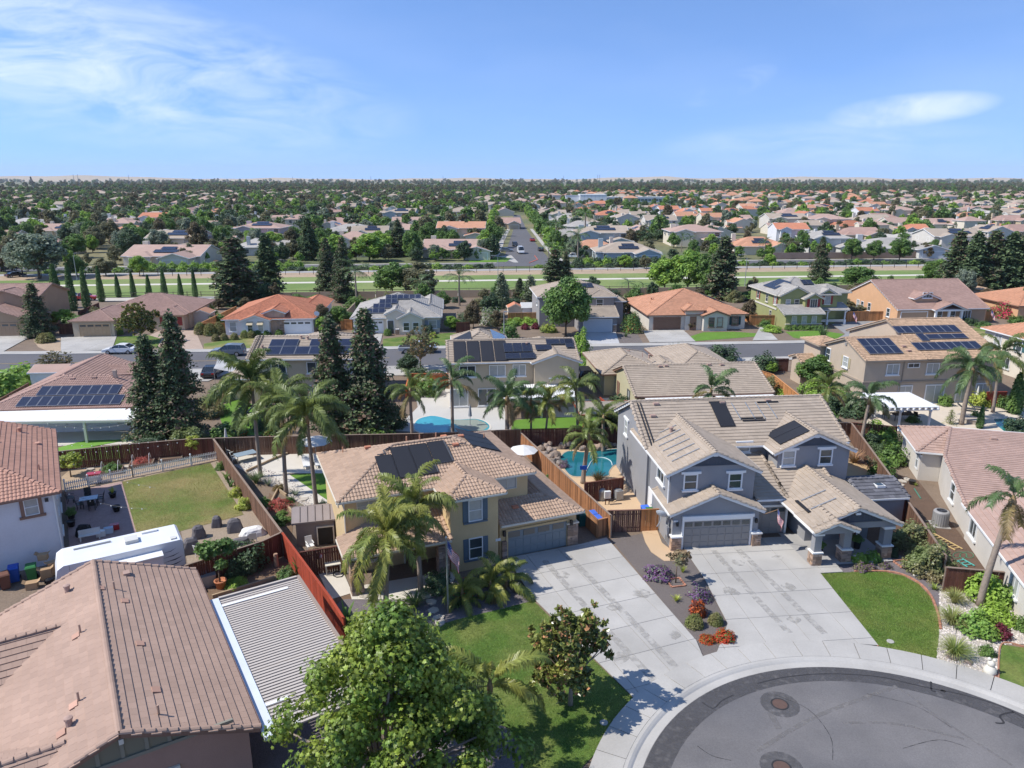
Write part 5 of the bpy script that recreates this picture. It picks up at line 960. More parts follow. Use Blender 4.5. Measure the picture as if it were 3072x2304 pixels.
broad('street_tree',8,3.6,3.5,60,170,.34,LG,91,r0=.14)
g_ = random.Random(4); mcl = []
for i in range(215):      # broad low skirt, ragged pointed top
    z = 2.2 + 7.6 * g_.random() ** 1.15; r = 5.2 * max(.05,1 - ((z - 2.0) / 8.3) ** 1.5) * g_.uniform(.3,1.08); a = g_.uniform(0,6.283); mcl.append((r * math.cos(a) + .4,r * math.sin(a),z,g_.uniform(.4,.95)))
mcl = np.array(mcl); v,f = crown(mcl,200,.155,33,'star',up=.35)
kind('maple',[('trunk',limbs(mcl,2.6,.24,33,60).mesh(PALMT,'trunk',True)),('crown',np_mesh(v,f,MAPLE,'crown'))]); KIND['maple#'] = (10.2,10)
broad('sapling',2.9,.75,.85,12,26,.17,leafmat('sapling_leaf',(.10,.12,.05),(.16,.10,.05)),44,r0=.03,h0=1.5)
broad('citrus',3.2,1.15,1.2,20,90,.16,LY,45,r0=.05); broad('potted',3.6,1.1,1.25,16,95,.19,LG,46,r0=.05,h0=1.6)
def magnolia(name,h,rx,seed,lm,per=46):
    g = random.Random(seed); cl = clumps(58,rx * .9,h * .40,h * .58,seed,(.12,.24),shell=.3); q = np.random.default_rng(seed); Pt = []; Nn = []
    for x,y,z,r in cl:       # rosettes of stiff leaves at the twig ends
        for _ in range(5):
            c = np.array([x,y,z]) + q.normal(size=3) * r * .7; d = q.normal(size=(per // 4,3)) + np.array([0,0,.35]); d /= np.linalg.norm(d,axis=1,keepdims=True); Pt.append(c + d * .08); Nn.append(np.cross(d,q.normal(size=d.shape)) + np.array([0,0,.4]))
    v,f = leaves(np.vstack(Pt),np.vstack(Nn),.22,'oval',seed,.42); v2,f2 = leaves(np.vstack(Pt)[::6],np.vstack(Nn)[::6],.2,'oval',seed + 1,.4)
    kind(name,[('trunk',limbs(cl,h * .26,.12,seed,26).mesh(PALMT,'trunk',True)),('crown',np_mesh(v,f,lm,'crown')),('crown_underside',np_mesh(v2,f2,MAGB,'crown_underside'))]); KIND[name + '#'] = (h,rx * 2)
magnolia('magnolia',5.6,2.3,51,MAGN,92); magnolia('magnolia_light',6,2.6,52,LO)
def conifer(name,h,rb,seed,lm,lm2=None,nb=150,per=26,size=.5):
    g = np.random.default_rng(seed); Pt = []; Nn = []; m = MB().tube([(0,0,-.1),(0,0,h * .5),(0,0,h * .97)],[h * .028,h * .016,.02],7)
    for i in range(nb):
        t = (i / nb) ** .85 * .97 + .03; z = h * t; ln = rb * ((1 - t) ** .75 + .04) * g.uniform(.42,1.25) * (1 if t > .12 else .75); a = g.uniform(0,6.283); d = np.array([math.cos(a),math.sin(a),0]); rise = .25 * ln * (t - .35)
        e = d * ln + np.array([0,0,rise - .12 * ln])
        if i % 3 == 0: m.tube([(0,0,z),tuple(np.array([0,0,z]) + e * .95)],[.035 + .02 * (1 - t),.008],4,False)
        k = max(6,int(per * (ln / rb) ** .7)); s = g.uniform(.25,1.03,k) ** .8; side = np.array([-d[1],d[0],0]); off = g.normal(size=(k,1)) * .30 * (1.15 - s[:,None]) * ln * .9
        Pt.append(np.array([0,0,z]) + s[:,None] * e + off * side + g.normal(size=(k,3)) * np.array([.12,.12,.16]) - np.array([0,0,.2]) * (s[:,None] ** 2)); Nn.append(g.normal(size=(k,3)) * .7 + np.array([0,0,.9]) + d * .5)
    Pt = np.vstack(Pt); Nn = np.vstack(Nn); o = g.uniform(size=len(Pt)) < (.3 if lm2 is not None else 0); v,f = leaves(Pt[~o],Nn[~o],size,'oval',seed,.32)
    parts = [('trunk',m.mesh(W_TRUNK,'trunk')),('crown',np_mesh(v,f,lm,'crown'))]
    if lm2 is not None: v,f = leaves(Pt[o],Nn[o],size,'oval',seed + 1,.32); parts.append(('crown_tips',np_mesh(v,f,lm2,'crown_tips')))
    kind(name,parts); KIND[name + '#'] = (h,rb * 2)
conifer('redwood',12,2.2,71,NEED,NEEDB,300,70,.31); conifer('redwood2',12,2.3,72,NEED,NEEDB,270,74,.31); conifer('pine',13,2.4,73,NEED,NEEDB,230,50,.52); conifer('pine2',13,2.4,74,NEED,LD,230,50,.52); conifer('spruce',5,1.6,75,leafmat('spruce',(.10,.14,.06),(.07,.11,.05),trans=.2),None,130,26,.3)
conifer('norfolk',3,1.0,76,leafmat('norfolk',(.15,.19,.07),trans=.2),None,60,16,.2); conifer('farpine',12,3.0,77,NEED,None,60,16,1.2)
def column(name,h,r,seed,lm,n=4200,size=.22):
    g = np.random.default_rng(seed); t = g.uniform(0,1,n) ** .9; a = g.uniform(0,6.283,n); rr = r * np.minimum(1,(1 - t) ** .55 * 1.05) * np.minimum(1,.55 + t * 4) * g.uniform(.75,1.06,n); P_t = np.stack([rr * np.cos(a),rr * np.sin(a),t * h],1)
    v,f = leaves(P_t,np.stack([np.cos(a),np.sin(a),np.full(n,.5)],1) + g.normal(size=(n,3)) * .4,size,'oval',seed,.35); kind(name,[('trunk',MB().tube([(0,0,0),(0,0,h * .9)],[r * .25,.02],6).mesh(W_TRUNK,'trunk')),('crown',np_mesh(v,f,lm,'crown'))]); KIND[name + '#'] = (h,r * 2)
column('cypress',8,.85,81,CYP); column('vine_column',5,.8,82,LG,3000,.25); column('farcypress',8,.9,83,CYP,500,.6)
def shrub(name,h,r,seed,lm,n=1500,size=.12,lm2=None,fr2=.3,lump=.15,aspect=.5):
    g = np.random.default_rng(seed); d = g.normal(size=(n,3)); d /= np.linalg.norm(d,axis=1,keepdims=True); d[:,2] = np.abs(d[:,2]) * 1.0 - .12 * (g.uniform(size=n) < .3); ph = g.uniform(0,6,6)
    k = 1 + lump * (np.sin(d[:,0] * 5 + ph[0]) * np.sin(d[:,1] * 5 + ph[1]) + .6 * np.sin(d[:,2] * 7 + ph[2] + d[:,0] * 4)); rad = k[:,None] * g.uniform(.72,1.03,(n,1)); Pt = d * rad * np.array([r,r,h * .92]) + np.array([0,0,h * .06]); o = g.uniform(size=n) < (fr2 if lm2 else 0)
    v,f = leaves(Pt[~o],(d + np.array([0,0,.4]) + g.normal(size=(n,3)) * .4)[~o],size,'oval',seed,aspect); m = MB()
    for i in range(5): a = i * 1.26 + .3; m.tube([(0,0,-.05),(math.cos(a) * r * .4,math.sin(a) * r * .4,h * .55)],[.03 + h * .01,.01],5)
    parts = [('stem',m.mesh(W_TRUNK,'stem')),('foliage',np_mesh(v,f,lm,'foliage'))]
    if lm2: v,f = leaves(Pt[o] * 1.03,(d + np.array([0,0,.6]))[o],size * .9,'oval',seed + 1,.6); parts.append(('blossom',np_mesh(v,f,lm2,'blossom')))
    kind(name,parts); KIND[name + '#'] = (h,r * 2)
shrub('ball',.8,.5,101,leafmat('box_leaf',(.09,.14,.03),(.12,.13,.04)),1500,.07,lump=.05); shrub('bush',1.3,.8,102,LG,1300,.14,lump=.25); shrub('bushd',1.6,1.1,103,LD,1600,.15,lump=.22); shrub('bushb',1.3,.9,104,LB,1300,.15,lump=.22); shrub('bushy',1.0,.8,105,LY,1100,.13,lump=.25)
shrub('bigbush',2.6,1.7,106,leafmat('laurel_leaf',(.10,.15,.045),(.13,.13,.05),rough=.35),3600,.17,lump=.2); shrub('lavender',.7,.8,107,LGB,900,.12,PURP,.6,.3); shrub('redflower',.55,.6,108,LG,900,.10,REDL,.72,.12); shrub('crimson',.95,.55,109,CRIM,900,.16,REDL,.25,.2,.25)
shrub('maroon',.8,.6,110,MAROON,900,.12,lump=.15); shrub('oleander',2.6,1.7,111,LG,1800,.2,WHT,.5,.25); shrub('hydrangea',.8,.6,112,LB,700,.16,WHT,.12,.15); shrub('rose_bush',.9,.6,113,LG,500,.12,REDL,.15,.3); shrub('heather',.6,.5,114,LO,500,.12,PURP,.25,.3)
shrub('clipped',1.0,.62,115,LG,1200,.11,lump=.04); shrub('bougainvillea',2.6,1.9,116,LG,1600,.2,leafmat('bougainvillea_red',(.32,.02,.05),(.2,.02,.04)),.6,.25); shrub('photinia',3.4,1.9,117,LG,2400,.2,leafmat('photinia_red',(.30,.06,.03)),.05,.2); shrub('rusttwig',.8,.8,118,REDTW,800,.14,lump=.3,aspect=.2); shrub('strawb',.4,.45,119,STRAW,400,.2,lump=.2,aspect=.12); shrub('hedge_clump',1.6,1.5,120,LD,700,.3,lump=.2); shrub('hedge_bright',1.6,1.5,121,LB,700,.3,lump=.2)
def blades(name,h,r,seed,lm,n=160,wd=.03,arch=.5,lm2=None):
    """fountain of arching blades"""
    g = np.random.default_rng(seed); V = []; F = []
    for i in range(n):
        a = g.uniform(0,6.283); tl = g.uniform(.1,1) ** .7; d = np.array([math.cos(a),math.sin(a),0]); sd = np.array([-d[1],d[0],0]) * wd * g.uniform(.6,1.2); hh = h * g.uniform(.6,1.05); k = len(V); b = d * g.uniform(0,.12) * r
        for s in (0,.35,.7,1): p = b + d * (r * tl * s ** (1 + arch)) + np.array([0,0,hh * (s - arch * .75 * tl * s ** 3)]); V += [p + sd * (1 - s * .85),p - sd * (1 - s * .85)]
        F += [(k + 2 * j,k + 2 * j + 1,k + 2 * j + 3,k + 2 * j + 2) for j in range(3)]
    kind(name,[('stem',MB().lathe([(r * .12,-.03),(r * .1,.06)],7).mesh(W_TRUNK,'stem')),('blade_tuft',np_mesh(np.array(V),np.array(F),lm,'blade_tuft'))]); KIND[name + '#'] = (h,r * 2)
blades('grass_clump',1.25,1.15,131,leafmat('reed_blade',(.16,.235,.05),(.20,.23,.075)),420,.022,.7); blades('agave',.7,.65,132,LGB,44,.06,.2); blades('flax',.9,.75,133,LY,70,.045,.3); blades('tuft',.5,.5,134,LY,60,.035,.35); blades('cordyline',2.2,1.5,135,leafmat('flax_mix',(.16,.15,.05),(.24,.17,.08)),160,.06,.4); blades('banana',1.8,1.1,136,LG,16,.22,.45); blades('thrax',2.4,1.8,137,PALMD,120,.07,.5)
# ---- queen palm: each frond an object of its own
def frond(ln,elev,droop,seed,lm_n=84,leaf=.72,spread=.9):
    g = np.random.default_rng(seed); n = 16; s = np.linspace(0,1,n); ang = elev - droop * s ** 1.4; step = ln / (n - 1); x = np.concatenate([[0],np.cumsum(np.cos(ang[:-1]) * step)]); z = np.concatenate([[0],np.cumsum(np.sin(ang[:-1]) * step)])
    V = []; F = []
    for i in range(n):
        wv = .035 * (1 - s[i] * .85); V += [(x[i],wv,z[i]),(x[i],-wv,z[i]),(x[i],0,z[i] - wv)]
        if i: k = (i - 1) * 3; F += [(k,k + 3,k + 4,k + 1),(k + 1,k + 4,k + 5,k + 2),(k + 2,k + 5,k + 3,k)]
    for i in range(lm_n):
        t = .13 + .87 * i / lm_n; px,pz,an = np.interp(t,s,x),np.interp(t,s,z),np.interp(t,s,ang); fw = np.array([math.cos(an),0,math.sin(an)]); upv = np.array([-math.sin(an),0,math.cos(an)]); L_n = leaf * (math.sin(min(1,t * 1.15) * math.pi * .86) * .75 + .3)
        for sd in (-1,1):
            q = g.uniform(-.25,.35); d1 = fw * (.55 + .25 * g.uniform()) + np.array([0,sd,0]) * spread * g.uniform(.6,1.05) + upv * q; d1 /= np.linalg.norm(d1); L_i = L_n * g.uniform(.8,1.15); a = np.array([px,0,pz]); b = a + d1 * L_i * .5; c = b + (d1 * .55 + np.array([0,0,-.75])) * L_i * .55; w_ = fw * .026; k = len(V)
            V += [a - w_,a + w_,b - w_ * 1.2,b + w_ * 1.2,c]; F += [(k,k + 1,k + 3,k + 2),(k + 2,k + 3,k + 4,k + 4)]
    V = np.array(V,float); T = [(f[0],f[1],f[2]) for f in F] + [(f[0],f[2],f[3]) for f in F if f[2] != f[3]]; return V,np.array(T)
FROND = {}
for c,lm in (('n',PALM),('y',PALMY),('d',PALMD),('b',STRAW)):
    FROND[c] = [[np_mesh(*frond(3.1,R(e),R(dr),200 + i * 7 + j),lm,'frond') for j in range(2)] for i,(e,dr) in enumerate(((76,95),(56,115),(34,115),(12,98),(-16,62)))]
    V_,F_l = [],[]; k = 0
def palm(loc,h,label,scale=1.0,col='n',n=17,seed=1,lean=(0,0),rad=.17,group=None,name='palm_tree',top=True):
    g = random.Random(seed); t = thing(name,loc,0,label,'palm tree',group); m = MB(); lean = lean if lean != (0,0) else (g.uniform(-.35,.35),g.uniform(-.3,.3)); pts = []; rr = []
    for i in range(13): s = i / 12; pts.append((lean[0] * s ** 1.5,lean[1] * s ** 1.5,h * s - .05)); rr.append(rad * (1.3 if i == 0 else 1.05 - .3 * s) * (1 + .05 * (i % 2)))
    m.tube(pts,rr,9); m.build('trunk',PALMT,t,True); tx,ty = lean
    MB().tube([(tx,ty,h - .15),(tx,ty,h + .35),(tx,ty,h + .75)],[rad * .95,rad * 1.15,rad * .3],8).build('crown_shaft',mat('palm_boot',(.30,.21,.11),.9,.3,5),t,True)
    for i in range(n):
        el = min(4,int(i / n * 5.0)); q = FROND['b' if i >= n - 2 and h > 3 else col][el][i % 2]; o = obj('frond',q,t); o.location = (tx,ty,h + .55 - .08 * el); o.rotation_euler = (R(g.uniform(-22,22)),R(g.uniform(-14,14)),i * 2.399 + g.uniform(-.4,.4)); k = scale * g.uniform(.78,1.15); o.scale = (k,k,k)
    return t
V_,F_l,k = [],[],0
for i in range(15):
    v,f = frond(3.0,R((75,50,30,8,-15)[i % 5]),R((75,90,95,85,55)[i % 5]),300 + i,22,.8); a = i * 2.399; ca,sa = math.cos(a),math.sin(a); v = v @ np.array([[ca,sa,0],[-sa,ca,0],[0,0,1]]); V_.append(v + np.array([0,0,6.2])); F_l.append(f + k); k += len(v)
kind('farpalm',[('trunk',MB().tube([(0,0,0),(0,0,3.2),(.1,0,6.4)],[.2,.15,.13],6).mesh(PALMT,'trunk')),('crown',np_mesh(np.vstack(V_),np.vstack(F_l),PALMD,'crown'))]); KIND['farpalm#'] = (8.0,5.6)
def plant(k,loc,label,cat,name,w=None,h=None,rz=None,group=None,z=0):
    """a plant of kind k scaled to width w and height h (metres)"""
    H0,W0 = KIND[k + '#']; t = thing(name,(loc[0],loc[1],z),rnd.uniform(0,6.28) if rz is None else rz,label,cat,group); sw = (w or W0) / W0; sh = (h or H0) / H0; t.scale = (sw,sw,sh)
    for nm,me in KIND[k]:
        q = obj(nm,me,t)
        if nm in ('crown_underside','crown_tips','blossom'): q['kind'] = 'stuff'
        if nm == 'crown': KOBJ[k] = q
    return t
def plant_px(k,bx,by,ty,wpx,label,cat='tree',name=None,group=None):
    """foot at photo pixel (bx,by), top at row ty, wpx pixels wide"""
    x,y = at(bx,by); return plant(k,(x,y),label,cat,name or {'tree': 'tree','conifer': 'conifer','shrub': 'shrub','palm tree': 'palm_tree','cypress': 'cypress_tree'}.get(cat,'shrub'),metres(wpx,y),max(.3,height_at(ty,y)),group=group)
ORD = ('first','second','third','fourth','fifth','sixth','seventh','eighth','ninth','tenth','eleventh','twelfth','thirteenth','fourteenth','fifteenth','sixteenth','seventeenth','eighteenth','nineteenth','twentieth','twenty-first')
# ================================================================ FENCES
BOARD = {}
def fence(pts,label,m=W_OLD,h=1.8,wd=.145,rail=True,sep=True,name='fence',post=2.4,capm=None,group=None,boards=True):
    """board fence along world points: every board, post and cap rail a piece"""
    f = thing(name,(pts[0][0],pts[0][1]),0,label,'fence',group); o = Vector(pts[0][:2]); jm = MB(); cnt = 0
    for a,b in zip(pts,pts[1:]):
        a,b = Vector(a[:2]) - o,Vector(b[:2]) - o; d = b - a; ln = d.length; d.normalize(); ang = math.atan2(d.y,d.x); n = max(1,int(ln / wd)); q = Matrix.Rotation(ang,4,'Z')
        for i in range(n if boards else 0):
            p = a + d * (ln * (i + .5) / n); w_ = ln / n - .012; key = (round(w_,3),h,m.name)
            if sep and cnt < 300:
                if key not in BOARD: BOARD[key] = MB().box(-w_ / 2,-.012,.03,w_ / 2,.012,h).mesh(m,'board')
                k = obj('board',BOARD[key],f); k.location = (p.x,p.y,rnd.uniform(-.015,.01)); k.rotation_euler = (0,rnd.uniform(-.006,.006),ang); cnt += 1
            else:
                z1 = h + rnd.uniform(-.015,.01); pts8 = [Vector((x,y,z)) for z in (.03,z1) for x,y in ((-w_ / 2,-.012),(w_ / 2,-.012),(w_ / 2,.012),(-w_ / 2,.012))]
                jm.add([tuple(q @ v + Vector((p.x,p.y,0))) for v in pts8],[(3,2,1,0),(4,5,6,7),(0,1,5,4),(1,2,6,5),(2,3,7,6),(3,0,4,7)])
        k = max(1,round(ln / post))
        for i in range(k + 1):
            p = a + d * (ln * i / k); s = d.orthogonal().normalized() * .055; P_ = MB().box(-.05,-.05,0,.05,.05,h + .03).build('post',capm or m,f); P_.location = (p.x + s.x,p.y + s.y,0); P_.rotation_euler = (0,0,ang)
        if rail:
            for z,w2,h2 in ((h + .045,.15,.045),(h * .82,.05,.09),(h * .2,.05,.09)):
                s = d.orthogonal().normalized() * (.0 if z > h else .045); MB().bar((a.x + s.x,a.y + s.y,z),(b.x + s.x,b.y + s.y,z),w2,h2).build('cap_rail' if z > h else 'rail',capm or m,f)
    if jm.v: t = jm.build('boards',m,f); t['kind'] = 'stuff'
    return f
GREYCAP = mat('greyed_rail_wood',(.27,.20,.155),.9,.2,2)
fence([W('m0',1770,325,1.8),W('m1',0,555,1.8),(-15.92,46.18)],'weathered brown fence between dry lawn and tan house yard',W_OLD,capm=GREYCAP)
fence([(-15.85,46.08),(-10.63,37.97),(-9.4,35.9)],'bright red stained fence beside the louvred patio cover',W_RED)
fence([(-42.5,61.2),(-40.58,61.82),(-36,63.5),(-30.59,65.0),(-28.2,65.3)],'dark back fence hung with dots of lights behind garden beds',W_DARK,capm=GREYCAP)
fence([(-28.0,65.32),(-22.2,65.83),(-8.23,66.68),(.8,67.85)],'weathered back fence behind the three tall palms',W_OLD,capm=GREYCAP)
fence([(.95,67.87),(11.3,68.5)],'dark red fence behind the rock-edged pool',W_DARK)
fence([(.85,66.9),(4.6,56.0),(6.05,52.0),(7.17,48.83)],'long cedar fence between tan house and grey house',mat('sunlit_cedar',(.30,.14,.065),.88,.2,1.5,var=.42,fine=.15),capm=GREYCAP)  # the cedar's own orange brown, varied board by board
fence([W('m0',1540,1375,1.8),W('m0',2175,1175,1.8),(-15.95,46.1)],'dark red fence between trailer yard and potted tree',W_DARK,capm=GREYCAP)
fence([W('m1',555,1268,1.8),W('m1',905,1212,1.8)],'dark gate fence with round sign beside tan house',W_DARK)
fence([W('m2',1175,922,1.75),W('m2',1450,915,1.75)],'dark slatted side gate left of grey house',mat('gate_slat_wood',(.15,.08,.06),.88,.2,2,var=.3),1.75)
fence([W('m2',1452,915,1.75),W('m2',1592,908,1.75)],'orange new cedar panel next to grey house wall',W_NEW,1.75)
for a,b,lb in (((6.95,47.4),(7.9,48.4),'front'),((5.3,49.2),(6.95,47.4),'left')): pass
fence([W('m2',985,905,1.4),W('m2',1085,1000,1.4),W('m2',1195,972,1.4),W('m2',1175,930,1.4)],'cedar bin enclosure at the end of driveway',mat('bin_cedar',(.33,.165,.08),.88,.2,1.5,var=.3),1.4)
fence([W('m2',985,692,1.7),W('m2',1300,650,1.7),W('m2',1302,640,1.7)],'dark screen fence behind pool equipment',W_DARK,1.7)
fence([W('m3',595,192,1.8),W('m3',780,192,1.8),W('m3',870,310,1.8),W('m3',1090,610,1.8),W('m3',1250,842,1.8),W('m3',1560,1290,1.8)],'long brown fence between grey house and pale beige house',W_OLD,capm=GREYCAP)
fence([W('m3',985,845,1.8),W('m3',1245,838,1.8)],'short dark fence in front of the shingled shed',W_DARK)
fence([W('m3',1572,1392,1.7),W('m3',2050,1432,1.7)],'red brown front fence panel behind round green shrubs',W_DARK,1.7,capm=GREYCAP)
fence([W('m3',785,190,1.8),W('m3',1160,225,1.8)],'red brown fence behind the white pergola hedge',W_DARK)
fence([W('u3',-20,850,1.8),W('u3',130,895,1.8),W('u3',400,1112,1.8)],'orange cedar fence beside the bushy garden of solar house',W_NEW)
fence([W('u3',1910,1042,1.8),W('u3',2072,1040,1.8)],'red gate fence right of the solar house',W_RED)
fence([W('u1',1430,1000,1.8),W('u1',1462,890,1.8),W('u1',1775,888,1.8)],'bright orange red fence left of house with heating panels',mat('orange_stain',(.44,.12,.04),.85,.15,2,var=.2),sep=False)
fence([W('u2',1105,1085,1.8),W('u2',1195,1165,1.8)],'short red fence beside round shrub behind gazebo',W_RED,sep=False)
fence([W('u2',1020,880,1.8),W('u2',1185,870,1.8)],'dark gate between sage house and heating panel house',W_DARK,sep=False)
for i,(pp_,lb,m_) in enumerate((([W('u0',1665,470,1.8),W('u0',1860,470,1.8)],'cedar fence front left of terracotta roofed house',W_NEW),([W('u0',1665,468,1.8),W('u0',1960,330,1.8)],'cedar side fence running back beside terracotta roofed house',W_NEW),([W('u0',480,475,1.8),W('u0',640,470,1.8)],'dark fence between conifer and tan garage',W_DARK),([W('u1',890,440,1.8),W('u1',980,440,1.8)],'cedar gate between terracotta and pale grey houses',W_NEW),([W('u1',890,420,1.8),W('u1',1010,300,1.8)],'tan side wall fence between terracotta and pale grey houses',mat('tan_block',(.40,.31,.22))),([W('u1',1850,465,1.8),W('u1',1960,462,1.8)],'dark fence beside the yellow green shrubs',W_DARK),([W('u2',345,395,1.6),W('u2',600,390,1.6)],'picket fence in front of the two small sheds',W_NEW),
    ([W('u3',-60,405,1.8),W('u3',145,405,1.8)],'cedar fence left of the olive green house',W_NEW),([W('u2',2060,265,1.8),W('u2',2212,340,1.8),W('u3',0,400,1.8)],'orange cedar fence behind orange roofed house',W_NEW),([W('u3',745,378,1.8),W('u3',910,372,1.8),W('u3',1045,372,1.8)],'cedar fence between olive and peach houses',W_NEW),([W('u3',1815,370,1.8),W('u3',1960,375,1.8)],'cedar fence right of the columned porch',W_NEW),([W('u3',120,765,1.8),W('u3',260,765,1.8)],'short red brown fence by street left of solar house',W_DARK),([W('u0',0,1115,1.6),W('u0',240,980,1.6)],'grey brown fence along the left hedge',W_OLD),([W('u0',650,375,1.8),W('u0',820,300,1.8)],'low dark wall fence behind the tan house',W_DARK))):
    fence(pp_,lb,m_,sep=False)
# block wall behind the row, rail fence and mesh fence in the park
def rail_fence(pts,label,h,n,m,post=3.2,mesh=False):
    f = thing('mesh_fence' if mesh else 'rail_fence',(0,0),0,label,'fence')
    for a,b in zip(pts,pts[1:]):
        d = Vector(b) - Vector(a); k = max(1,int(d.length / post))
        for i in range(k): p = Vector(a) + d * i / k; MB().box(p.x - .06,p.y - .06,0,p.x + .06,p.y + .06,h).build('post',m,f)
        for j in range(n): z = h * (j + .75) / n; MB().bar((*a,z),(*b,z),.05,.1 if not mesh else .03).build('rail',m,f)
rail_fence([(x,171.3 + TB * x) for x in range(-118,128,12)],'low two-rail wooden fence along the near edge of park lawn',1.1,2,mat('grey_rail',(.20,.16,.12)),3.0)
rail_fence([(x,209.5 + TB * x) for x in range(-130,132,15)],'thin dark wire fence along the canal bank',1.8,3,mat('dark_wire',(.10,.09,.085)),3.75,True)
bw = thing('block_wall',(0,0),0,'long low tan block wall behind the row of houses','wall')
for x in range(-60,120,6): MB().box(x + .02,163.6 + TB * (x + 3),0,x + 5.98,163.8 + TB * (x + 3),1.7).build('panel',mat('tan_block',(.40,.31,.22)),bw)
bw = thing('block_wall',(0,0),0,'brown block wall beyond the parkway on the right','wall')
for x in range(86,190,6): MB().box(x + .02,236.2 + TB * (x + 3),0,x + 5.98,236.5 + TB * (x + 3),2.1).build('panel',mat('brown_block',(.26,.19,.155)),bw)
# white picket fence of the dry lawn
pk = thing('picket_fence',(0,0),0,'white picket fence between garden beds and dry lawn','fence'); pa = [Vector((*W('m0',545,760),0)),Vector((*W('m0',1105,640),0)),Vector((*W('m0',1815,495),0))]
PKM = MB().add([(-.035,-.01,.08),(.035,-.01,.08),(.035,-.01,.85),(0,-.01,.93),(-.035,-.01,.85),(-.035,.01,.08),(.035,.01,.08),(.035,.01,.85),(0,.01,.93),(-.035,.01,.85)],[(0,1,2,3,4),(9,8,7,6,5),(0,5,6,1),(1,6,7,2),(2,7,8,3),(3,8,9,4),(4,9,5,0)]).mesh(WHITE,'picket')
for a,b in zip(pa,pa[1:]):
    d = b - a; ln = d.length; ang = math.atan2(d.y,d.x)
    for i in range(int(ln / .15)): o = obj('picket',PKM,pk); o.location = a + d * (i * .15 / ln); o.rotation_euler = (0,0,ang)
    for z in (.25,.7): MB().bar(a + Vector((0,.03,z)),b + Vector((0,.03,z)),.04,.08).build('rail',WHITE,pk)
    for i in range(4): p = a + d * (i / 3); MB().lathe([(.07,0),(.07,1.02),(.09,1.03),(.09,1.08),(.02,1.16)],6,(p.x,p.y)).build('post',WHITE,pk)
# ================================================================ TREES AND PALMS NEAR BY
plant('maple',(-5.0,23.6),'big bright green maple at the bottom, in front of the lawn','tree','maple_tree',rz=.4)
plant('magnolia',at(1711,2117),'magnolia tree with pale trunk on front lawn beside driveway','tree','magnolia_tree',rz=1.0)
palm(at(1158,1838),4.4,'queen palm in front of tan house porch, lower of two',1.08,'y',26,3,(.3,.3))
palm(at(1262,1775),5.3,'queen palm in front of tan house, taller with fronds over the roof',1.0,'y',22,4,(-.2,.3),.16)
palm((-1.1,28.6),2.6,'young yellow palm on the front lawn beside the maple',.95,'y',12,5,rad=.13)
palm(at(950,1533),7.3,'tall palm nearest tan house of the three back yard palms',1.25,'n',26,6,(-.3,.3)); palm(at(859,1482),7.4,'tall palm in the middle of the three back yard palms',1.25,'n',25,7,(.1,.5)); palm(at(782,1431),8.0,'tall palm at the left of the three back yard palms',1.35,'n',27,8,(-.1,.3))
palm(at(1238,1352),5.6,'palm left of the kidney pool, leaning fronds over fence',.85,'n',16,9); palm((-5.9,69),6.0,'palm in front of the kidney pool, dark trunk',1.0,'d',15,10); palm((-.45,68.6),4.3,'stout palm right of pool umbrella behind tan roof',1.0,'d',20,11,rad=.24)
palm((1.9,69.2),4.0,'slim palm at fence corner, left of a pair',.95,'d',13,12,rad=.11); palm((3.3,68.9),3.9,'slim leaning palm at fence corner, right of a pair',.95,'y',13,13,(.3,0),.11); palm((6.6,69.6),4.9,'palm standing before the tan gazebo',1.05,'n',14,14,rad=.13); palm(at(1749,1450),4.0,'palm beside the dark rock-edged pool',.85,'n',18,15,rad=.2); palm((8.8,66.6),3.0,'small bright palm behind the rock-edged pool',.85,'n',14,16)
palm(at(2123,1330),5.0,'palm behind the grey roof ridge before white patio cover',1.05,'d',11,17,rad=.13); palm((32.3,71.5),4.4,'slim palm at fence corner, left of white pergola',.9,'n',14,18,rad=.12); palm(at(2579,1353),4.8,'palm with ragged trunk in front of white pergola',1.05,'d',12,19,(.35,.2),.17); palm(at(2883,1274),5.8,'big palm on cream deck in front of solar house',1.25,'d',20,20,rad=.24)
palm((54.2,79),6.4,'palm cut off by right edge beside deck',1.15,'n',14,21); palm(at(2938,1816),6.5,'leaning palm in white rocks before pale beige house',.95,'d',9,22,(1.0,.3),.2)
for x,y,sc_,lb in ((-3.4,40.3,.62,'left'),(-1.6,41.0,.7,'middle'),(-.1,41.6,.78,'right')): palm((x,y),.35,f'low clump palm under shuttered windows, {lb} of three',sc_,'y' if lb != 'right' else 'n',14,int(x * 10) + 90,rad=.1,name='dwarf_palm')
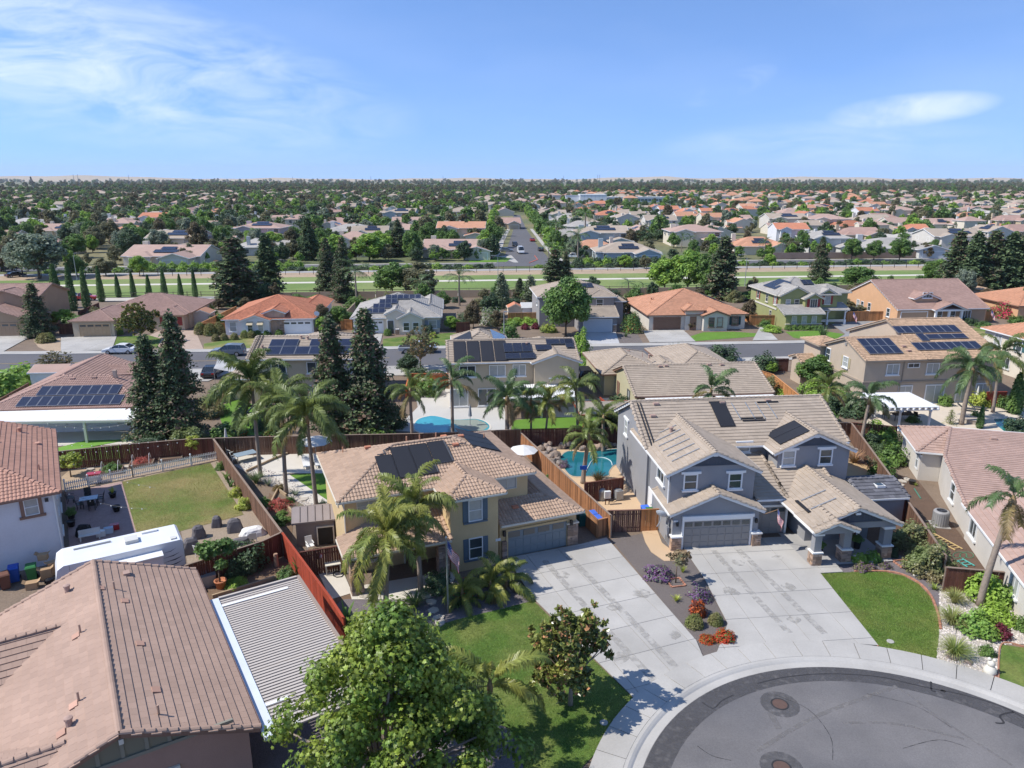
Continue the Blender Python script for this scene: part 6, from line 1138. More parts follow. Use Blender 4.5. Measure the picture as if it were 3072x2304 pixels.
for k,bx,by,ty,wp,lb,ct in (('redwood',470,1316,1010,165,'dark redwood left of a close pair behind garden fence','conifer'),('redwood2',552,1314,938,165,'tallest dark redwood right of a close pair behind garden fence','conifer'),('redwood2',1008,1300,946,160,'dark redwood left of the pair before solar house','conifer'),('redwood',1112,1303,930,190,'wide redwood right of the pair before solar house','conifer'),
    ('street_tree',1697,1010,830,160,'round green street tree hiding the grey house','tree'),('magnolia_light',1262,1108,975,112,'yellow green tree beside the parked pickup truck','tree'),('magnolia',425,1028,905,118,'magnolia on the lawn behind the white car','tree'),('magnolia_light',172,1120,1050,98,'small magnolia above rust shrubs at the street bend','tree'),('tree2',1225,1125,1060,75,'dark round tree beside orange red fence','tree'),
    ('redwood',118,1010,852,100,'dark bushy conifer between the two brown houses','conifer'),('tree1',192,975,925,72,'bright green small tree right of dark conifer','tree'),('tree1',975,1000,945,62,'bright green round tree before terracotta house garage','tree'),
    ('tree1',1355,990,945,55,'yellow green shrub tree right of pale grey house','tree'),('tree6',1420,985,900,60,'dusky tree between pale grey house and white oleander','tree'),('spruce',1505,925,820,62,'slender grey green conifer left of a pair by sheds','conifer'),('spruce',1588,908,828,60,'slender grey green conifer right of a pair by sheds','conifer'),
    ('tree0',2440,1160,1060,120,'big leafy shrub tree beside orange cedar fence','tree'),('tree2',2540,1180,1105,70,'dark leafy tree before gable of solar house','tree'),('tree1',2310,1120,1080,50,'small dark tree behind sage house roof','tree'),('norfolk',2850,1272,1228,42,'tiny norfolk pine on the cream deck','conifer'),('cypress',2938,1285,1215,22,'narrow little cypress beside green pool','cypress'),('vine_column',3040,1240,1120,45,'tall vine covered column right of red gate','cypress'),
    ('cypress',3060,905 + 40,850,16,'narrow cypress at right edge before peach house','cypress')):
    plant_px(k,bx,by,ty,wp,lb,ct)
plant('potted',W('m0',1830,1560),'potted tree with round crown behind the nearest roof','tree','potted_tree',2.7,3.9); plant('citrus',W('m0',1625,465),'yellow green citrus tree at the garden fence corner','tree','citrus_tree',1.8,2.3); plant('citrus',W('m0',590,640),'dark citrus tree beside white house in garden soil','tree','citrus_tree',2.6,2.4)
plant('sapling',W('b2',1722,135),'young staked tree in gravel between the driveways','tree','sapling',2.0,2.9); plant('sapling',W('m3',925,630),'young tree in sandy yard beside brown fence','tree','sapling',1.2,2.2)
# ================================================================ SHRUBS
for k,t,x,y,wd,h,lb in (('ball','b2',1875,490,1.15,.8,'clipped round olive shrub, left of two in gravel'),('ball','b2',2050,470,.95,.75,'clipped round olive shrub, right of two in gravel'),('redflower','b2',1980,612,.95,.35,'low red flowering mound near the kerb, smaller'),('redflower','b2',2125,600,1.3,.6,'orange red flowering mound near the kerb, larger'),('crimson','b2',1905,395,1.0,.95,'crimson shrub in gravel behind round shrubs'),('lavender','b2',1575,80,1.9,.7,'purple flowering shrub in gravel beside tan house driveway'),('lavender','b2',1920,260,1.4,.75,'purple flowering shrub beside grey house driveway'),('tuft','b2',1725,285,.8,.45,'small bright strappy plant in gravel'),('flax','m2',1790,1430,.7,.6,'yellow strappy plant beside sapling'),
    ('clipped','m3',470,1360,.55,1.0,'spiral clipped shrub at left porch pier'),('clipped','m3',730,1340,.55,1.0,'spiral clipped shrub at middle porch pier'),('clipped','m3',1065,1305,.55,1.1,'spiral clipped shrub at right porch pier'),('bushd','m3',1130,1300,.7,.7,'dark small shrub right of porch pier'),('hydrangea','m3',845,1350,1.05,.75,'white flowering hydrangea, left of two before porch'),('hydrangea','m3',955,1330,1.05,.75,'white flowering hydrangea, right of two before porch'),('heather','m3',855,1415,.9,.5,'grey green heath shrub beside lawn edge'),('heather','m3',945,1400,.7,.3,'tiny purple heath plant in mulch bed'),('heather','m3',1055,1385,.8,.3,'low brownish heath plant in mulch bed'),('tuft','m3',1215,1360,.5,.4,'little green plant inside brick square'),('tuft','m3',1465,1575,.9,.5,'yellow strappy plant before red brown fence'),
    ('bigbush','m3',1300,1230,3.3,2.0,'large pale green shrub beside long brown fence'),('bigbush','m3',1420,1440,3.0,2.2,'large glossy shrub at end of long brown fence'),
    ('grass_clump','b3',1620,300,1.9,1.2,'tall reedy clump beside red brown fence'),('grass_clump','b3',1600,480,2.5,1.35,'reedy clump with white flowers in rock bed, middle'),('grass_clump','b3',1620,740,2.6,1.35,'reedy clump nearest the sidewalk in rock bed'),('bushb','b3',1820,540,2.2,1.3,'yellow green round shrub in white rocks, largest'),('bushb','b3',1970,440,1.9,1.0,'yellow green round shrub in white rocks behind palm'),('bushb','b3',1840,250,2.3,1.7,'bright green shrub before red brown fence, left'),('bushb','b3',1960,290,2.1,1.6,'bright green shrub beside beige wall, right'),('maroon','b3',1995,575,1.2,.75,'dark maroon round shrub in white rocks'),('bush','b3',1885,725,.85,.6,'small green shrub in white rocks near statue'),('bush','b3',2190,530,1.0,.9,'green shrub cut by right edge in rocks'),
    ('bushd','b1',1000 - 880,20,2.6,2.0,'dark leafy shrub beside the potted tree'),('bushd','b1',20,60,2.0,1.7,'dark shrub behind the potted tree pot'),('bushb','m1',30,1540,1.4,.5,'low bright ground cover beside clay pot'),('bush','m1',440,1490,1.3,.9,'grey green shrub beside red fence'),('banana','m1',545,1450,1.6,1.5,'broad leaved plant beside red fence'),('banana','b1',930,500,1.8,1.9,'big paddle leaved plant at end of red fence'),
    ('bushy','m1',25,800,1.1,.8,'yellow shrub along weathered fence, upper'),('bushy','m1',95,900,1.4,.9,'yellow shrub along weathered fence, lower'),('bush','m0',1835,575,1.0,.7,'pale green shrub along weathered fence at lawn corner'),('banana','m0',1880,660,1.2,.9,'leafy plant along weathered fence, second'),('banana','m0',1915,720,1.2,.9,'leafy plant along weathered fence, third'),
    ('thrax','m1',190,690,2.2,1.2,'dark spiky shrub inside fence of tan house yard'),('agave','m1',290,710,1.2,.7,'yellow green agave in pebbles, upper'),('agave','m1',530,930,1.1,.7,'yellow green agave in pebbles, lower'),('strawb','m1',375,745,1.1,.4,'straw coloured tuft in pebbles'),('agave','m1',515,790,1.2,.6,'dark grassy tuft beside garden path'),('rusttwig','m1',385,890,1.8,.8,'rust red twiggy shrub in soil bed'),('bush','m1',470,845,.8,.4,'low green plant behind rust shrub'),('bush','m1',250,880,1.6,.7,'green creeper along inside of fence, upper'),('bush','m1',380,1020,1.6,.7,'green creeper along inside of fence, lower'),('bushd','m1',745,900,.9,.7,'dark shrub beside tan wall'),('tuft','m1',785,925,.6,.4,'small yellow plant beside tan wall'),('bush','m1',410,945,.7,.3,'seedling in soil bed'),
    ('bushd','b1',1700,200,2.0,1.4,'dark shrub left of flagpole'),('rose_bush','b1',1900,230,1.7,1.0,'red flowering shrub behind flagpole'),('thrax','b1',1850,330,2.4,.8,'dark grassy clump beside flagpole'),('strawb','b1',2140,290,.9,.4,'straw tuft in gravel by lawn edge'),('thrax','b1',1500,330,2.4,1.2,'grassy clump below the porch palms'),('bushd','b1',2090,120,1.6,.9,'dark low shrub between clump palms'),
    ('cordyline','m2',1090,690,2.0,1.2,'orange green strappy shrub beside pool deck'),('lavender','m2',810,560,.9,.7,'pink flowering plant at pool rocks'),('bush','m2',690,640,.7,.4,'small green plant on outside of cedar fence'),('thrax','m2',410,290,1.6,1.0,'blue green agave behind tan roof'),
    ('cordyline','m3',800,520,2.6,1.4,'big spiky variegated shrub right of grey house'),('bushd','m3',945,380,2.0,1.5,'dark round hedge shrub behind beige house, left'),('bushb','m3',1080,375,2.4,1.7,'bright round shrub behind beige house, right'),('bush','m3',1110,530,2.4,1.9,'round green shrub against white side wall'),('bushd','m3',1010,450,1.6,1.2,'dark shrub along fence behind round one'),('bush','m3',1030,640,2.2,1.9,'loose green shrub spilling over brown fence'),('tuft','m3',1310,715,.5,.4,'small plant beside black pot'),
    ('photinia','u2',1375,545,3.6,3.4,'tall hedge with red tips left of orange roofed house'),('oleander','u1',2140,480,4.2,3.0,'white flowering oleander beside lamp post'),('bougainvillea','u3',2040,420,5.0,3.0,'crimson bougainvillea right of the columned porch'),('bigbush','u3',1950,350,4.0,2.6,'green shrub behind crimson bougainvillea'),('bush','u3',2150,470,3.0,1.4,'green hedge clump at right edge of street'),
    ('ball','u0',385,625,3.2,1.6,'large clipped hedge ball between two driveways'),('clipped','u0',985,565,1.7,1.8,'dark clipped hedge beside tan garage'),('thrax','u3',540,600,3.2,2.8,'yellow green fan palm bush beside street'),('thrax','u2',1320,585,1.4,1.0,'spiky plant in white ring'),('agave','u2',1720,760,3.0,2.6,'spiky yucca behind sage house'),('tree6','u2',1850,520,2.4,2.2,'dusky small tree beside arched windows'),('bushd','u2',2110,770,5.0,2.2,'rust tipped hedge beside street right'),('bushy','u1',1660,590,1.4,.9,'olive round shrub on pale lawn'),('bushd','u1',1620,560,2.0,1.8,'dark spiky shrub beside pale grey house'),('clipped','u1',1280,570,1.5,1.2,'yellow green hedge beside pale grey garage'),
    ('bushd','u0',430,880,3.2,1.4,'rust coloured clipped shrub under magnolia, left'),('bushd','u0',560,870,2.2,1.2,'rust coloured clipped shrub under magnolia, right'),('hedge_bright','u0',60,1040,5.5,2.4,'yellow green hedge at left edge, near'),('hedge_bright','u0',200,960,5.0,2.2,'yellow green hedge at left edge, far'),('bushb','u0',1720,410,3.5,2.4,'bright shrub beside small tan shed'),
    ('bushd','u2',1260,1200,2.6,2.0,'round shrub with rusty leaves beside sage house'),('bushb','u2',950,740,2.6,4.0,'bright vine shrub right of heating panel house'),('bushb','u2',960,840,2.2,1.6,'bright shrub behind black covered car'),('bushy','u2',660,545,2.0,1.4,'olive shrub before street tree, left'),('bushy','u2',705,545,2.0,1.3,'olive shrub before street tree, right'),('bushb','u2',400,480,4.0,1.2,'bright hedge before picket fence, left'),('bushb','u2',520,475,4.0,1.2,'bright hedge before picket fence, right'),('maroon','u2',485,520,1.6,1.0,'small maroon shrub in mulch, left'),('maroon','u2',570,515,1.6,1.0,'small maroon shrub in mulch, right'),('bush','u2',340,600,3.6,2.6,'grey green shrub beside lamp post'),('tree6','u2',255,520,3.6,3.4,'dusky shrub tree under white oleander'),
    ('bushb','u3',520,1110,3.5,2.0,'bright yellow green vine shrub by pergola, left'),('bush','u3',640,1180,4.0,2.6,'dense mixed shrub left of pergola'),('bushd','u3',780,1230,4.0,2.4,'dark shrub at corner of pergola'),('bushb','u3',450,1060,3.0,2.0,'bright shrub inside orange cedar fence'),('bushd','u3',60,870,3.6,2.6,'dark shrub behind sage house corner'),('bushb','u3',160,1010,1.6,1.0,'green shrub outside orange cedar fence, upper'),('bushb','u3',190,1080,1.6,1.0,'green shrub outside orange cedar fence, lower'),('flax','u3',240,1110,1.2,.6,'orange flowering plant outside cedar fence'),('bush','u3',1555,1150,1.6,1.3,'round bush beside sliding door'),('bushy','u3',1840,1160,2.2,1.7,'yellow palm bush beside folded umbrella'),('bush','u3',1810,1270,1.2,1.0,'small bush beside spa'),('bushd','u3',2150,1370,2.6,1.6,'olive shrub before green pool'),('bush','u3',2040,1170,1.8,1.4,'round bush at red gate'),('bush','u3',1290,1290,1.4,.8,'leafy shrub along fence below pergola'),
    ('bush','m1',-60,280,2.0,1.2,'rose bush behind garden fence left'),('rose_bush','m1',60,295,1.6,1.0,'rose bush with red flowers at pergola'),('rose_bush','m1',300,295,1.6,.9,'rose bush at pergola, right'),('bushd','u3',1750,480,3.4,1.2,'low hedge before columned porch'),('bush','u3',1870,500,3.0,1.0,'low trimmed hedge right of porch hedge'),('bushb','u3',120,540,3.4,1.2,'bright low hedge left of olive house'),('bush','u3',60,500,2.4,1.4,'green shrub by cedar fence of olive house')):
    ct = 'tree' if k.startswith('tree') else 'shrub'; plant(k,W(t,x,y),lb,ct,{'grass_clump': 'reed_clump','agave': 'agave','lavender': 'flowering_shrub','redflower': 'flowering_shrub'}.get(k,'tree' if ct == 'tree' else 'shrub'),wd,h)
for i,(x,y) in enumerate(((1665,560),(1745,570),(1825,560),(1790,615),(1860,610),(1945,605),(2030,590),(2085,590))): plant('ball',W('u0',x,y),f'{ORD[i]} from left of clipped round shrubs before terracotta roofed house','shrub','shrub',2.2 if i < 3 else 1.5,2.2 if i < 3 else 1.2,group='clipped shrubs before terracotta house')
for i,(x,y) in enumerate(((95,580),(155,580),(210,575),(280,572),(380,572))): plant('clipped',W('u1',x,y),f'{ORD[i]} from left of box hedges under windows of terracotta house','shrub','shrub',1.5,1.1,group='box hedges under windows')
for i,x in enumerate(range(255,520,52)): plant('bush',W('u3',x,525),f'{ORD[i]} from left of small bushes along olive house','shrub','shrub',1.3,.9,group='bushes along olive house')
# cypress row by the park
for i,(x,ty,by,wp) in enumerate(((487,865,1230,100),(610,860,1250,80),(725,890,1235,70),(845,880,1175,62),(985,950,1140,50),(1110,930,1130,50),(1240,950,1125,50),(1368,900,1130,55),(1503,945,1140,48),(1622,900,1145,48))):
    px,py = P('t0',x,by); plant_px('cypress',px,py,P('t0',x,ty)[1],wp * .3617,'narrow dark cypress in the row behind tan house, ' + ('first from left and widest','second from left','third from left','fourth from left','fifth from left','sixth from left','seventh from left','eighth from left','ninth from left','tenth, at right end')[i],'cypress',group='cypress row by the park')
# trees along the park
for k,t,x,by,ty,wp,lb,ct in (('pine','t0',1970,1190,640,440,'big dark pine left of pair behind terracotta roof','conifer'),('pine2','t1',300,1130,620,290,'big dark pine right of pair behind terracotta roof','conifer'),('redwood','t1',790,1120,650,240,'dark redwood left of pair beside tall palm','conifer'),('redwood2','t1',925,1180,640,230,'dark redwood right of pair beside tall palm','conifer'),('farpalm','t1',1025,1205,830,300,'tall palm at corner of pale grey house','palm tree'),('tree0','t1',1320,1120,835,330,'green leafy tree behind pale grey house, left','tree'),('tree3','t1',1540,1125,830,350,'green leafy tree behind pale grey house, right','tree'),('farpalm','t1',1560,1180,960,240,'palm in front of leafy trees behind pale grey roof','palm tree'),('farpalm','t1',1875,1210,890,300,'spreading palm beside park right of pale grey house','palm tree'),
    ('spruce','t2',295,1190,945,160,'grey green spruce beside park, left of three','conifer'),('redwood','t2',440,1150,980,130,'dark spruce beside park, middle of three','conifer'),('spruce','t2',540,1150,965,130,'grey green spruce beside park, right of three','conifer'),('pine','t2',730,1010,740,230,'dark pine in park behind grey house, left','conifer'),('redwood2','t2',820,1000,760,130,'dark pine in park behind grey house, right','conifer'),('farpalm','t2',1340,1120,985,170,'small palm clump behind orange roofed house','palm tree'),('farpalm','t2',1460,1110,1010,140,'small palm beside palm clump behind orange roof','palm tree'),
    ('tree1','t2',1640,1085,800,340,'big bright green tree in park, left of three','tree'),('tree1','t2',1830,1095,725,360,'big bright green tree in park, middle of three','tree'),('tree0','t2',1980,1115,760,260,'big green tree in park, right of three','tree'),('pine','t2',2110,1150,640,330,'tall dark pine right of bright park trees','conifer'),('redwood','t3',510,1000,640,190,'dark spire conifer in park behind olive house','conifer'),('tree0','t3',830,1080,870,350,'round green tree in park right of olive house','tree'),
    ('tree5','t3',1440,1020,830,180,'bright tree at left end of dark grove','tree'),('pine','t3',1620,1080,590,300,'dark pine in grove, first from left','conifer'),('pine2','t3',1760,1120,600,300,'dark pine in grove, second from left','conifer'),('pine','t3',1900,1120,590,330,'dark pine in grove, third from left','conifer'),('pine2','t3',2040,1130,610,330,'dark pine in grove, fourth from left','conifer'),('pine','t3',2170,1130,600,330,'dark pine in grove at right edge','conifer'),('tree7','t3',1690,1180,880,200,'grey green broad tree before dark grove','tree'),('tree0','t3',780,830,640,190,'round green tree before brown wall, left of three','tree'),('tree0','t3',965,830,655,170,'round green tree before brown wall, middle of three','tree'),('tree0','t3',1175,840,635,210,'round green tree before brown wall, right of three','tree'),
    ('tree7','t0',330,985,570,480,'huge grey green tree beside street at left','tree'),('tree7','t0',190,960,640,280,'grey green tree merging with huge one at left','tree'),('tree5','t0',640,960,790,200,'yellow green tree right of huge tree','tree'),('tree3','t0',880,960,800,200,'olive tree before cream house gable','tree'),('tree1','t0',1160,960,780,180,'bright green tree before cream house wall','tree'),('tree3','t0',1540,870,720,160,'grey olive tree at corner of cream house','tree'),('tree6','t0',40,930,700,130,'reddish dark tree at left edge by street','tree'),
    ('tree1','t1',840,840,600,260,'bright green tree beyond parkway, left','tree'),('tree1','t1',1130,840,590,340,'bright green tree beyond parkway, wide','tree'),('pine','t1',1370,800,500,180,'dark pine beyond parkway beside wide tree','conifer'),('pine2','t1',630,830,480,190,'tall dark pine beside white pickup','conifer'),('tree1','t1',330,760,580,220,'bright green tree left of white pickup','tree'),('tree0','t1',1500,830,710,170,'small round tree left of long tan roof','tree'),('tree0','t1',1740,835,720,140,'small round tree before long tan house','tree'),('tree7','t1',2065,820,640,110,'grey birch like tree at corner of long tan house','tree'),('tree0','t1',500,720,540,110,'green tree behind white pickup','tree'),
    ('tree1','t2',1310,890,780,150,'bright round tree before blue house','tree'),('tree3','t2',1475,900,780,110,'thin olive tree right of blue house','tree'),('tree1','t3',100,870,660 + 110,120,'bright tree beyond canal before tan house','tree'),('tree0','t3',360,790,570,150,'green tree left of grey white house','tree')):
    px,py = P(t,x,by); plant_px(k,px,py,P(t,x,ty)[1],wp * .3617,lb,ct)
g_ = random.Random(21); gt = []
for x in range(-58,112,5):
    for y0 in (152,159): gt.append((x + g_.uniform(-2,2),y0 + TB * x + g_.uniform(-2,2)))
for x,y in ((-53,131),(-31,132),(-30.5,128),(-9.5,128),(-8,134),(-4,139),(-6.5,146),(8,146),(21.5,134),(21,140),(43.5,133),(44,141),(65.5,138),(66.5,146),(90.5,140),(-33,126),(-77,128),(-78,137)): gt.append((x,y))
gt = [p for p in gt if not (-27 < p[0] < -13 and p[1] < 146)]
for i,(x,y) in enumerate(sorted(gt)):
    k = g_.choice(('tree0','tree3','tree6','bigbush','bush','tree2','bushd','tree5')); lb = 'garden ' + ('tree' if k[:4] == 'tree' else 'shrub') + ' filling the back yards along the block wall, ' + ('left' if x < -20 else 'middle' if x < 40 else 'right')
    plant(k,(x,y),lb,'tree' if k[:4] == 'tree' else 'shrub','tree' if k[:4] == 'tree' else 'shrub',g_.uniform(3,5.5),g_.uniform(2,5) if k[:4] == 'tree' else g_.uniform(1.2,2.6),group=lb)
for i,(x,y,k,w_,h_) in enumerate(sorted(((-35,67.2,'bushd',3,1.6),(-31.5,67,'bigbush',4,2.2),(-29,69.5,'bush',3,1.6),(-26,73.5,'bushd',3,1.8),(-33.5,78,'bigbush',3.6,2.4),(-34.5,84,'bushd',3,2),(-16.8,76,'bushd',3.4,2.2),(-14.5,71,'bigbush',4,2.5),(-12.5,74,'bushd',3,2),(-10.5,86,'bush',3,2.4),(-13,68.5,'bush',3,1.4),(10.2,73.5,'bushd',2.6,1.8),(9.5,78.5,'bush',2.4,1.6),(31.5,78,'bushb',3,2),(33.5,76,'bush',3.2,2.2),(36,79,'bushd',3,2.4),(30.8,86,'bigbush',3.4,2.4),(-57,66.5,'bushb',3,1.5),(-35.6,74,'bigbush',3,2),(-12,92,'bushd',3,2.2),(36.5,70.5,'bushb',3,1.8)))):
    plant(k,(x,y),f'{ORD[i]} from left of leafy shrubs filling yards behind the back fences','shrub','shrub',w_,h_,group='yard shrubs behind back fences')
# ================================================================ VEHICLES
CG = mat('car_glass',(.02,.025,.03),.05,.1,1,spec=.9); TAIL = paint('tail_lamp_red',(.4,.02,.02),.3); HEAD = mat('head_lamp',(.7,.72,.74),.1,.05,2,spec=.9)
def carpaint(name,col): return mat(name,col,.22,.03,1,spec=.7)
CPW,CPG,CPK,CPS = carpaint('white_car_paint',(.74,.75,.76)),carpaint('grey_car_paint',(.16,.19,.225)),carpaint('dark_car_paint',(.025,.028,.033)),carpaint('silver_car_paint',(.36,.38,.40)); CPR = carpaint('red_car_paint',(.42,.03,.03))
BODY = {'sedan': ([(-2.4,.35),(-2.42,.75),(-2.3,.93),(-1.6,1.0),(1.0,.98),(2.0,.82),(2.38,.68),(2.42,.35)],[(-1.75,1.0),(-1.05,1.40),(-.2,1.46),(.3,1.40),(1.15,.97)],4.85,1.84,.33),
        'suv': ([(-2.42,.42),(-2.45,.85),(-2.38,1.05),(1.1,1.08),(2.1,.98),(2.42,.8),(2.45,.42)],[(-2.35,1.06),(-2.15,1.66),(-.6,1.74),(.2,1.68),(1.15,1.06)],4.9,1.95,.37),
        'pickup': ([(-2.85,.5),(-2.88,1.02),(-.75,1.04),(-.7,1.06),(1.45,1.08),(2.6,1.02),(2.86,.85),(2.88,.5)],[(-.78,1.05),(-.65,1.72),(.3,1.78),(.65,1.7),(1.4,1.08)],5.7,1.98,.39),
        'van': ([(-2.9,.45),(-2.92,1.1),(-2.85,1.3),(2.2,1.2),(2.85,1.0),(2.9,.45)],[(-2.85,1.28),(-2.75,2.45),(1.0,2.5),(1.5,2.3),(2.25,1.2)],5.8,2.0,.37)}
def car(kind_,loc,rz,m,label,cat='car',name='parked_car',group=None):
    lo,cab,ln,wd,wr = BODY[kind_]; t = thing(name,loc,rz,label,cat,group); n = len(lo); b = MB()
    V = []
    for y,k in ((-wd / 2,1),(-wd / 2 * .93,1.0),(wd / 2 * .93,1.0),(wd / 2,1)):
        V += [(x * (.985 if abs(y) > wd * .48 else 1),y,(z - .04 if (abs(y) > wd * .48 and z > .7) else z)) for x,z in lo]
    b.v = V; b.f = [tuple(range(n)),tuple(range(4 * n - 1,3 * n - 1,-1))] + [(r * n + i,(r + 1) * n + i,(r + 1) * n + (i + 1) % n,r * n + (i + 1) % n) for r in range(3) for i in range(n)]; b.build('body',m,t)
    c = len(cab); g = MB(); wt = wd / 2 * .97
    yw = lambda z: wt - (z - cab[0][1]) * .24
    g.v = [(x,-yw(z),z) for x,z in cab] + [(x,yw(z),z) for x,z in cab]; g.f = [tuple(range(c)),tuple(range(2 * c - 1,c - 1,-1))] + [(i,i + c,i + 1 + c,i + 1) for i in range(c - 1)] ; g.build('windows',CG,t)
    top = [p for p in cab if p[1] > max(q[1] for q in cab) - .12]; r = MB()
    r.v = [(x,-yw(z) - .004,z + .012) for x,z in top] + [(x,yw(z) + .004,z + .012) for x,z in top]; q = len(top); r.f = [(i,i + q,i + 1 + q,i + 1) for i in range(q - 1)]
    r.build('roof_panel',m,t); p = MB()
    for s in (-1,1):
        for (x0,z0),(x1,z1) in [(cab[0],top[0]),(cab[-1],top[-1]),((-.25,cab[0][1]),(-.2,top[0][1]))] + ([((-1.5,cab[0][1]),(-1.45,top[0][1]))] if kind_ in ('suv','van') else []): p.bar((x0,s * (yw(z0) + .004),z0),(x1,s * (yw(z1) + .004),z1),.07)
    p.build('window_pillars',m,t)
    if kind_ == 'van': MB().box(-2.7,-wt - .02,1.2,.4,wt + .02,2.3).build('cargo_side',m,t)
    if kind_ == 'pickup': MB().box(-2.75,-wd / 2 + .18,.9,-.85,wd / 2 - .18,1.055).build('bed_floor',mat('bed_liner',(.03,.03,.03)),t)
    for sx in (-1,1):
        for sy in (-1,1):
            w_ = MB(); R0 = [(wr * math.cos(a * .393),wr * math.sin(a * .393)) for a in range(16)]; y0,y1 = sy * (wd / 2 - .2),sy * (wd / 2 + .02)
            w_.v = [(x,y0,z) for x,z in R0] + [(x,y1,z) for x,z in R0]; w_.f = [tuple(range(16)),tuple(range(31,15,-1))] + [(i,(i + 1) % 16,16 + (i + 1) % 16,16 + i) for i in range(16)]
            o = w_.build('wheel',RUBBER,t); o.location = (sx * ln * .305,0,wr); h = MB(); h.v = [(x * .62,y1 + sy * .012,z * .62) for x,z in R0]; h.f = [tuple(range(16)) if sy < 0 else tuple(range(15,-1,-1))]; h.build('rim',RIM,o)
    for s in (-1,1):
        xe,ze = lo[-2][0] * .99,lo[-2][1]; MB().box(xe - .22,s * wd * .33 - .18,ze - .14,xe + .02,s * wd * .33 + .18,ze + .02).build('headlight',HEAD,t); xb = lo[1][0]; MB().box(xb - .02,s * wd * .36 - .16,.68,xb + .12,s * wd * .36 + .16,.86).build('tail_light',TAIL,t); MB().box(.75,s * (wd / 2 + .05) - .09,cab[0][1] + .02,.95,s * (wd / 2 + .05) + .09,cab[0][1] + .17).build('mirror',m,t)
    MB().box(lo[-1][0] - .05,-.3,.45,lo[-1][0] + .015,.3,.58).build('number_plate',WHITE,t)
    return t
car('sedan',W('u0',1003,718),R(183),CPW,'white sedan parked at the kerb before tan house'); car('suv',W('u1',-40,735),R(184),CPG,'blue grey wagon parked before terracotta roofed house')
car('pickup',W('u1',1530,712),R(4),CPS,'silver pickup truck half hidden behind yellow green tree','pickup','parked_pickup'); car('sedan',W('u0',1770,900),R(95),CPK,'black car on driveway beside the redwoods'); car('suv',W('u2',960,930),R(98),mat('black_car_cover',(.018,.018,.02),.8),'black covered car beside house with heating panels'); car('sedan',W('u2',1130,835),R(95),CPK,'dark car on driveway left of sage house')
car('suv',W('t0',600,1160),R(5),CPW,'white wagon behind the cypress row',group=None); car('pickup',W('t0',700,1165),R(5),CPR,'red and white truck behind the cypress row','pickup','parked_pickup')
car('pickup',W('t1',505,800),R(200),CPW,'white pickup parked in court beyond the parkway','pickup','parked_pickup'); car('van',W('t2',448,775),R(-84),CPW,'white van parked on the far street','van','parked_van'); car('suv',W('t2',400,715),R(-86),CPK,'dark wagon parked behind white van'); car('sedan',W('t2',615,755),R(95),CPK,'black car parked on right side of far street'); car('sedan',W('t2',545,675),R(95),CPR,'dark red car far up the street'); car('pickup',W('t2',885,815),R(175),CPW,'white pickup in driveway of blue house','pickup','parked_pickup'); car('sedan',W('t2',330,760),R(0),CPG,'grey car in driveway left of white van')
car('suv',W('t0',70,920),R(60),CPK,'dark wagon at far left by huge tree'); car('sedan',W('t0',130,970),R(60),CPK,'dark car at far left nearer the park')
# ---- travel trailer
rv = thing('travel_trailer',(-27.0,38.75),R(32),'white travel trailer with dark swooshes parked beside white house','trailer'); TW = mat('trailer_white',(.72,.73,.75),.35,.06,1,fine=.03)
pr = [(0.45,.55),(7.6,.55),(7.6,3.1),(7.45,3.22),(.55,3.25),(.2,3.05),(.02,2.4),(0.1,1.0)]; b = MB(); n = len(pr); b.v = [(x,0,z) for x,z in pr] + [(x,2.55,z) for x,z in pr]; b.f = [tuple(range(n)),tuple(range(2 * n - 1,n - 1,-1))] + [((i + 1) % n,i,i + n,(i + 1) % n + n) for i in range(n)]; b.build('body',TW,rv)
so_ = MB().box(2.6,-.75,.7,6.2,.02,2.75).build('slide_out',TW,rv); MB().box(2.55,-.85,2.75,6.25,.02,2.83).build('slide_roof',WHITE,so_); MB().box(4.2,-.79,1.5,5.6,-.74,2.3).build('pane',CG,so_)
for z,a,l in ((2.55,.06,.9),(2.2,.08,1.1),(1.9,.1,1.25),(1.6,.09,1.25),(1.25,.12,1.3)): MB().add([(6.25,-.006,z),(6.25 + l * .6,-.006,z + .02),(6.25 + l,-.006,z + .2),(6.25 + l * .6,-.006,z + a)],[(0,1,2,3)]).build('swoosh_stripe',mat('swoosh_black',(.03,.035,.06)),rv)
for a in ((4.2,1.0,5.0,1.75),(6.9,.25,7.25,.6)): MB().box(a[0],a[1],3.24,a[2],a[3],3.45 if a[0] < 6 else 3.30).build('roof_vent',mat('vent_plastic',(.58,.57,.53)),rv)
MB().box(1.2,1.9,3.25,3.4,2.0,3.33).build('awning_arm',METAL,rv); MB().box(5.3,2.05,3.24,6.3,2.3,3.34).build('roof_rack',WHITE,rv); MB().box(.1,.3,1.2,.16,2.2,2.3).build('pane',CG,rv); MB().box(.85,-.004,.55,.88,.0,3.2).build('seam_trim',METAL,rv)
for x in (3.4,4.3):
    for y in (.05,2.3):
        o = MB().lathe([(.33,0),(.33,.2)],14).build('wheel',RUBBER,rv); o.location = (x,y + .2,.33); o.rotation_euler = (R(90),0,0)
MB().bar((7.6,1.27,.45),(8.6,1.27,.45),.12).build('tow_bar',BLACKM,rv); MB().bar((7.62,.2,.6),(7.62,.2,2.9),.05).build('ladder_rail',METAL,rv)
rv.scale = (.93,1,1)
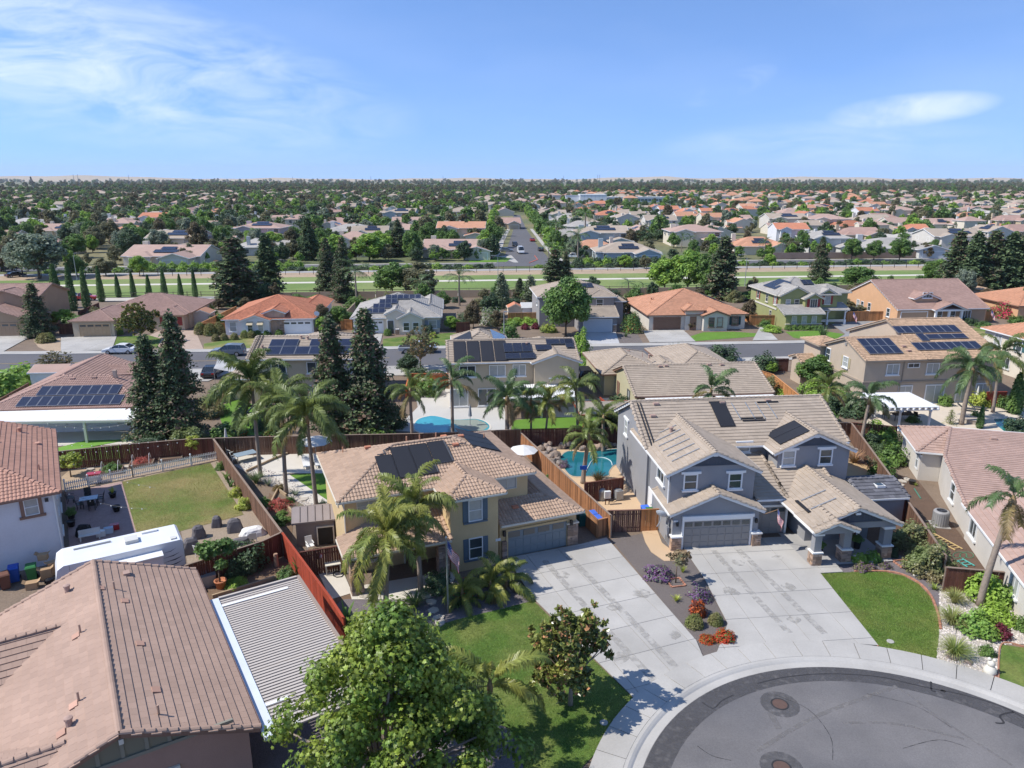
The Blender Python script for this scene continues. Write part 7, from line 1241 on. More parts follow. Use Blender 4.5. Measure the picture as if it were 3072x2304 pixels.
# ================================================================ FURNITURE AND YARD THINGS
FL_R,FL_W,FL_B = mat('flag_red',(.45,.03,.05),.9),mat('flag_white',(.68,.67,.66),.9),mat('flag_blue',(.03,.05,.2),.9)
def flag(name,loc,rz,w,h,label,hang=.85):
    """thirteen stripes and a canton, drooping in folds"""
    t = thing(name,loc,rz,label,'flag')
    def pt(s,q): a = .1 * math.sin(s * 9 + q * 2) * (.3 + s); return (s * w * (1 - hang * .62),a,-q * h - s * w * hang * .9)
    def patch(s0,s1,q0,q1,m,nm,dy=0):
        b = MB(); k = 8
        for i in range(k + 1):
            s = s0 + (s1 - s0) * i / k
            for q in (q0,q1): x,y,z = pt(s,q); b.v.append((x,y + dy,z))
        b.f = [(2 * i,2 * i + 1,2 * i + 3,2 * i + 2) for i in range(k)]; return b.build(nm,m,t)
    for i in range(13): patch(.4 if i < 7 else 0,1,i / 13,(i + 1) / 13,FL_R if i % 2 == 0 else FL_W,'stripe')
    c = patch(0,.4,0,7 / 13,FL_B,'canton')
    for d in (-.006,.006):
        b = MB()
        for r_ in range(5):
            for k in range(6): x,y,z = pt(.035 + k * .065,(.06 + r_ * .1)); b.add([(x - .012 * w,y + d,z),(x,y + d,z - .014 * w),(x + .012 * w,y + d,z),(x,y + d,z + .014 * w)],[(0,1,2,3)])
        o = b.build('stars',FL_W,c); o['kind'] = 'stuff'
    return t
fx,fy = at(1344,1842); pol = tag(MB().lathe([(.045,0),(.04,2.5),(.03,5.05),(.06,5.06),(.06,5.14),(.01,5.17)],10,(0,0)).build('flagpole',GALV,None,True),'tall silver flagpole in front of tan house','flagpole'); pol.location = (fx,fy,0); MB().tube([(.06,0,.6),(.06,0,5.0)],.006,4).build('halyard',WHITE,pol)
flag('flag',(fx + .06,fy,4.95),R(-10),1.5,.95,'striped flag hanging limp from the flagpole'); dx = D.world((7.5,-1.9,0)); flag('flag',(dx[0],dx[1],3.2),R(-60),1.1,.7,'striped flag on a staff at grey house garage'); ex = S_.world((17.6,-.4,0)); flag('flag',(ex[0],ex[1],2.6),R(-20),1.5,.9,'striped flag beside the columned porch'); ex = Rr.world((14.2,3.4,0)); flag('flag',(ex[0],ex[1],2.5),R(-20),1.5,.9,'striped flag beside porch of olive house')
def bin_(loc,rz,m,label,lid=None):
    t = thing('wheelie_bin',loc,rz,label,'bin'); b = MB(); b.add([(-.24,-.28,.05),(.24,-.28,.05),(.24,.26,.05),(-.24,.26,.05),(-.3,-.36,1.0),(.3,-.36,1.0),(.3,.34,1.0),(-.3,.34,1.0)],[(3,2,1,0),(4,5,6,7),(0,1,5,4),(1,2,6,5),(2,3,7,6),(3,0,4,7)]); b.build('body',m,t)
    MB().add([(-.32,-.4,1.0),(.32,-.4,1.0),(.32,.38,1.03),(-.32,.38,1.03),(-.26,-.32,1.07),(.26,-.32,1.07),(.26,.3,1.1),(-.26,.3,1.1)],[(4,5,6,7),(0,1,5,4),(1,2,6,5),(2,3,7,6),(3,0,4,7)]).build('lid',lid or m,t)
    for x in (-.27,.27): o = MB().lathe([(.11,0),(.11,.06)],10).build('wheel',RUBBER,t); o.location = (x - .03,.33,.12); o.rotation_euler = (0,R(90),0)
GB = mat('green_plastic',(.03,.16,.05),.5); TB_ = mat('teal_plastic',(.01,.09,.09),.5); PLB = mat('bright_blue_lid',(.06,.16,.62),.45)
bin_(W('m2',1060,928,1.05),R(20),PLAST,'blue lidded bin in cedar enclosure, rear',PLB); bin_(W('m2',1100,968,1.05),R(20),PLAST,'blue lidded bin in cedar enclosure, front',PLB); bin_(W('m2',950,1040),R(20),TB_,'teal bin beside cedar enclosure and garage'); bin_(W('m2',1480,990),R(10),PLAST,'blue bin behind orange cedar panel',PLB); bin_(W('m2',1515,1010),R(10),GB,'green bin behind orange cedar panel')
bin_(W('m0',130,1500),R(30),PLAST,'blue bin against white house wall'); bin_(W('m0',275,1490),R(30),GB,'green bin with boxes on it beside trailer'); bin_(W('m0',50,1560),R(40),mat('brown_bin',(.15,.07,.05)),'brown bin at left edge beside white house')
def carton(loc,rz,s,label,open_=True):
    t = thing('cardboard_box',loc,rz,label,'box'); a,b,h = s; MB().box(-a / 2,-b / 2,0,a / 2,b / 2,h).build('carton',CARD,t)
    if open_:
        for sx in (-1,1): MB().add([(sx * a / 2,-b / 2,h),(sx * a / 2,b / 2,h),(sx * (a / 2 + .18),b / 2,h + .12),(sx * (a / 2 + .18),-b / 2,h + .12)],[(0,1,2,3)]).build('flap',CARD,t)
carton((*W('m0',390,1480),0),.5,(.6,.5,.75),'tall cardboard box beside the trailer'); carton((*W('m0',380,1420),.9),.3,(.55,.45,.4),'cardboard box on top of stack beside trailer'); carton((*W('m0',450,1440),.0),.8,(.6,.45,.9),'leaning cardboard box against trailer'); carton((*W('m0',270,1560),0),.4,(.65,.5,.45),'open cardboard box with blue bag near fence')
jb = tag(MB().lathe([(.05,0),(.3,.12),(.26,.3),(.05,.38)],9).build('rubbish_bag',mat('black_plastic_bag',(.015,.015,.018),.25,.3,6)),'shiny black rubbish bag beside cardboard boxes','bag'); jb.location = (*W('m0',410,1520),0)
ht = thing('patio_heater',W('m0',400,1335),0,'tall patio heater standing by white house wall','heater'); MB().lathe([(.22,0),(.22,.5),(.04,.55),(.03,1.9),(.12,1.95),(.1,2.1)],12).build('stand',BLACKM,ht); MB().lathe([(.42,2.15),(.3,2.24),(.05,2.28)],16).build('reflector',METAL,ht)
def chair(loc,rz,m,label,group=None,h=.45):
    t = thing('patio_chair',loc,rz,label,'chair',group); MB().box(-.25,-.25,h - .03,.25,.25,h).build('seat',m,t); MB().add([(-.25,.22,h),(.25,.22,h),(.25,.36,h + .55),(-.25,.36,h + .55),(-.25,.25,h),(.25,.25,h),(.25,.39,h + .55),(-.25,.39,h + .55)],[(0,1,2,3),(7,6,5,4),(0,3,7,4),(1,5,6,2),(3,2,6,7)]).build('backrest',m,t)
    for x in (-.22,.22):
        for y in (-.22,.22): MB().box(x - .02,y - .02,0,x + .02,y + .02,h - .03).build('leg',m,t)
        MB().box(x - .03,-.24,h + .2,x + .03,.28,h + .23).build('armrest',m,t)
def table(loc,rz,w,d,m,label,top=None,h=.72,name='patio_table'):
    t = thing(name,loc,rz,label,'table'); MB().box(-w / 2,-d / 2,h - .04,w / 2,d / 2,h).build('tabletop',top or m,t)
    for x in (-w / 2 + .06,w / 2 - .06):
        for y in (-d / 2 + .06,d / 2 - .06): MB().box(x - .025,y - .025,0,x + .025,y + .025,h - .04).build('leg',m,t)
    return t
TG = mat('table_glass',(.30,.38,.44),.1,.1,2,spec=.8); table(W('m0',745,880),R(25),1.3,.85,BLACKM,'glass topped patio table in shade of white house',TG)
for (x,y),a,lb in zip(((590,850),(735,830),(835,855),(670,905),(770,910)),(110,30,-70,120,200),('left','behind','right','front left','front right')): chair(W('m0',x,y),R(a),BLACKM,f'black patio chair {lb} of the glass topped table')
for (x,y),pl_,lb in zip(((938,810),(968,925),(595,985),(595,1050)),('flax',None,'bush',None),('with a plant at lawn side of patio','empty at lawn side of patio','with shrub against white house','empty against white house')):
    p = tag(MB().lathe([(.2,0),(.3,.42),(.33,.45),(.29,.46),(.25,.38)],14).build('plant_pot',BLACKM,None,True),'black plant pot ' + lb,'pot'); p.location = (*W('m0',x,y),.03)
    if pl_: plant(pl_,W('m0',x,y),'plant growing in black pot ' + lb,'plant','potted_plant',.8,.6,z=.4)
def covered(loc,rz,w,d,h,label,m=COVER,name='covered_grill',cat='grill'):
    h *= .86; w *= .9; d *= .9
    g = random.Random(int(loc[0] * 31 + loc[1] * 7)); t = thing(name,loc,rz,label,cat); b = MB(); rings = []
    for z,k in ((0,1.12),(h * .5,.98),(h * .84,.8),(h,.45)): rings.append([((math.copysign(abs(math.cos(a)) ** .5,math.cos(a)) * w / 2) * k * g.uniform(.84,1.1),(math.copysign(abs(math.sin(a)) ** .5,math.sin(a)) * d / 2) * k * g.uniform(.94,1.05),z * g.uniform(.96,1.02)) for a in (i * math.pi / 8 for i in range(16))])
    for r_ in rings: b.v += r_
    b.f = [(k * 16 + i,k * 16 + (i + 1) % 16,(k + 1) * 16 + (i + 1) % 16,(k + 1) * 16 + i) for k in range(3) for i in range(16)] + [tuple(range(48,64))]; b.build('cover',m,t); MB().tube([(math.cos(a * .4) * w * .53,math.sin(a * .4) * d * .53,.12) for a in range(17)],.015,5).build('hem_cord',BLACKM,t)
covered(W('m0',1950,1090),.3,1.2,.8,1.2,'grill under grey cover on gravel beside white table'); covered(W('m0',1650,1140),.6,1.0,.8,1.1,'grill under grey cover behind potted tree'); covered(W('m0',1590,1260),.6,1.3,.9,1.25,'grill under sagging grey cover beside trailer'); covered(W('m0',1990,1200),.5,1.5,.8,.6,'low grey covered barbecue against dark red fence'); covered(W('m0',700,1120),.4,1.2,.8,.95,'round black covered grill on rose patio',mat('black_cover',(.02,.02,.022),.8)); covered(W('m0',1800,1050),.2,.8,.7,1.0,'grill under dark cover at lawn edge behind tree')
covered(W('m0',2095,1120),.55,1.9,1.25,.72,'table under white cloth beside weathered fence',mat('white_cloth',(.74,.72,.69),.9,.05,2),'covered_table','table')
WP = mat('white_plastic',(.72,.72,.70),.4); chair(W('m0',2105,1190),R(200),WP,'white plastic chair beside white clothed table'); chair(W('m0',1665,1300),R(150),WP,'white plastic chair beside covered grill and trailer'); chair(W('m1',640,1250),R(30),WP,'white plastic chair by the resin shed')
bc = thing('bench',W('m0',750,1160),R(28),'white bench with boxes along the trailer side of rose patio','bench'); MB().box(-.7,-.2,.4,.7,.2,.45).build('seat',WP,bc); MB().box(-.7,.18,.45,.7,.22,.8).build('backrest',WP,bc)
for x in (-.6,.6): MB().box(x - .04,-.18,0,x + .04,.18,.4).build('leg',WP,bc)
for x,y,m_,lb in ((840,1130,WP,'white cool box on rose patio'),(905,1105,mat('pale_blue_lid',(.5,.58,.66)),'pale blue cool box on rose patio'),(955,1075,CPR,'red cool box on rose patio')): o = tag(MB().box(-.3,-.2,0,.3,.2,.36).build('cool_box',m_),lb,'cool box'); o.location = (*W('m0',x,y),.04); o.rotation_euler = (0,0,.45); MB().box(-.31,-.21,.36,.31,.21,.42).build('lid',m_,o)
for i,(x,y,w_,d_,k) in enumerate(((925,600,1.9,1.4,'bush'),(1180,540,2.0,1.4,'rusttwig'),(1420,500,2.0,1.0,None))):
    t = thing('raised_bed',W('m0',x,y),R(18),('timber garden bed with green plants and hoops','timber garden bed with dry plants and hoops','empty timber garden bed by picket fence')[i],'garden bed')
    for a in ((-w_ / 2,-d_ / 2,w_ / 2,-d_ / 2 + .06),(-w_ / 2,d_ / 2 - .06,w_ / 2,d_ / 2),(-w_ / 2,-d_ / 2 + .06,-w_ / 2 + .06,d_ / 2 - .06),(w_ / 2 - .06,-d_ / 2 + .06,w_ / 2,d_ / 2 - .06)): MB().box(a[0],a[1],0,a[2],a[3],.35).build('plank',GREYCAP,t)
    MB().box(-w_ / 2 + .06,-d_ / 2 + .06,0,w_ / 2 - .06,d_ / 2 - .06,.28).build('soil',SOIL,t)
    if k:
        for q in (-.5,.5): MB().tube([(q * w_ * .7,-d_ / 2 + d_ * j / 10,.35 + .75 * math.sin(j / 10 * math.pi)) for j in range(11)],.018,6).build('hoop',WHITE,t)
        plant(k,W('m0',x,y),('leafy vegetables growing in the hooped bed','dry vegetables growing in the hooped bed')[i],'plant','vegetable_plants',1.5,.55,z=.25)
tx = thing('toy_cart',W('m0',790,690),R(20),'small red and white cart behind picket fence','cart'); MB().box(-.5,-.3,.3,.5,.3,.8).build('body',WP,tx); MB().box(-.55,-.35,.8,.55,.35,.95).build('canopy',CPR,tx)
for x in (-.35,.35): o = MB().lathe([(.16,0),(.16,.66)],12).build('wheel',RUBBER,tx); o.location = (x,.33,.16); o.rotation_euler = (R(90),0,0)
# strings of garden lights
def lights(pts,label,n,sag=.35):
    t = thing('string_lights',(0,0),0,label,'lights'); a,b = Vector(pts[0]),Vector(pts[1]); L_ = [a.lerp(b,i / 24) - Vector((0,0,sag * 4 * (i / 24) * (1 - i / 24))) for i in range(25)]; MB().tube(L_,.008,4).build('wire',BLACKM,t); me = MB().lathe([(.005,-.05),(.045,-.02),(.045,.02),(.005,.05)],6).mesh(mat('frosted_bulb',(.85,.85,.8),.3),'bulb')
    for i in range(n): s = (i + .5) / n; o = obj('bulb',me,t); o.location = a.lerp(b,s) - Vector((0,0,sag * 4 * s * (1 - s) + .06))
f0 = [(-40.5,61.9),(-36,63.6),(-31,65.0)]; lights([(-39.8,60.5,3.0),(-31.0,64.6,2.2)],'string of white bulbs before dark back fence, upper',13); lights([(-38.6,58.5,3.1),(-30.5,64.0,2.0)],'string of white bulbs before dark back fence, lower',12); lights([(-37.6,57.0,3.2),(-27.5,52.5,2.4)],'string of white bulbs over rose patio, far',9); lights([(-33,50,3.2),(-26.5,49,2.3)],'string of white bulbs over rose patio, near',8); lights([(-46,68.4,2.4),(-37.5,68.6,2.3)],'string of white bulbs along the long patio cover',10,.6)
# umbrellas
def umbrella(loc,h,r,label,m,open_=True,ribs=8):
    t = thing('umbrella',loc,0,label,'umbrella'); MB().lathe([(.28,0),(.28,.06),(.03,.08),(.025,h)],10).build('pole',METAL,t)
    if open_:
        b = MB(); b.v = [(0,0,h + .05)] + [(r * math.cos(i * 2 * math.pi / ribs),r * math.sin(i * 2 * math.pi / ribs),h - .42) for i in range(ribs)] + [(r * .5 * math.cos(i * 2 * math.pi / ribs),r * .5 * math.sin(i * 2 * math.pi / ribs),h - .14) for i in range(ribs)]
        b.f = [(0,1 + ribs + i,1 + ribs + (i + 1) % ribs) for i in range(ribs)] + [(1 + ribs + i,1 + i,1 + (i + 1) % ribs,1 + ribs + (i + 1) % ribs) for i in range(ribs)]; b.build('canopy',m,t)
        for i in range(ribs): a = i * 2 * math.pi / ribs; MB().bar((0,0,h - .25),(r * .6 * math.cos(a),r * .6 * math.sin(a),h - .24),.02).build('rib',METAL,t)
    else: MB().lathe([(.04,h - 1.35),(.2,h - 1.3),(.17,h - .9),(.1,h - .3),(.03,h + .05)],8).build('canopy',m,t)
umbrella(W('m0',1890,450),2.6,1.4,'folded cream umbrella at fence corner of tan house yard',CANVAS,False); umbrella(W('m2',470,560),2.1,1.35,'open white umbrella between tan roof and cedar fence',mat('white_canvas',(.68,.67,.64),.9)); umbrella(W('m1',1965,215),2.4,1.3,'folded striped umbrella standing in kidney pool shelf',mat('grey_striped_canvas',(.32,.34,.36),.9,.5,4),False); umbrella(W('u3',1810,1150),2.3,1.3,'folded white umbrella before sliding doors of solar house',CANVAS,False)
umbrella(W('m1',690,500),2.3,1.6,'open pale umbrella behind palms on patio',CANVAS)
table(W('m0',2040,500),R(40),1.9,1.1,mat('stone_base',(.4,.36,.3)),'glass topped outdoor table on patio by fence corner',TG);
for x,y,a,lb in ((1915,465,60,'striped cushion chair left of outdoor table'),(2000,430,20,'striped cushion chair behind outdoor table'),(1950,520,120,'white metal chair in front of outdoor table')): chair(W('m0',x,y),R(a),WP if 'white' in lb else mat('striped_cushion',(.45,.47,.46),.9,.5,6),lb)
def lounger(loc,rz,m,label):
    t = thing('sun_lounger',loc,rz,label,'lounger'); MB().box(-.33,-.6,.3,.33,.7,.36).build('seat',m,t); MB().add([(-.33,.7,.3),(.33,.7,.3),(.33,1.3,.75),(-.33,1.3,.75),(-.33,.7,.36),(.33,.7,.36),(.33,1.27,.81),(-.33,1.27,.81)],[(3,2,1,0),(4,5,6,7),(0,1,5,4),(1,2,6,5),(2,3,7,6),(3,0,4,7)]).build('backrest',m,t)
    for x in (-.28,.28):
        for y in (-.5,.6): MB().box(x - .03,y - .03,0,x + .03,y + .03,.3).build('leg',m,t)
lounger(W('m1',610,560),R(20),WP,'white sun lounger on tan house patio, left'); lounger(W('m1',710,550),R(20),WP,'white sun lounger on tan house patio, right'); lounger(W('u3',1760,1200),R(60),DKGREY,'dark sun lounger on cream deck, left'); lounger(W('u3',1850,1190),R(60),DKGREY,'dark sun lounger on cream deck, right')
table(W('u3',1200,1270),R(5),2.4,1.1,mat('dark_wicker',(.07,.05,.04)),'dark dining table under the white pergola')
for i,(x,y) in enumerate(((1060,1260),(1160,1230),(1250,1230),(1320,1270))): chair(W('u3',x,y),R(40 * i),mat('dark_wicker',(.07,.05,.04)),'dark wicker chair under the white pergola','wicker chairs under pergola')
sp_ = tag(MB().lathe([(1.0,0),(1.0,.42),(1.05,.43),(1.05,.48),(.85,.48)],24).build('spa',mat('spa_tile',(.42,.36,.3))),'round spa with pale rim on cream deck','spa'); sp_.location = (*W('u3',1780,1290),0); MB().lathe([(.84,.4),(.84,.47)],24).build('water',POOLW,sp_)
# timber beds, sleepers, steps, gutters
for pts,lb in (([W('m1',250,985),W('m1',370,750),W('m1',440,800)],'timber edging of the red soil bed, upper'),([W('m1',330,900),W('m1',450,895),W('m1',500,950)],'timber edging of the red soil bed, lower'),([W('m1',110,600),W('m1',330,500),W('m1',500,430)],'timber retaining edge along tan house patio'),([W('b0',1750,260),W('b0',2070,165),W('b1',350,100)],'pale timber sleeper wall behind louvred patio cover'),([W('m0',640,525),W('m0',1220,490),W('m0',1800,430)],'pale timber ledge along dark back fence')):
    t = thing('timber_edging',(0,0),0,lb,'edging')
    for a,b in zip(pts,pts[1:]): MB().bar((*a,.12),(*b,.12),.12,.24).build('sleeper',mat('pale_sleeper',(.42,.31,.2),.9,.2,2),t)
for i,(t_,x,y) in enumerate((('b1',1550,130),('b1',1580,190),('b1',1600,245),('b1',1630,300),('b1',1650,370),('b1',1690,430),('b1',1700,470),('b1',1080,250),('m1',590,830),('m3',1200,680),('m3',1240,665),('m3',1180,710),('m0',750,580),('m0',690,545),('m0',1050,560))):
    o = tag(MB().prism([(.42 * math.cos(a * 1.05) * rnd.uniform(.8,1.05),.33 * math.sin(a * 1.05) * rnd.uniform(.8,1.05)) for a in range(6)],.02,.1).build('stepping_stone',mat('flagstone',(.47,.42,.35),.92,.15,3)),f'{ORD[i]} flat pale stepping stone ' + ('from the tan house porch down the gravel' if i < 8 else ('beside garden path of tan house' if i == 8 else ('in side yard beside long brown fence' if i < 12 else 'in garden soil before dark fence'))),'stone','stepping stones ' + str(0 if i < 8 else 1 if i == 8 else 2 if i < 12 else 3)); o.location = (*W(t_,x,y),.02); o.rotation_euler = (0,0,rnd.uniform(0,3))
# boulders
def boulder(r,seed,m=ROCK):
    g = random.Random(seed); b = bmesh.new(); bmesh.ops.create_icosphere(b,subdivisions=2,radius=r); ph = [g.uniform(0,6) for _ in range(6)]; me = bpy.data.meshes.new('boulder')
    for v in b.verts: n = v.co.normalized(); k = 1 + .22 * math.sin(n.x * 3 + ph[0]) * math.sin(n.y * 3 + ph[1]) + .14 * math.sin(n.z * 5 + ph[2] + n.x * 4); v.co = Vector((n.x * r * k,n.y * r * k * .85,n.z * r * k * .7))
    b.to_mesh(me); b.free(); me.polygons.foreach_set('use_smooth',[False] * len(me.polygons)); me.materials.append(m); return me
BO = [boulder(.5,i) for i in range(5)]
for i,(x,y,s) in enumerate(((615,420,.9),(660,400,1.0),(640,470,1.0),(700,440,1.1),(690,490,.9),(735,480,1.2),(720,520,.9),(750,510,.8),(770,540,.8),(680,385,.9),(1010,415,.9),(1045,405,1.0),(1085,415,1.1),(1120,405,1.0),(1150,395,.8),(1190,390,.8),(1220,385,.7),(960,415,.8),(800,395,1.0),(850,390,.9))):
    o = tag(obj('boulder',BO[i % 5]),f'{ORD[i % 10]} tan boulder from the far corner, ' + ('cedar fence side of dark pool' if i < 10 else 'back fence side of dark pool'),'rock','pool boulders ' + ('left' if i < 10 else 'back')); o.location = (*W('m2',x,y),.22 * s); o.scale = (s,s,s); o.rotation_euler = (0,0,i * 1.3)
for t_,x,y,s,m_,lb in (('b3',1610,760,.6,ROCK,'reddish rock under reedy clump by sidewalk'),('b3',1740,800,.4,ROCK,'small tan rock by sidewalk'),('b3',1915,610,.4,ROCK,'small red rock in white rock bed'),('b3',1310,78,.45,CREAMP,'pale rock in mulch bed at lawn curve')): o = tag(obj('rock',boulder(.5,hash(lb) % 97 if False else len(lb),m_)),lb,'rock'); o.location = (*W(t_,x,y),.1); o.scale = (s,s,s)
def scatter(name,poly,n,r,m,label,seed):
    g = np.random.default_rng(seed); xs = [p[0] for p in poly]; ys = [p[1] for p in poly]; X = g.uniform(min(xs),max(xs),n); Y = g.uniform(min(ys),max(ys),n); k = inside(poly,X,Y); X,Y = X[k],Y[k]; base = np.array([(1,0,0),(-.5,.87,0),(-.5,-.87,0),(.2,.1,.8)]); V = []
    a = g.uniform(0,6.28,len(X)); s = r * g.uniform(.5,1.3,len(X)); c,d = np.cos(a),np.sin(a)
    for bx,by,bz in base: V.append(np.stack([X + s * (bx * c - by * d),Y + s * (bx * d + by * c),.03 + s * bz],1))
    V = np.stack(V,1).reshape(-1,3); F = (np.array([(0,1,3),(1,2,3),(2,0,3)])[None] + (np.arange(len(X)) * 4)[:,None,None]).reshape(-1,3); tag(obj(name,np_mesh(V,F,m,name)),label,'gravel',kind='stuff')
scatter('white_rocks',[W('b3',1500,180),W('b3',2060,280),W('b3',2197,330),W('b3',2300,640),W('b3',2010,645),W('b3',1985,940),W('b3',1475,762),W('b3',1500,520)],5200,.075,ROCKW,'white rocks covering the bed beside the sidewalk',5); scatter('river_pebbles',[W('m1',0,540),W('m1',700,940),W('m1',820,1000),W('m1',800,900),W('m1',450,640),W('m1',240,560),W('m1',120,520)],5200,.09,ROCKW,'pale river pebbles around the back yard palms',6)
def turf_blades(name,poly,n,m,label,seed,h=.07,z0=.05):
    g = np.random.default_rng(seed); xs = [p[0] for p in poly]; ys = [p[1] for p in poly]; X = g.uniform(min(xs),max(xs),n); Y = g.uniform(min(ys),max(ys),n); k = inside(poly,X,Y); X,Y = X[k],Y[k]; a = g.uniform(0,6.28,len(X)); w_ = .012; hh = h * g.uniform(.5,1.2,len(X)); lx,ly = g.normal(size=(2,len(X))) * h * .4; z = np.full(len(X),z0 - .005)
    V = np.stack([np.stack([X + w_ * np.cos(a),Y + w_ * np.sin(a),z],1),np.stack([X - w_ * np.cos(a),Y - w_ * np.sin(a),z],1),np.stack([X + lx,Y + ly,z + hh],1)],1).reshape(-1,3); tag(obj(name,np_mesh(V,np.arange(len(V)).reshape(-1,3),m,name)),label,'grass',kind='stuff')
BL1 = leafmat('grass_blade',(.10,.20,.03),(.15,.21,.045),var=.35); BL2 = leafmat('dry_grass_blade',(.16,.20,.05),(.25,.22,.09),var=.3)
turf_blades('lawn_grass',C_LAWN,120000,BL1,'green grass of the front lawn beside magnolia',7); turf_blades('lawn_grass',D_LAWN,70000,BL1,'green grass of the curved lawn before grey house',8); turf_blades('lawn_grass',[W('m0',1015,680),W('m0',1745,525),W('m0',2020,955),W('m0',1500,1090),W('m0',1130,1100)],70000,BL2,'dry patchy grass of lawn behind picket fence',9,z0=.04)
# statue on a slab, plaque, lids
st = thing('garden_statue',W('b3',1912,880),R(-30),'cream garden statue of a seated figure by the sidewalk','statue'); MB().lathe([(.3,.02),(.32,.12),(.3,.3),(.2,.45),(.12,.5)],14).build('base',CREAMP,st,True); b = MB(); b.lathe([(.02,.45),(.16,.5),(.2,.62),(.14,.76),(.02,.82)],14); b.build('torso',CREAMP,st,True)
for x in (-.12,.12): o = MB().lathe([(.005,-.1),(.09,-.05),(.1,.03),(.005,.1)],10).build('head',CREAMP,st,True); o.location = (x,0,.86)
o = tag(MB().lathe([(.26,0),(.26,.05)],18).build('meter_cover',mat('rust_lid',(.25,.1,.06))),'round rust coloured lid beside garden statue','lid'); o.location = (*W('b3',1930,905),.03)
for x,y,t_,lb in ((1095,625,'b3','white oval utility lid in lawn of grey house'),(1130,1295,'b2','pale round utility lid on lawn under magnolia, left'),(1240,1280,'b2','pale utility lid on lawn under magnolia, right')): o = tag(MB().lathe([(.2,0),(.2,.07),(.15,.08)],14).build('utility_cover',CONC),lb,'lid'); o.location = (*W(t_,x,y),.02)
bs = thing('brick_square',W('b2',1722,137),.2,'small brick square around the staked sapling','edging'); bs2 = thing('brick_square',W('m3',1215,1365),.2,'small brick square in mulch bed before glossy shrub','edging')
for t in (bs,bs2):
    for i in range(4):
        for j in range(4): o = MB().box(-.1,-.05,.0,.1,.05,.09).build('brick',BRICK,t); a = i * math.pi / 2; c = Vector((-.37 + j * .24,-.48,.02)); c.rotate(Matrix.Rotation(a,3,'Z')); o.location = c; o.rotation_euler = (0,0,a)
# pool gear, AC, ladders, hose, sign
ac = thing('air_conditioner',W('m3',1510,1040),R(-12),'round topped grey air conditioner beside beige wall','air conditioner'); MB().box(-.62,-.62,0,.62,.62,.08).build('pad',CONC,ac); MB().lathe([(.55,.08),(.55,1.15),(.5,1.22),(.42,1.24)],24).build('casing',mat('ac_grey',(.33,.32,.31),.5),ac)
for i in range(24): a = i * math.pi / 12; MB().box(-.012,.545,.15,.012,.57,1.1).build('fin',METAL,ac).rotation_euler = (0,0,a)
MB().lathe([(.36,1.245),(.36,1.255)],20).build('fan_grille',BLACKM,ac)
for i in range(3): MB().add([(0,0,1.26),(.32,.1,1.28),(.33,-.08,1.26)],[(0,1,2)]).build('fan_blade',DKGREY,ac).rotation_euler = (0,0,i * 2.1)
for x,y,lb in ((1120,830,'grey pool filter tank beside dark screen fence'),): t = thing('pool_filter',W('m2',x,y),0,lb,'filter'); MB().lathe([(.28,0),(.3,.1),(.3,.75),(.32,.8),(.3,.9),(.2,1.05),(.06,1.1),(.06,1.2)],16).build('tank',METAL,t); MB().tube([(.3,0,.3),(.7,-.1,.25),(1.1,.1,.25)],.05,6).build('pipe',BLACKM,t)
t = thing('control_box',W('m2',1165,870),R(10),'white control box on posts beside pool filter','control box'); MB().box(-.25,-.12,.6,.25,.12,1.2).build('cabinet',WP,t)
for x in (-.15,.15): MB().box(x - .03,-.03,0,x + .03,.03,.6).build('post',W_DARK,t)
t = thing('pool_heater',W('m2',1255,825),R(20),'grey pool heater beside screen fence','heater'); MB().box(-.32,-.32,.08,.32,.32,.85).build('casing',METAL,t); MB().lathe([(.24,.85),(.24,.92)],14).build('top_cap',GALV,t); MB().tube([(-.3,-.2,.2),(-.7,-.4,.15),(-1.0,-.2,.15)],.05,6).build('pipe',BLACKM,t)
hs = tag(MB().tube([(*W('m2',x,y),.1) for x,y in spline([Vector(p) for p in ((985,610,0),(1010,560,0),(1040,510,0),(1090,487,0),(1150,490,0),(1195,515,0),(1208,550,0))],5) for _ in (0,)] if False else [(*W('m2',p[0],p[1]),.1) for p in spline([Vector(q) for q in ((985,610,0),(1010,560,0),(1040,510,0),(1090,487,0),(1150,490,0),(1195,515,0),(1208,550,0))],5)],.045,6).build('pool_hose',mat('pale_blue_hose',(.55,.66,.68),.4),None,True),'pale blue vacuum hose arching across the dark pool','hose')
nt_ = thing('pool_net',W('m2',975,760),0,'blue pool skimmer net leaning on cedar fence','net'); MB().tube([(0,0,.1),(-.1,.1,2.0)],.02,6).build('handle',GALV,nt_); MB().box(-.4,.05,1.95,.2,.12,2.3).build('net_frame',PLAST,nt_)
def ladder(loc,rz,ln,m,label,w=.5):
    t = thing('ladder',(*loc,.06),rz,label,'ladder')
    for x in (-w / 2,w / 2): MB().bar((x,0,.04),(x,ln,.04),.07,.05).build('rail',m,t)
    for i in range(int(ln / .32)): MB().bar((-w / 2,.2 + i * .32,.05),(w / 2,.2 + i * .32,.05),.05,.04).build('rung',m,t)
ladder(W('m3',1670,1250),R(17),3.0,paint('yellow_ladder',(.62,.45,.2)),'yellow wooden ladder lying beside beige wall',.65); ladder(W('m3',1770,1390),R(15),1.0,paint('teal_ladder',(.1,.45,.4)),'short teal step ladder lying behind front fence',.6)
tag(MB().tube([(*W('m3',1640 + 45 * math.cos(a * .7) + a * 6,1290 + 26 * math.sin(a * .7)),.05) for a in range(24)],.02,5).build('garden_hose',mat('green_hose',(.08,.25,.14),.5)),'tangled green garden hose on soil behind front fence','hose'); tag(MB().tube([(*W('m3',1300 + i * 8,740 + i * 12),.06) for i in range(8)],.05,6).build('rolled_mesh',mat('green_mesh',(.06,.2,.15),.6)),'roll of green mesh lying in side yard','roll')
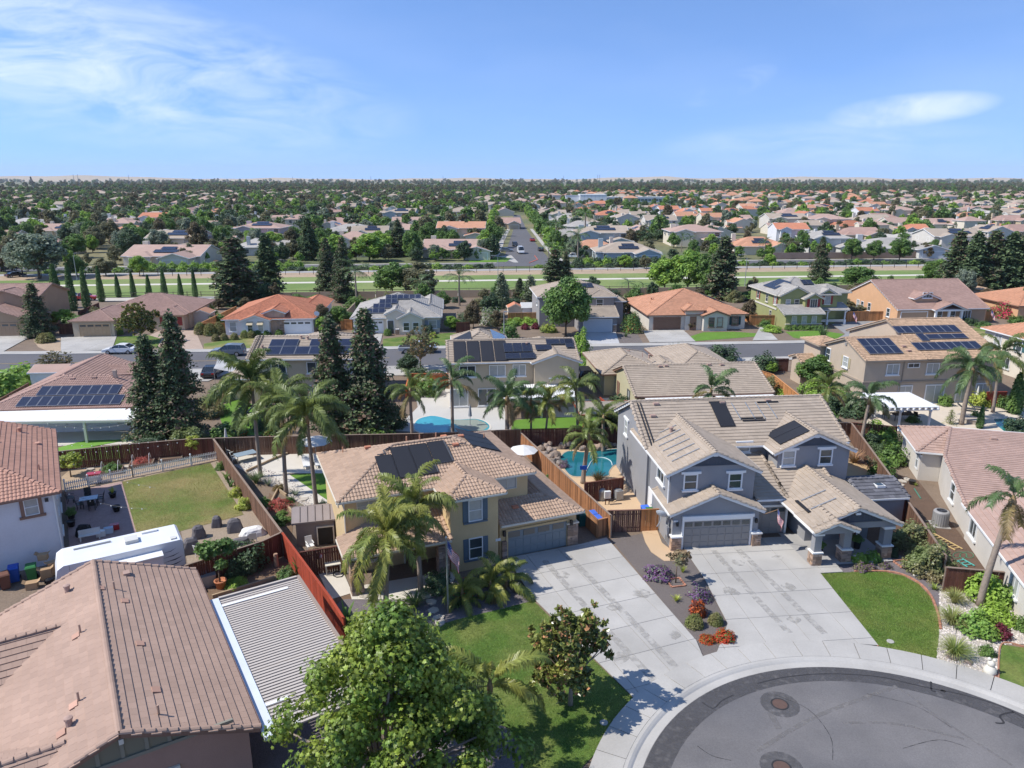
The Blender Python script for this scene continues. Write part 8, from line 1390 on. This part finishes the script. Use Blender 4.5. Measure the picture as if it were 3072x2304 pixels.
p = tag(MB().lathe([(.2,0),(.3,.35),(.3,.38)],14).build('plant_pot',BLACKM),'black pot in side yard beside beige wall','pot'); p.location = (*W('m3',1282,700),0)
o = tag(MB().lathe([(.25,0),(.25,.03)],18).build('round_sign',mat('sign_red_ring',(.45,.12,.12))),'round red ringed no-parking style sign on dark gate fence','sign'); gx = W('m1',713,1285,1.35); o.location = (gx[0],gx[1] - .12,1.35); o.rotation_euler = (R(90),0,R(10)); MB().lathe([(.2,.03),(.2,.035)],18).build('face',paint('sign_pale',(.62,.55,.55)),o); MB().box(-.19,-.022,.036,.19,.022,.042).build('slash',MATS['sign_red_ring'],o).rotation_euler = (0,0,R(45))
o = tag(MB().lathe([(.27,0),(.36,.5),(.4,.52),(.4,.58),(.33,.58),(.3,.45)],16).build('clay_pot',TERRAC,None,True),'clay pot holding the tree behind nearest roof','pot'); o.location = (*W('m0',1835,1560),0)
o = tag(MB().box(-.45,-.4,0,.45,.4,.75).build('utility_cabinet',METAL),'grey utility cabinet beside clay pot and dark fence','cabinet'); o.location = (*W('m0',1730,1530),0); o.rotation_euler = (0,0,.5); MB().box(-.48,-.43,.75,.48,.43,.8).build('lid',METAL,o)
o = tag(MB().lathe([(.16,0),(.15,.9),(.13,.95)],9).build('tree_stump',mat('cut_wood',(.38,.25,.17))),'cut pale tree stump by red fence','stump'); o.location = (*W('m1',360,1380),0)
o = thing('work_bench',W('m1',830,1440),R(20),'pale wood work stand beside tan house corner','bench'); MB().box(-.5,-.3,.75,.5,.3,.8).build('top',CREAMP,o)
for x in (-.45,.45):
    for y in (-.25,.25): MB().box(x - .03,y - .03,0,x + .03,y + .03,.75).build('leg',CREAMP,o)
tag(MB().tube([(*W('m1',870 + 45 * math.cos(a * .9),1455 + 25 * math.sin(a * .9)),.04 + a * .004) for a in range(22)],.02,5).build('garden_hose',BLACKM),'coiled dark hose on concrete beside tan house','hose')
for i,(u,v,m_) in enumerate(((10.3,-2.9,DKGREY),(12.6,-2.2,mat('rose_cushion',(.35,.12,.18))),(13.4,-2.4,DKGREY))):
    x,y,_ = D.world((u,v,0))
    if i == 1: chair((x,y,.12),R(20),m_,'chair with pink cushion on grey house porch')
    else: o = tag(MB().lathe([(.2,0),(.28,.6),(.3,.62)],12).build('planter',BLACKM),('tall black planter on porch, left','tall black planter on porch, right')[i // 2],'pot'); o.location = (x,y,.12); plant('bush',(x,y),('leafy plant in left porch planter','leafy plant in right porch planter')[i // 2],'plant','potted_plant',.8,.45,z=.7)
# street lamps
def lamp(loc,h,label,arm=1.8,rz=0.0,name='street_lamp'):
    t = thing(name,loc,rz,label,'street lamp'); MB().tube([(0,0,0),(0,0,h * .9),(arm * .3,0,h),(arm,0,h)],[.1,.07,.05,.04],8).build('pole',METAL,t); MB().box(arm - .1,-.14,h - .08,arm + .55,.14,h + .05).build('lamp_head',METAL,t)
lamp(W('u2',310,640),5.2,'black garden lamp post beside white oleander',.05,0); lamp(at(2233,872),8.4,'tall silver street lamp behind orange roofed house',1.6,R(180)); lamp(at(1494,850),7.0,'pale street lamp by park path left of grey house',1.2,R(180)); lamp(W('t0',1430,620),8,'street lamp among trees behind solar roof',2.2,R(0)); lamp(W('t0',640,1000),7,'pale lamp post beside cypress row',.8,R(90))
# ================================================================ THE SUBURB BEYOND THE PARKWAY
TPL = {}
def template(name,wall,roof,two,solar=0,seed=0):
    g = random.Random(seed); h = House('far_house',(0,-400),0,'x','house',wall,roof,trim=WHITE,tiles=False)
    if two: h.wing(0,13,0,11,5.4,.4,'u',g.choice(('hh','gg','hg'))); h.wing(7.5,13.6,-4,5,2.8,.4,'v','gg'); h.wing(1,6,-1,5,5.3,.45,'v','gg'); zw = 3.6
    else: h.wing(0,17,0,13,2.8,.4,'u',g.choice(('hh','gg','hg'))); h.wing(9.5,16.4,-4,6,2.75,.42,'v','gg'); h.wing(2,7,-1.2,5,2.8,.45,'v','hg'); zw = .9
    for c in (2.6,4.8): h.window('F',c,-.55 if two else -.35,zw,1.3,1.4,sill=False)
    for c in ((10,11.6) if two else (8.4,)): h.window('F',c,.43,zw,1.2,1.3,sill=False)
    for c in (3,8): h.window('L',c,.3,zw,1.2,1.3,sill=False)
    h.garage(10.6 if two else 13,-3.7,4.6,WHITE,panes=0,cols=2,rows=2); h.box('chimney',1.5,7.2,2,2.7,8.2,7.6 if two else 6.3,wall)
    if solar:
        W_,D_,z = (13,11,5.42) if two else (17,13,2.82); fr = h.on_roof((0,0,z),(W_,0,z),(W_ / 2,D_ / 2,z + .2 * D_)); h.panel_field(fr,W_ * .36,1.9,1,1,5.2,1.7,BLK,DKGREY,.2,grid=False); h.panel_field(fr,W_ * .42,3.8,1,1,3.2,1.5,BLK,DKGREY,.2,grid=False)
    TPL[name] = (h.root,13 if two else 17)
RGB = (('tan',T_PINK),('grey',T_PALE),('red',T_TERRA),('brown',T_REDBR),('orange',T_ORANGE),('sand',T_GREY))
for i,(rn,rm) in enumerate(RGB):
    for two in (0,1): template(f'{rn}{two}',(S_CREAM,S_LGREY,S_PALE,S_BEIGE,S_CREAM,S_PALE)[i],rm,two,(i + two) % 2 == 0,i * 2 + two)
template('blue0',S_BLUE,T_GREY,0,1,3); template('blue1',S_BLUE,T_GREY,1,1,5); template('pink1',S_LAV,T_PINK,1,1,8); template('white1',S_WHITE,T_TERRA,1,0,9)
def flat(o,out,par=-1):
    out.append((o,par)); k = len(out) - 1
    for ch in o.children: flat(ch,out,k)
    return out
FLAT = {k: flat(v[0],[]) for k,v in TPL.items()}
def copy_tree(k):
    new = []
    for o,par in FLAT[k]:
        c = o.copy(); COL.objects.link(c); c.parent = new[par] if par >= 0 else None; new.append(c)
    return new[0]
USED = []
def far_house(k,loc,al,label,sc_=1.0,group=None):
    c = copy_tree(k); c.location = (*loc,0); c.rotation_euler = (0,0,R(al)); c.scale = (sc_,sc_,min(sc_,1.05)); tag(c,label,'house',group); USED.append((loc[0] + 6 * math.cos(R(al)) - 6 * math.sin(R(al)),loc[1] + 6 * math.sin(R(al)) + 6 * math.cos(R(al))))
for k,t,x0,x1,y,z,lb in (('tan0','t0',1000,1660,805,2.7,'cream house with wide tan roof behind hedge beyond canal'),('sand1','t0',1190,1640,655,5.4,'two-storey house with long solar row behind cream house'),('tan0','t0',300,660,590,2.7,'low house with plain rosy brown roof far left'),('orange0','t0',450,780,480,2.7,'house with orange roof among grey roofs far left'),('grey0','t0',780,1140,510,2.7,'grey gabled house with solar patch far left'),('white1','t0',1140,1380,480,5.4,'small white two-storey house before tall dusky trees'),('grey0','t0',200,540,440,2.7,'pale grey house with chimney far left'),('grey0','t0',0,330,535,2.7,'grey house with solar roof at left edge'),('tan0','t0',130,345,390,2.7,'tan roofed house at far left behind pale grey one'),('pink1','t0',1920,2330,570,5.4,'pinkish gabled two-storey house with solar roof'),('tan0','t0',1740,1990,590,2.7,'low tan roof left of pinkish house'),
    ('grey0','t1',720,1190,595,2.7,'grey green gabled house behind bright trees'),('blue1','t1',1230,1520,440,5.4,'two-storey blue grey house in middle distance'),('tan0','t1',1560,2170,748,2.7,'long low house with tan roof at street corner'),('sand0','t1',1650,2000,612,2.7,'grey brown roof right behind long tan house'),('orange1','t1',1680,2110,570,5.4,'house with pinkish roof behind grey brown roof'),('sand0','t1',1760,2010,430,2.7,'tan gabled house farther up the street left side'),('grey0','t1',600,850,410,2.7,'grey roofs with solar left of middle'),('orange0','t1',780,1000,385,2.7,'reddish roof beside dry field'),('tan0','t1',400,560,480,2.7,'small tan roof behind pinkish house'),('sand0','t1',1370,1530,400,2.7,'small roof before dry field'),('tan0','t1',1960,2180,360,2.7,'tan roof left of far street trees'),
    ('blue0','t2',1070,1620,772,2.7,'pale blue one-storey house at the street corner'),('blue1','t2',900,1380,610,5.4,'pale blue two-storey house behind blue corner house'),('grey0','t2',660,970,515,2.7,'grey roofed house third up the street'),('sand0','t2',520,830,455,2.7,'grey brown roof fourth up the street'),('sand1','t2',1480,1750,505,5.4,'grey house with broad solar roof behind palms'),('tan1','t2',1690,2212,600,5.4,'cream two-storey house with dark solar roof right of palms'),('red0','t2',1060,1320,460,2.7,'bright red roofed house beyond blue houses'),('sand0','t2',1200,1460,450,2.7,'grey roof with solar right of bright red roof'),('red1','t2',1000,1170,365,5.4,'red hip roof before the white hall'),
    ('orange0','t3',-200,280,720,2.7,'tan house with palms before its windows beyond canal'),('grey1','t3',430,800,655,5.4,'grey white two-storey house with solar behind spire conifer'),('brown0','t3',680,1040,625,2.7,'brown roofed house behind grey white house'),('grey0','t3',890,1540,735,2.7,'wide grey ranch house with solar behind brown wall'),('white1','t3',160,440,580,5.4,'white house with red roof and row of windows'),('sand1','t3',100,440,490,5.4,'grey house with dark solar roof behind white house'),('tan1','t3',450,800,495,5.4,'tan roofed white house with solar, right of grey one'),('sand0','t3',820,1120,500,2.7,'long beige roof behind brown roofed house'),('red1','t3',1220,1440,560,5.4,'red roofed white house right of pointed green tree'),('sand1','t3',1470,1920,640,5.4,'large pale house with grey roof left of grove'),('red0','t3',430,760,395,2.7,'low red roofs in second row right'),('tan0','t3',1340,1640,440,2.7,'tan roofed house behind pointed trees right'),('tan1','t3',1110,1340,420,5.4,'tan two-storey left of dark cypress pair'),('orange0','t3',1680,1900,470,2.7,'orange roofs at far right'),('sand0','t3',2000,2212,440,2.7,'grey roof at far right edge')):
    a,b = W(t,x0,y,z),W(t,x1,y,z); far_house(k,a,math.degrees(math.atan2(b[1] - a[1],b[0] - a[0])),lb,max(.75,min(1.6,math.dist(a,b) / TPL[k][1])))
def free(x,y,d): return all((x - a) ** 2 + (y - b) ** 2 > d * d for a,b in USED)
g = random.Random(5); lots = []
y = 262
while y < 1500:
    x = -.74 * y - 20
    while x < .76 * y + 20:
        xx,yy = x + g.uniform(-3,3),y + TB * x + g.uniform(-3,3); pk_ = .66 if x > .05 * y else (.46 if y < 420 else .5)
        if g.random() < pk_ and not (-7 < xx < 19 and yy < 560) and free(xx,yy,19) and not (50 < xx < 205 and 610 < yy < 850) and not (-140 < xx < 40 and 470 < yy < 540): lots.append((xx,yy)); USED.append((xx,yy))
        x += 19 if y < 700 else 24
    y += 27 if y < 700 else 40
lots.sort(key=lambda p: p[1]); k_all = [k for k in TPL if k not in ('blue0','blue1','pink1')]
def pick(x,y):
    if .08 * y < x < .5 * y and y > 380: return g.choice(('red0','red1','orange0','orange1','sand1','sand0','tan1','grey0','tan0','white1'))
    return g.choice(('tan0','sand0','grey0','tan1','sand1','brown0','orange0','tan0'))
WORDS = {'tan': 'rosy tan','sand': 'grey brown','grey': 'pale grey','red': 'bright red','orange': 'orange','brown': 'brown','white': 'red tiled white'}
for i,(x,y) in enumerate(lots[:225]):
    k = pick(x,y); s_ = 'left' if x < -.2 * y else ('right' if x > .25 * y else 'middle'); wd = WORDS[k.rstrip('01')]; lb = f'{wd} {"two-storey" if k[-1] == "1" else "low"} house among trees in the {s_} of the far suburb'; far_house(k,(x,y),g.choice((5,5,185,95,275)),lb,g.uniform(.9,1.12),lb)
dm = {}
for x,y in lots[225:]:
    k = pick(x,y); rm = {'tan': T_PINK,'sand': T_GREY,'grey': T_PALE,'red': T_TERRA,'orange': T_ORANGE,'brown': T_REDBR,'white': T_TERRA}[k.rstrip('01')]; w_,d_,h_ = g.uniform(12,17),g.uniform(10,13),5.4 if k[-1] == '1' else 2.8; zr = h_ + .2 * d_; b = dm.setdefault(rm.name,[MB(),MB(),rm]); b[0].box(x + .4,y + .4,0,x + w_ - .4,y + d_ - .4,h_)
    b[1].add([(x,y,h_),(x + w_,y,h_),(x + w_,y + d_,h_),(x,y + d_,h_),(x + d_ / 2,y + d_ / 2,zr),(x + w_ - d_ / 2,y + d_ / 2,zr)],[(0,1,5,4),(1,2,5),(2,3,4,5),(3,0,4),(3,2,1,0)])
dh = tag(obj('distant_houses',None),'many small distant houses spread toward the horizon','houses',kind='stuff')
me = bpy.data.meshes.new('distant_houses'); V,F,mi = [],[],[]
for wm_,b in zip((S_CREAM,S_PALE,S_LGREY,S_BEIGE,S_CREAM,S_PALE,S_CREAM),dm.values()):
    for q,m_ in ((b[0],wm_),(b[1],b[2])):
        if m_.name not in me.materials: me.materials.append(m_)
        k = len(V); V += q.v; F += [tuple(i + k for i in f) for f in q.f]; mi += [me.materials.find(m_.name)] * len(q.f)
me.from_pydata(V,[],F); me.polygons.foreach_set('material_index',mi); me.update(); bpy.data.objects.remove(dh); dh = tag(obj('distant_houses',me),'many small distant houses spread toward the horizon','houses',kind='stuff')
# white hall and long low building, dry fields, water tower, bridge, hills
hx,hy = at(1740,608); hl = House('hall',(hx,hy),0,'big plain white hall beyond the red roofs','building',mat('hall_white',(.72,.73,.75)),PALMT,tiles=False); hl.box('wall',0,0,0,30,26,8.6,MATS['hall_white']); hl.box('parapet',-.3,-.3,8.6,30.3,26.3,9.1,WHITE); hl.box('wall',-16,6,0,0,30,7.4,MATS['hall_white']); hl.box('parapet',-16.2,5.8,7.4,-.3,30,7.8,METAL)
for i in range(6): hl.box('panel_joint',4.6 + i * 4.2,-.05,0,4.75 + i * 4.2,.0,8.6,METAL)
lw = House('long_building',(hx + 34,hy + 18),1,'long low white building with teal window band right of hall','building',WHITE,METAL,tiles=False); lw.box('wall',0,0,0,76,22,5.2,MATS['hall_white']); lw.box('roof',-.5,-.8,5.2,76.5,22.5,5.8,mat('pale_roof',(.5,.53,.56)))
for i in range(18): lw.box('window',1.2 + i * 4.15,-.08,1.4,4.6 + i * 4.15,-.005,3.6,mat('teal_glass',(.07,.14,.16),.1))
sheet('dry_field',[W('t1',1010,395),W('t1',1240,325),W('t1',1740,318),W('t1',1740,345),W('t1',1330,350),W('t1',1120,390)],DIRT,z=.05); sheet('dry_field',[W('t3',-430,330),W('t3',-60,322),W('t3',-110,275),W('t3',-420,280)],mat('straw_field',(.46,.38,.22),.95,.1,.02),z=.05)
hb = MB(); n = 90
for i in range(n + 1):
    x = -9500 + i * 200; h = 40 + 42 * max(0,math.sin(i * .11 + .4)) * (1 if i < 60 else .4) + 9 * math.sin(i * .47) + 6 * math.sin(i * 1.3); hb.v += [(x,10500,0),(x,11300,max(14,h)),(x,12600,max(10,h * .7)),(x,13800,0)]
hb.f = [(i * 4 + j,i * 4 + 4 + j,i * 4 + 5 + j,i * 4 + 1 + j) for i in range(n) for j in range(3)]; tag(hb.build('hills',mat('dry_hills',(.46,.36,.23),.95,.1,.001),None,True),kind='structure')
bx0,by0 = at(395,556.5); br = thing('bridge',(bx0,2050),R(6),'long low arched road bridge far away at left','bridge'); N_ = 24; Lb = metres(185,2050)
dk = lambda s: 4 + 9.5 * math.sin(math.pi * min(1,max(0,s))) ** .8
for i in range(N_): s0,s1 = i / N_,(i + 1) / N_; MB().bar((s0 * Lb,0,dk(s0) + 4),(s1 * Lb,0,dk(s1) + 4),9,1.1).build('deck',METAL,br); MB().box(s0 * Lb - .8,-2,0,s0 * Lb + .8,2,dk(s0) + 3.4).build('pier',METAL,br)
tx_,ty_ = at(102,553); tw = thing('tower',(metres(102 - 1536,2300),2300),R(10),'slender leaning dark tower on the left horizon','tower'); TH = 34
for sx in (-1,1):
    for sy in (-1,1): MB().bar((sx * 4,sy * 4,0),(-5 + sx * 1.0,sy * 1.0,TH),.9).build('leg',DKGREY,tw)
for i in range(8): z = i * TH / 8; k = 1 - i / 8 * .75; c = -5 * i / 8; MB().bar((c - 4 * k,0,z),(c + 4 * k - .6,0,z + TH / 8),.7).build('brace',DKGREY,tw); MB().box(c - 4 * k,-4 * k,z,c + 4 * k,4 * k,z + .6).build('platform',DKGREY,tw)
for i,(px,ty) in enumerate(((1000,536),(1114,528),(225,522),(238,522),(1792,524),(1798,524),(390,524),(880,530),(1690,527),(1330,528))):
    Y = 2600; m_ = thing('lattice_mast',(metres(px - 1536,Y),Y),0,'thin lattice mast rising above the horizon','mast','masts on the horizon'); hh = height_at(ty,Y)
    for s in (-1,1): MB().bar((s * 2.2,0,0),(s * .3,0,hh),.45).build('leg',METAL,m_)
    for q in (.7,.82,.93): MB().bar((-5 * (1.2 - q),0,hh * q),(5 * (1.2 - q),0,hh * q),.5).build('cross_arm',METAL,m_)
# ---- trees of the suburb: the largest singly, the rest as one mass
pts = []; g = random.Random(9)
def tree_at(x,y,s,k): pts.append((x,y,s,k))
for x,y in USED:
    if y < 236: continue
    for _ in range(3 if x > .08 * y else 4):
        dx,dy = g.choice((-1,1)) * g.uniform(8,14),g.uniform(-13,14)
        if not (-5 < x + dx < 15 and y + dy < 560) and y + dy > 238: tree_at(x + dx,y + dy,g.uniform(.45,1.0) * (.85 if x > .08 * y else 1.1),g.choice((0,0,1,2,3,3,4,5,0,2)))
y = 242
while y < 1500:
    x = -.75 * y
    while x < .76 * y:
        d = .5 if x < -.02 * y else .2
        if y > 620: d += .15
        xx,yy = x + g.uniform(-5,5),y + TB * x * .6 + g.uniform(-5,5)
        if g.random() < d and not (-6 < xx < 16 and yy < 560) and free(xx,yy,9) and not (hx - 25 < xx < hx + 120 and hy - 90 < yy < hy + 45) and not (-140 < xx < 40 and 470 < yy < 545): tree_at(xx,yy,g.uniform(.55,1.3),g.choice((0,0,1,2,3,3,4,5,2)))
        x += 11 if y < 700 else 15
    y += 11 if y < 700 else 17
for yy in range(250,560,11):
    for s in (-1,1): tree_at((-8.5 if s < 0 else 15.5) - .012 * (yy - 250) + g.uniform(-1,1),yy + g.uniform(-3,3),g.uniform(.6,1.0),g.choice((0,1,1)))
for x in range(-150,190,7):
    if not -12 < x < 20: tree_at(x + g.uniform(-2,2),239 + TB * x + g.uniform(0,4),g.uniform(.35,.75),g.choice((0,1,3,2)))
for _ in range(5200):
    q = g.random() ** 1.3; y = 1 / ((1 / 1400) * (1 - q) + (1 / 9000) * q); x = g.uniform(-.76,.78) * y; s = .8 + (y / 1400) * .55
    if math.sin(x * .004 + y * .0021) + math.sin(x * .0013 - y * .003) > -.9: tree_at(x,y,s * g.uniform(.7,1.35),g.choice((0,2,2,3,3,5)))
tag_ = ('green','bright green','dark green','olive','grey green','dusky'); pts.sort(key=lambda p: p[1] / p[2]); vis = [p for p in pts if abs(p[0]) < .7 * p[1] + 5]; near,rest = vis[:190],vis[190:]
for x,y,s,k in near:
    s_ = 'left' if x < -.2 * y else ('right' if x > .25 * y else 'middle'); lb = f'{tag_[k]} tree standing among far houses in the {s_} beyond the parkway'; plant(f'tree{(0, 1, 2, 3, 7, 6)[k]}' if y < 330 else f'far{k}',(x,y),lb,'tree','tree',7.0 * s,8 * s * g.uniform(.85,1.2),group=lb)
for i,(t,x,y,ty) in enumerate(sorted((('t2',740,730,460),('t2',980,700,370),('t2',920,850,560),('t2',680,860,660),('t2',890,480,330),('t2',310,700,560),('t2',250,690,570),('t2',1780,760,600),('t2',1350,600,480),('t2',1480,620,520),('t2',1640,640,530),('t2',1850,760,610),('t3',55,810,640),('t3',200,815,650),('t3',700,570,490),('t1',320,610,450),('t0',1730,720,570),('t0',1880,720,560),('t0',900,420,320),('t1',1980,640,560),('t2',820,900,690)),key=lambda q: P(q[0],q[1],0)[0])):
    px,py = P(t,x,y); plant_px('farpalm',px,py,P(t,x,ty)[1],abs(y - ty) * .3617 * .75,f'{ORD[i]} from left of tall palms rising among houses beyond the parkway','palm tree',group='palms beyond the parkway')
for i,(x,y) in enumerate([(xx,220 + TB * xx + rnd.uniform(-1.5,1.5)) for xx in range(-130,135,3) if not (-6 < xx < 6)]): plant('hedge_clump' if i % 3 else 'hedge_bright',(x,y),'low hedge clump in the verge along the parkway','shrub','shrub',3.6,rnd.uniform(.8,1.7),group='verge hedge clumps')
for i,xx in enumerate(range(-108,-60,3)): plant('hedge_bright',(xx,224.8 + TB * xx),'clipped hedge before cream house beyond canal','shrub','hedge',3.4,2.0,group='cream house hedge')
for i,xx in enumerate(range(20,62,3)): plant('hedge_bright' if i % 2 else 'hedge_clump',(xx,224.8 + TB * xx),'clipped hedge before blue corner house','shrub','hedge',3.6,2.4,group='blue house hedge')
A_ = np.array([(p[0],p[1],0) for p in rest],np.float32); me = bpy.data.meshes.new('distant_trees'); me.vertices.add(len(A_)); me.vertices.foreach_set('co',A_.ravel())
a1 = me.attributes.new('sc','FLOAT','POINT'); a1.data.foreach_set('value',np.array([p[2] for p in rest],np.float32)); a2 = me.attributes.new('kd','INT','POINT'); a2.data.foreach_set('value',np.array([p[3] for p in rest],np.int32)); me.update()
dt = tag(obj('distant_trees',me),'mass of trees stretching to the horizon','trees',kind='stuff'); ng = bpy.data.node_groups.new('distant_trees','GeometryNodeTree')
ng.interface.new_socket('Geometry',in_out='INPUT',socket_type='NodeSocketGeometry'); ng.interface.new_socket('Geometry',in_out='OUTPUT',socket_type='NodeSocketGeometry'); gn = ng.nodes.new; gl = ng.links.new; gi,go,jn = gn('NodeGroupInput'),gn('NodeGroupOutput'),gn('GeometryNodeJoinGeometry')
na = gn('GeometryNodeInputNamedAttribute'); na.data_type = 'FLOAT'; na.inputs[0].default_value = 'sc'; nk = gn('GeometryNodeInputNamedAttribute'); nk.data_type = 'INT'; nk.inputs[0].default_value = 'kd'; rv_ = gn('FunctionNodeRandomValue'); rv_.data_type = 'FLOAT_VECTOR'; rv_.inputs[0].default_value = (0,0,0); rv_.inputs[1].default_value = (0,0,6.28)
for k in range(6):
    if f'far{k}' not in KOBJ: plant(f'far{k}',(-200 + k * 9,420),'tree standing far left among houses','tree','tree',group='far trees left')
    src = KOBJ[f'far{k}']
    oi = gn('GeometryNodeObjectInfo'); oi.inputs[0].default_value = src; ip = gn('GeometryNodeInstanceOnPoints'); cp = gn('FunctionNodeCompare'); cp.data_type = 'INT'; cp.operation = 'EQUAL'; gl(nk.outputs[0],cp.inputs[2]); cp.inputs[3].default_value = k
    gl(gi.outputs[0],ip.inputs['Points']); gl(cp.outputs[0],ip.inputs['Selection']); gl(oi.outputs['Geometry'],ip.inputs['Instance']); gl(rv_.outputs[0],ip.inputs['Rotation']); gl(na.outputs[0],ip.inputs['Scale']); gl(ip.outputs[0],jn.inputs[0])
gl(jn.outputs[0],go.inputs[0]); dt.modifiers.new('trees','NODES').node_group = ng
bpy.data.batch_remove([o for v in FLAT.values() for o,_ in v])
# ---- air
hz = MB().box(-13000,-30,-1.5,13000,15000,260).build('haze',None); hz['kind'] = 'stuff'; hz['label'] = 'thin blue summer haze over the plain'
hm = bpy.data.materials.new('haze'); hm.use_nodes = True; hm.node_tree.nodes.clear(); ho,hv = hm.node_tree.nodes.new('ShaderNodeOutputMaterial'),hm.node_tree.nodes.new('ShaderNodeVolumePrincipled'); hv.inputs['Color'].default_value = (.90,.95,1,1); hv.inputs['Density'].default_value = .000045; hv.inputs['Anisotropy'].default_value = 0; hm.node_tree.links.new(hv.outputs[0],ho.inputs['Volume']); hz.data.materials.append(hm)
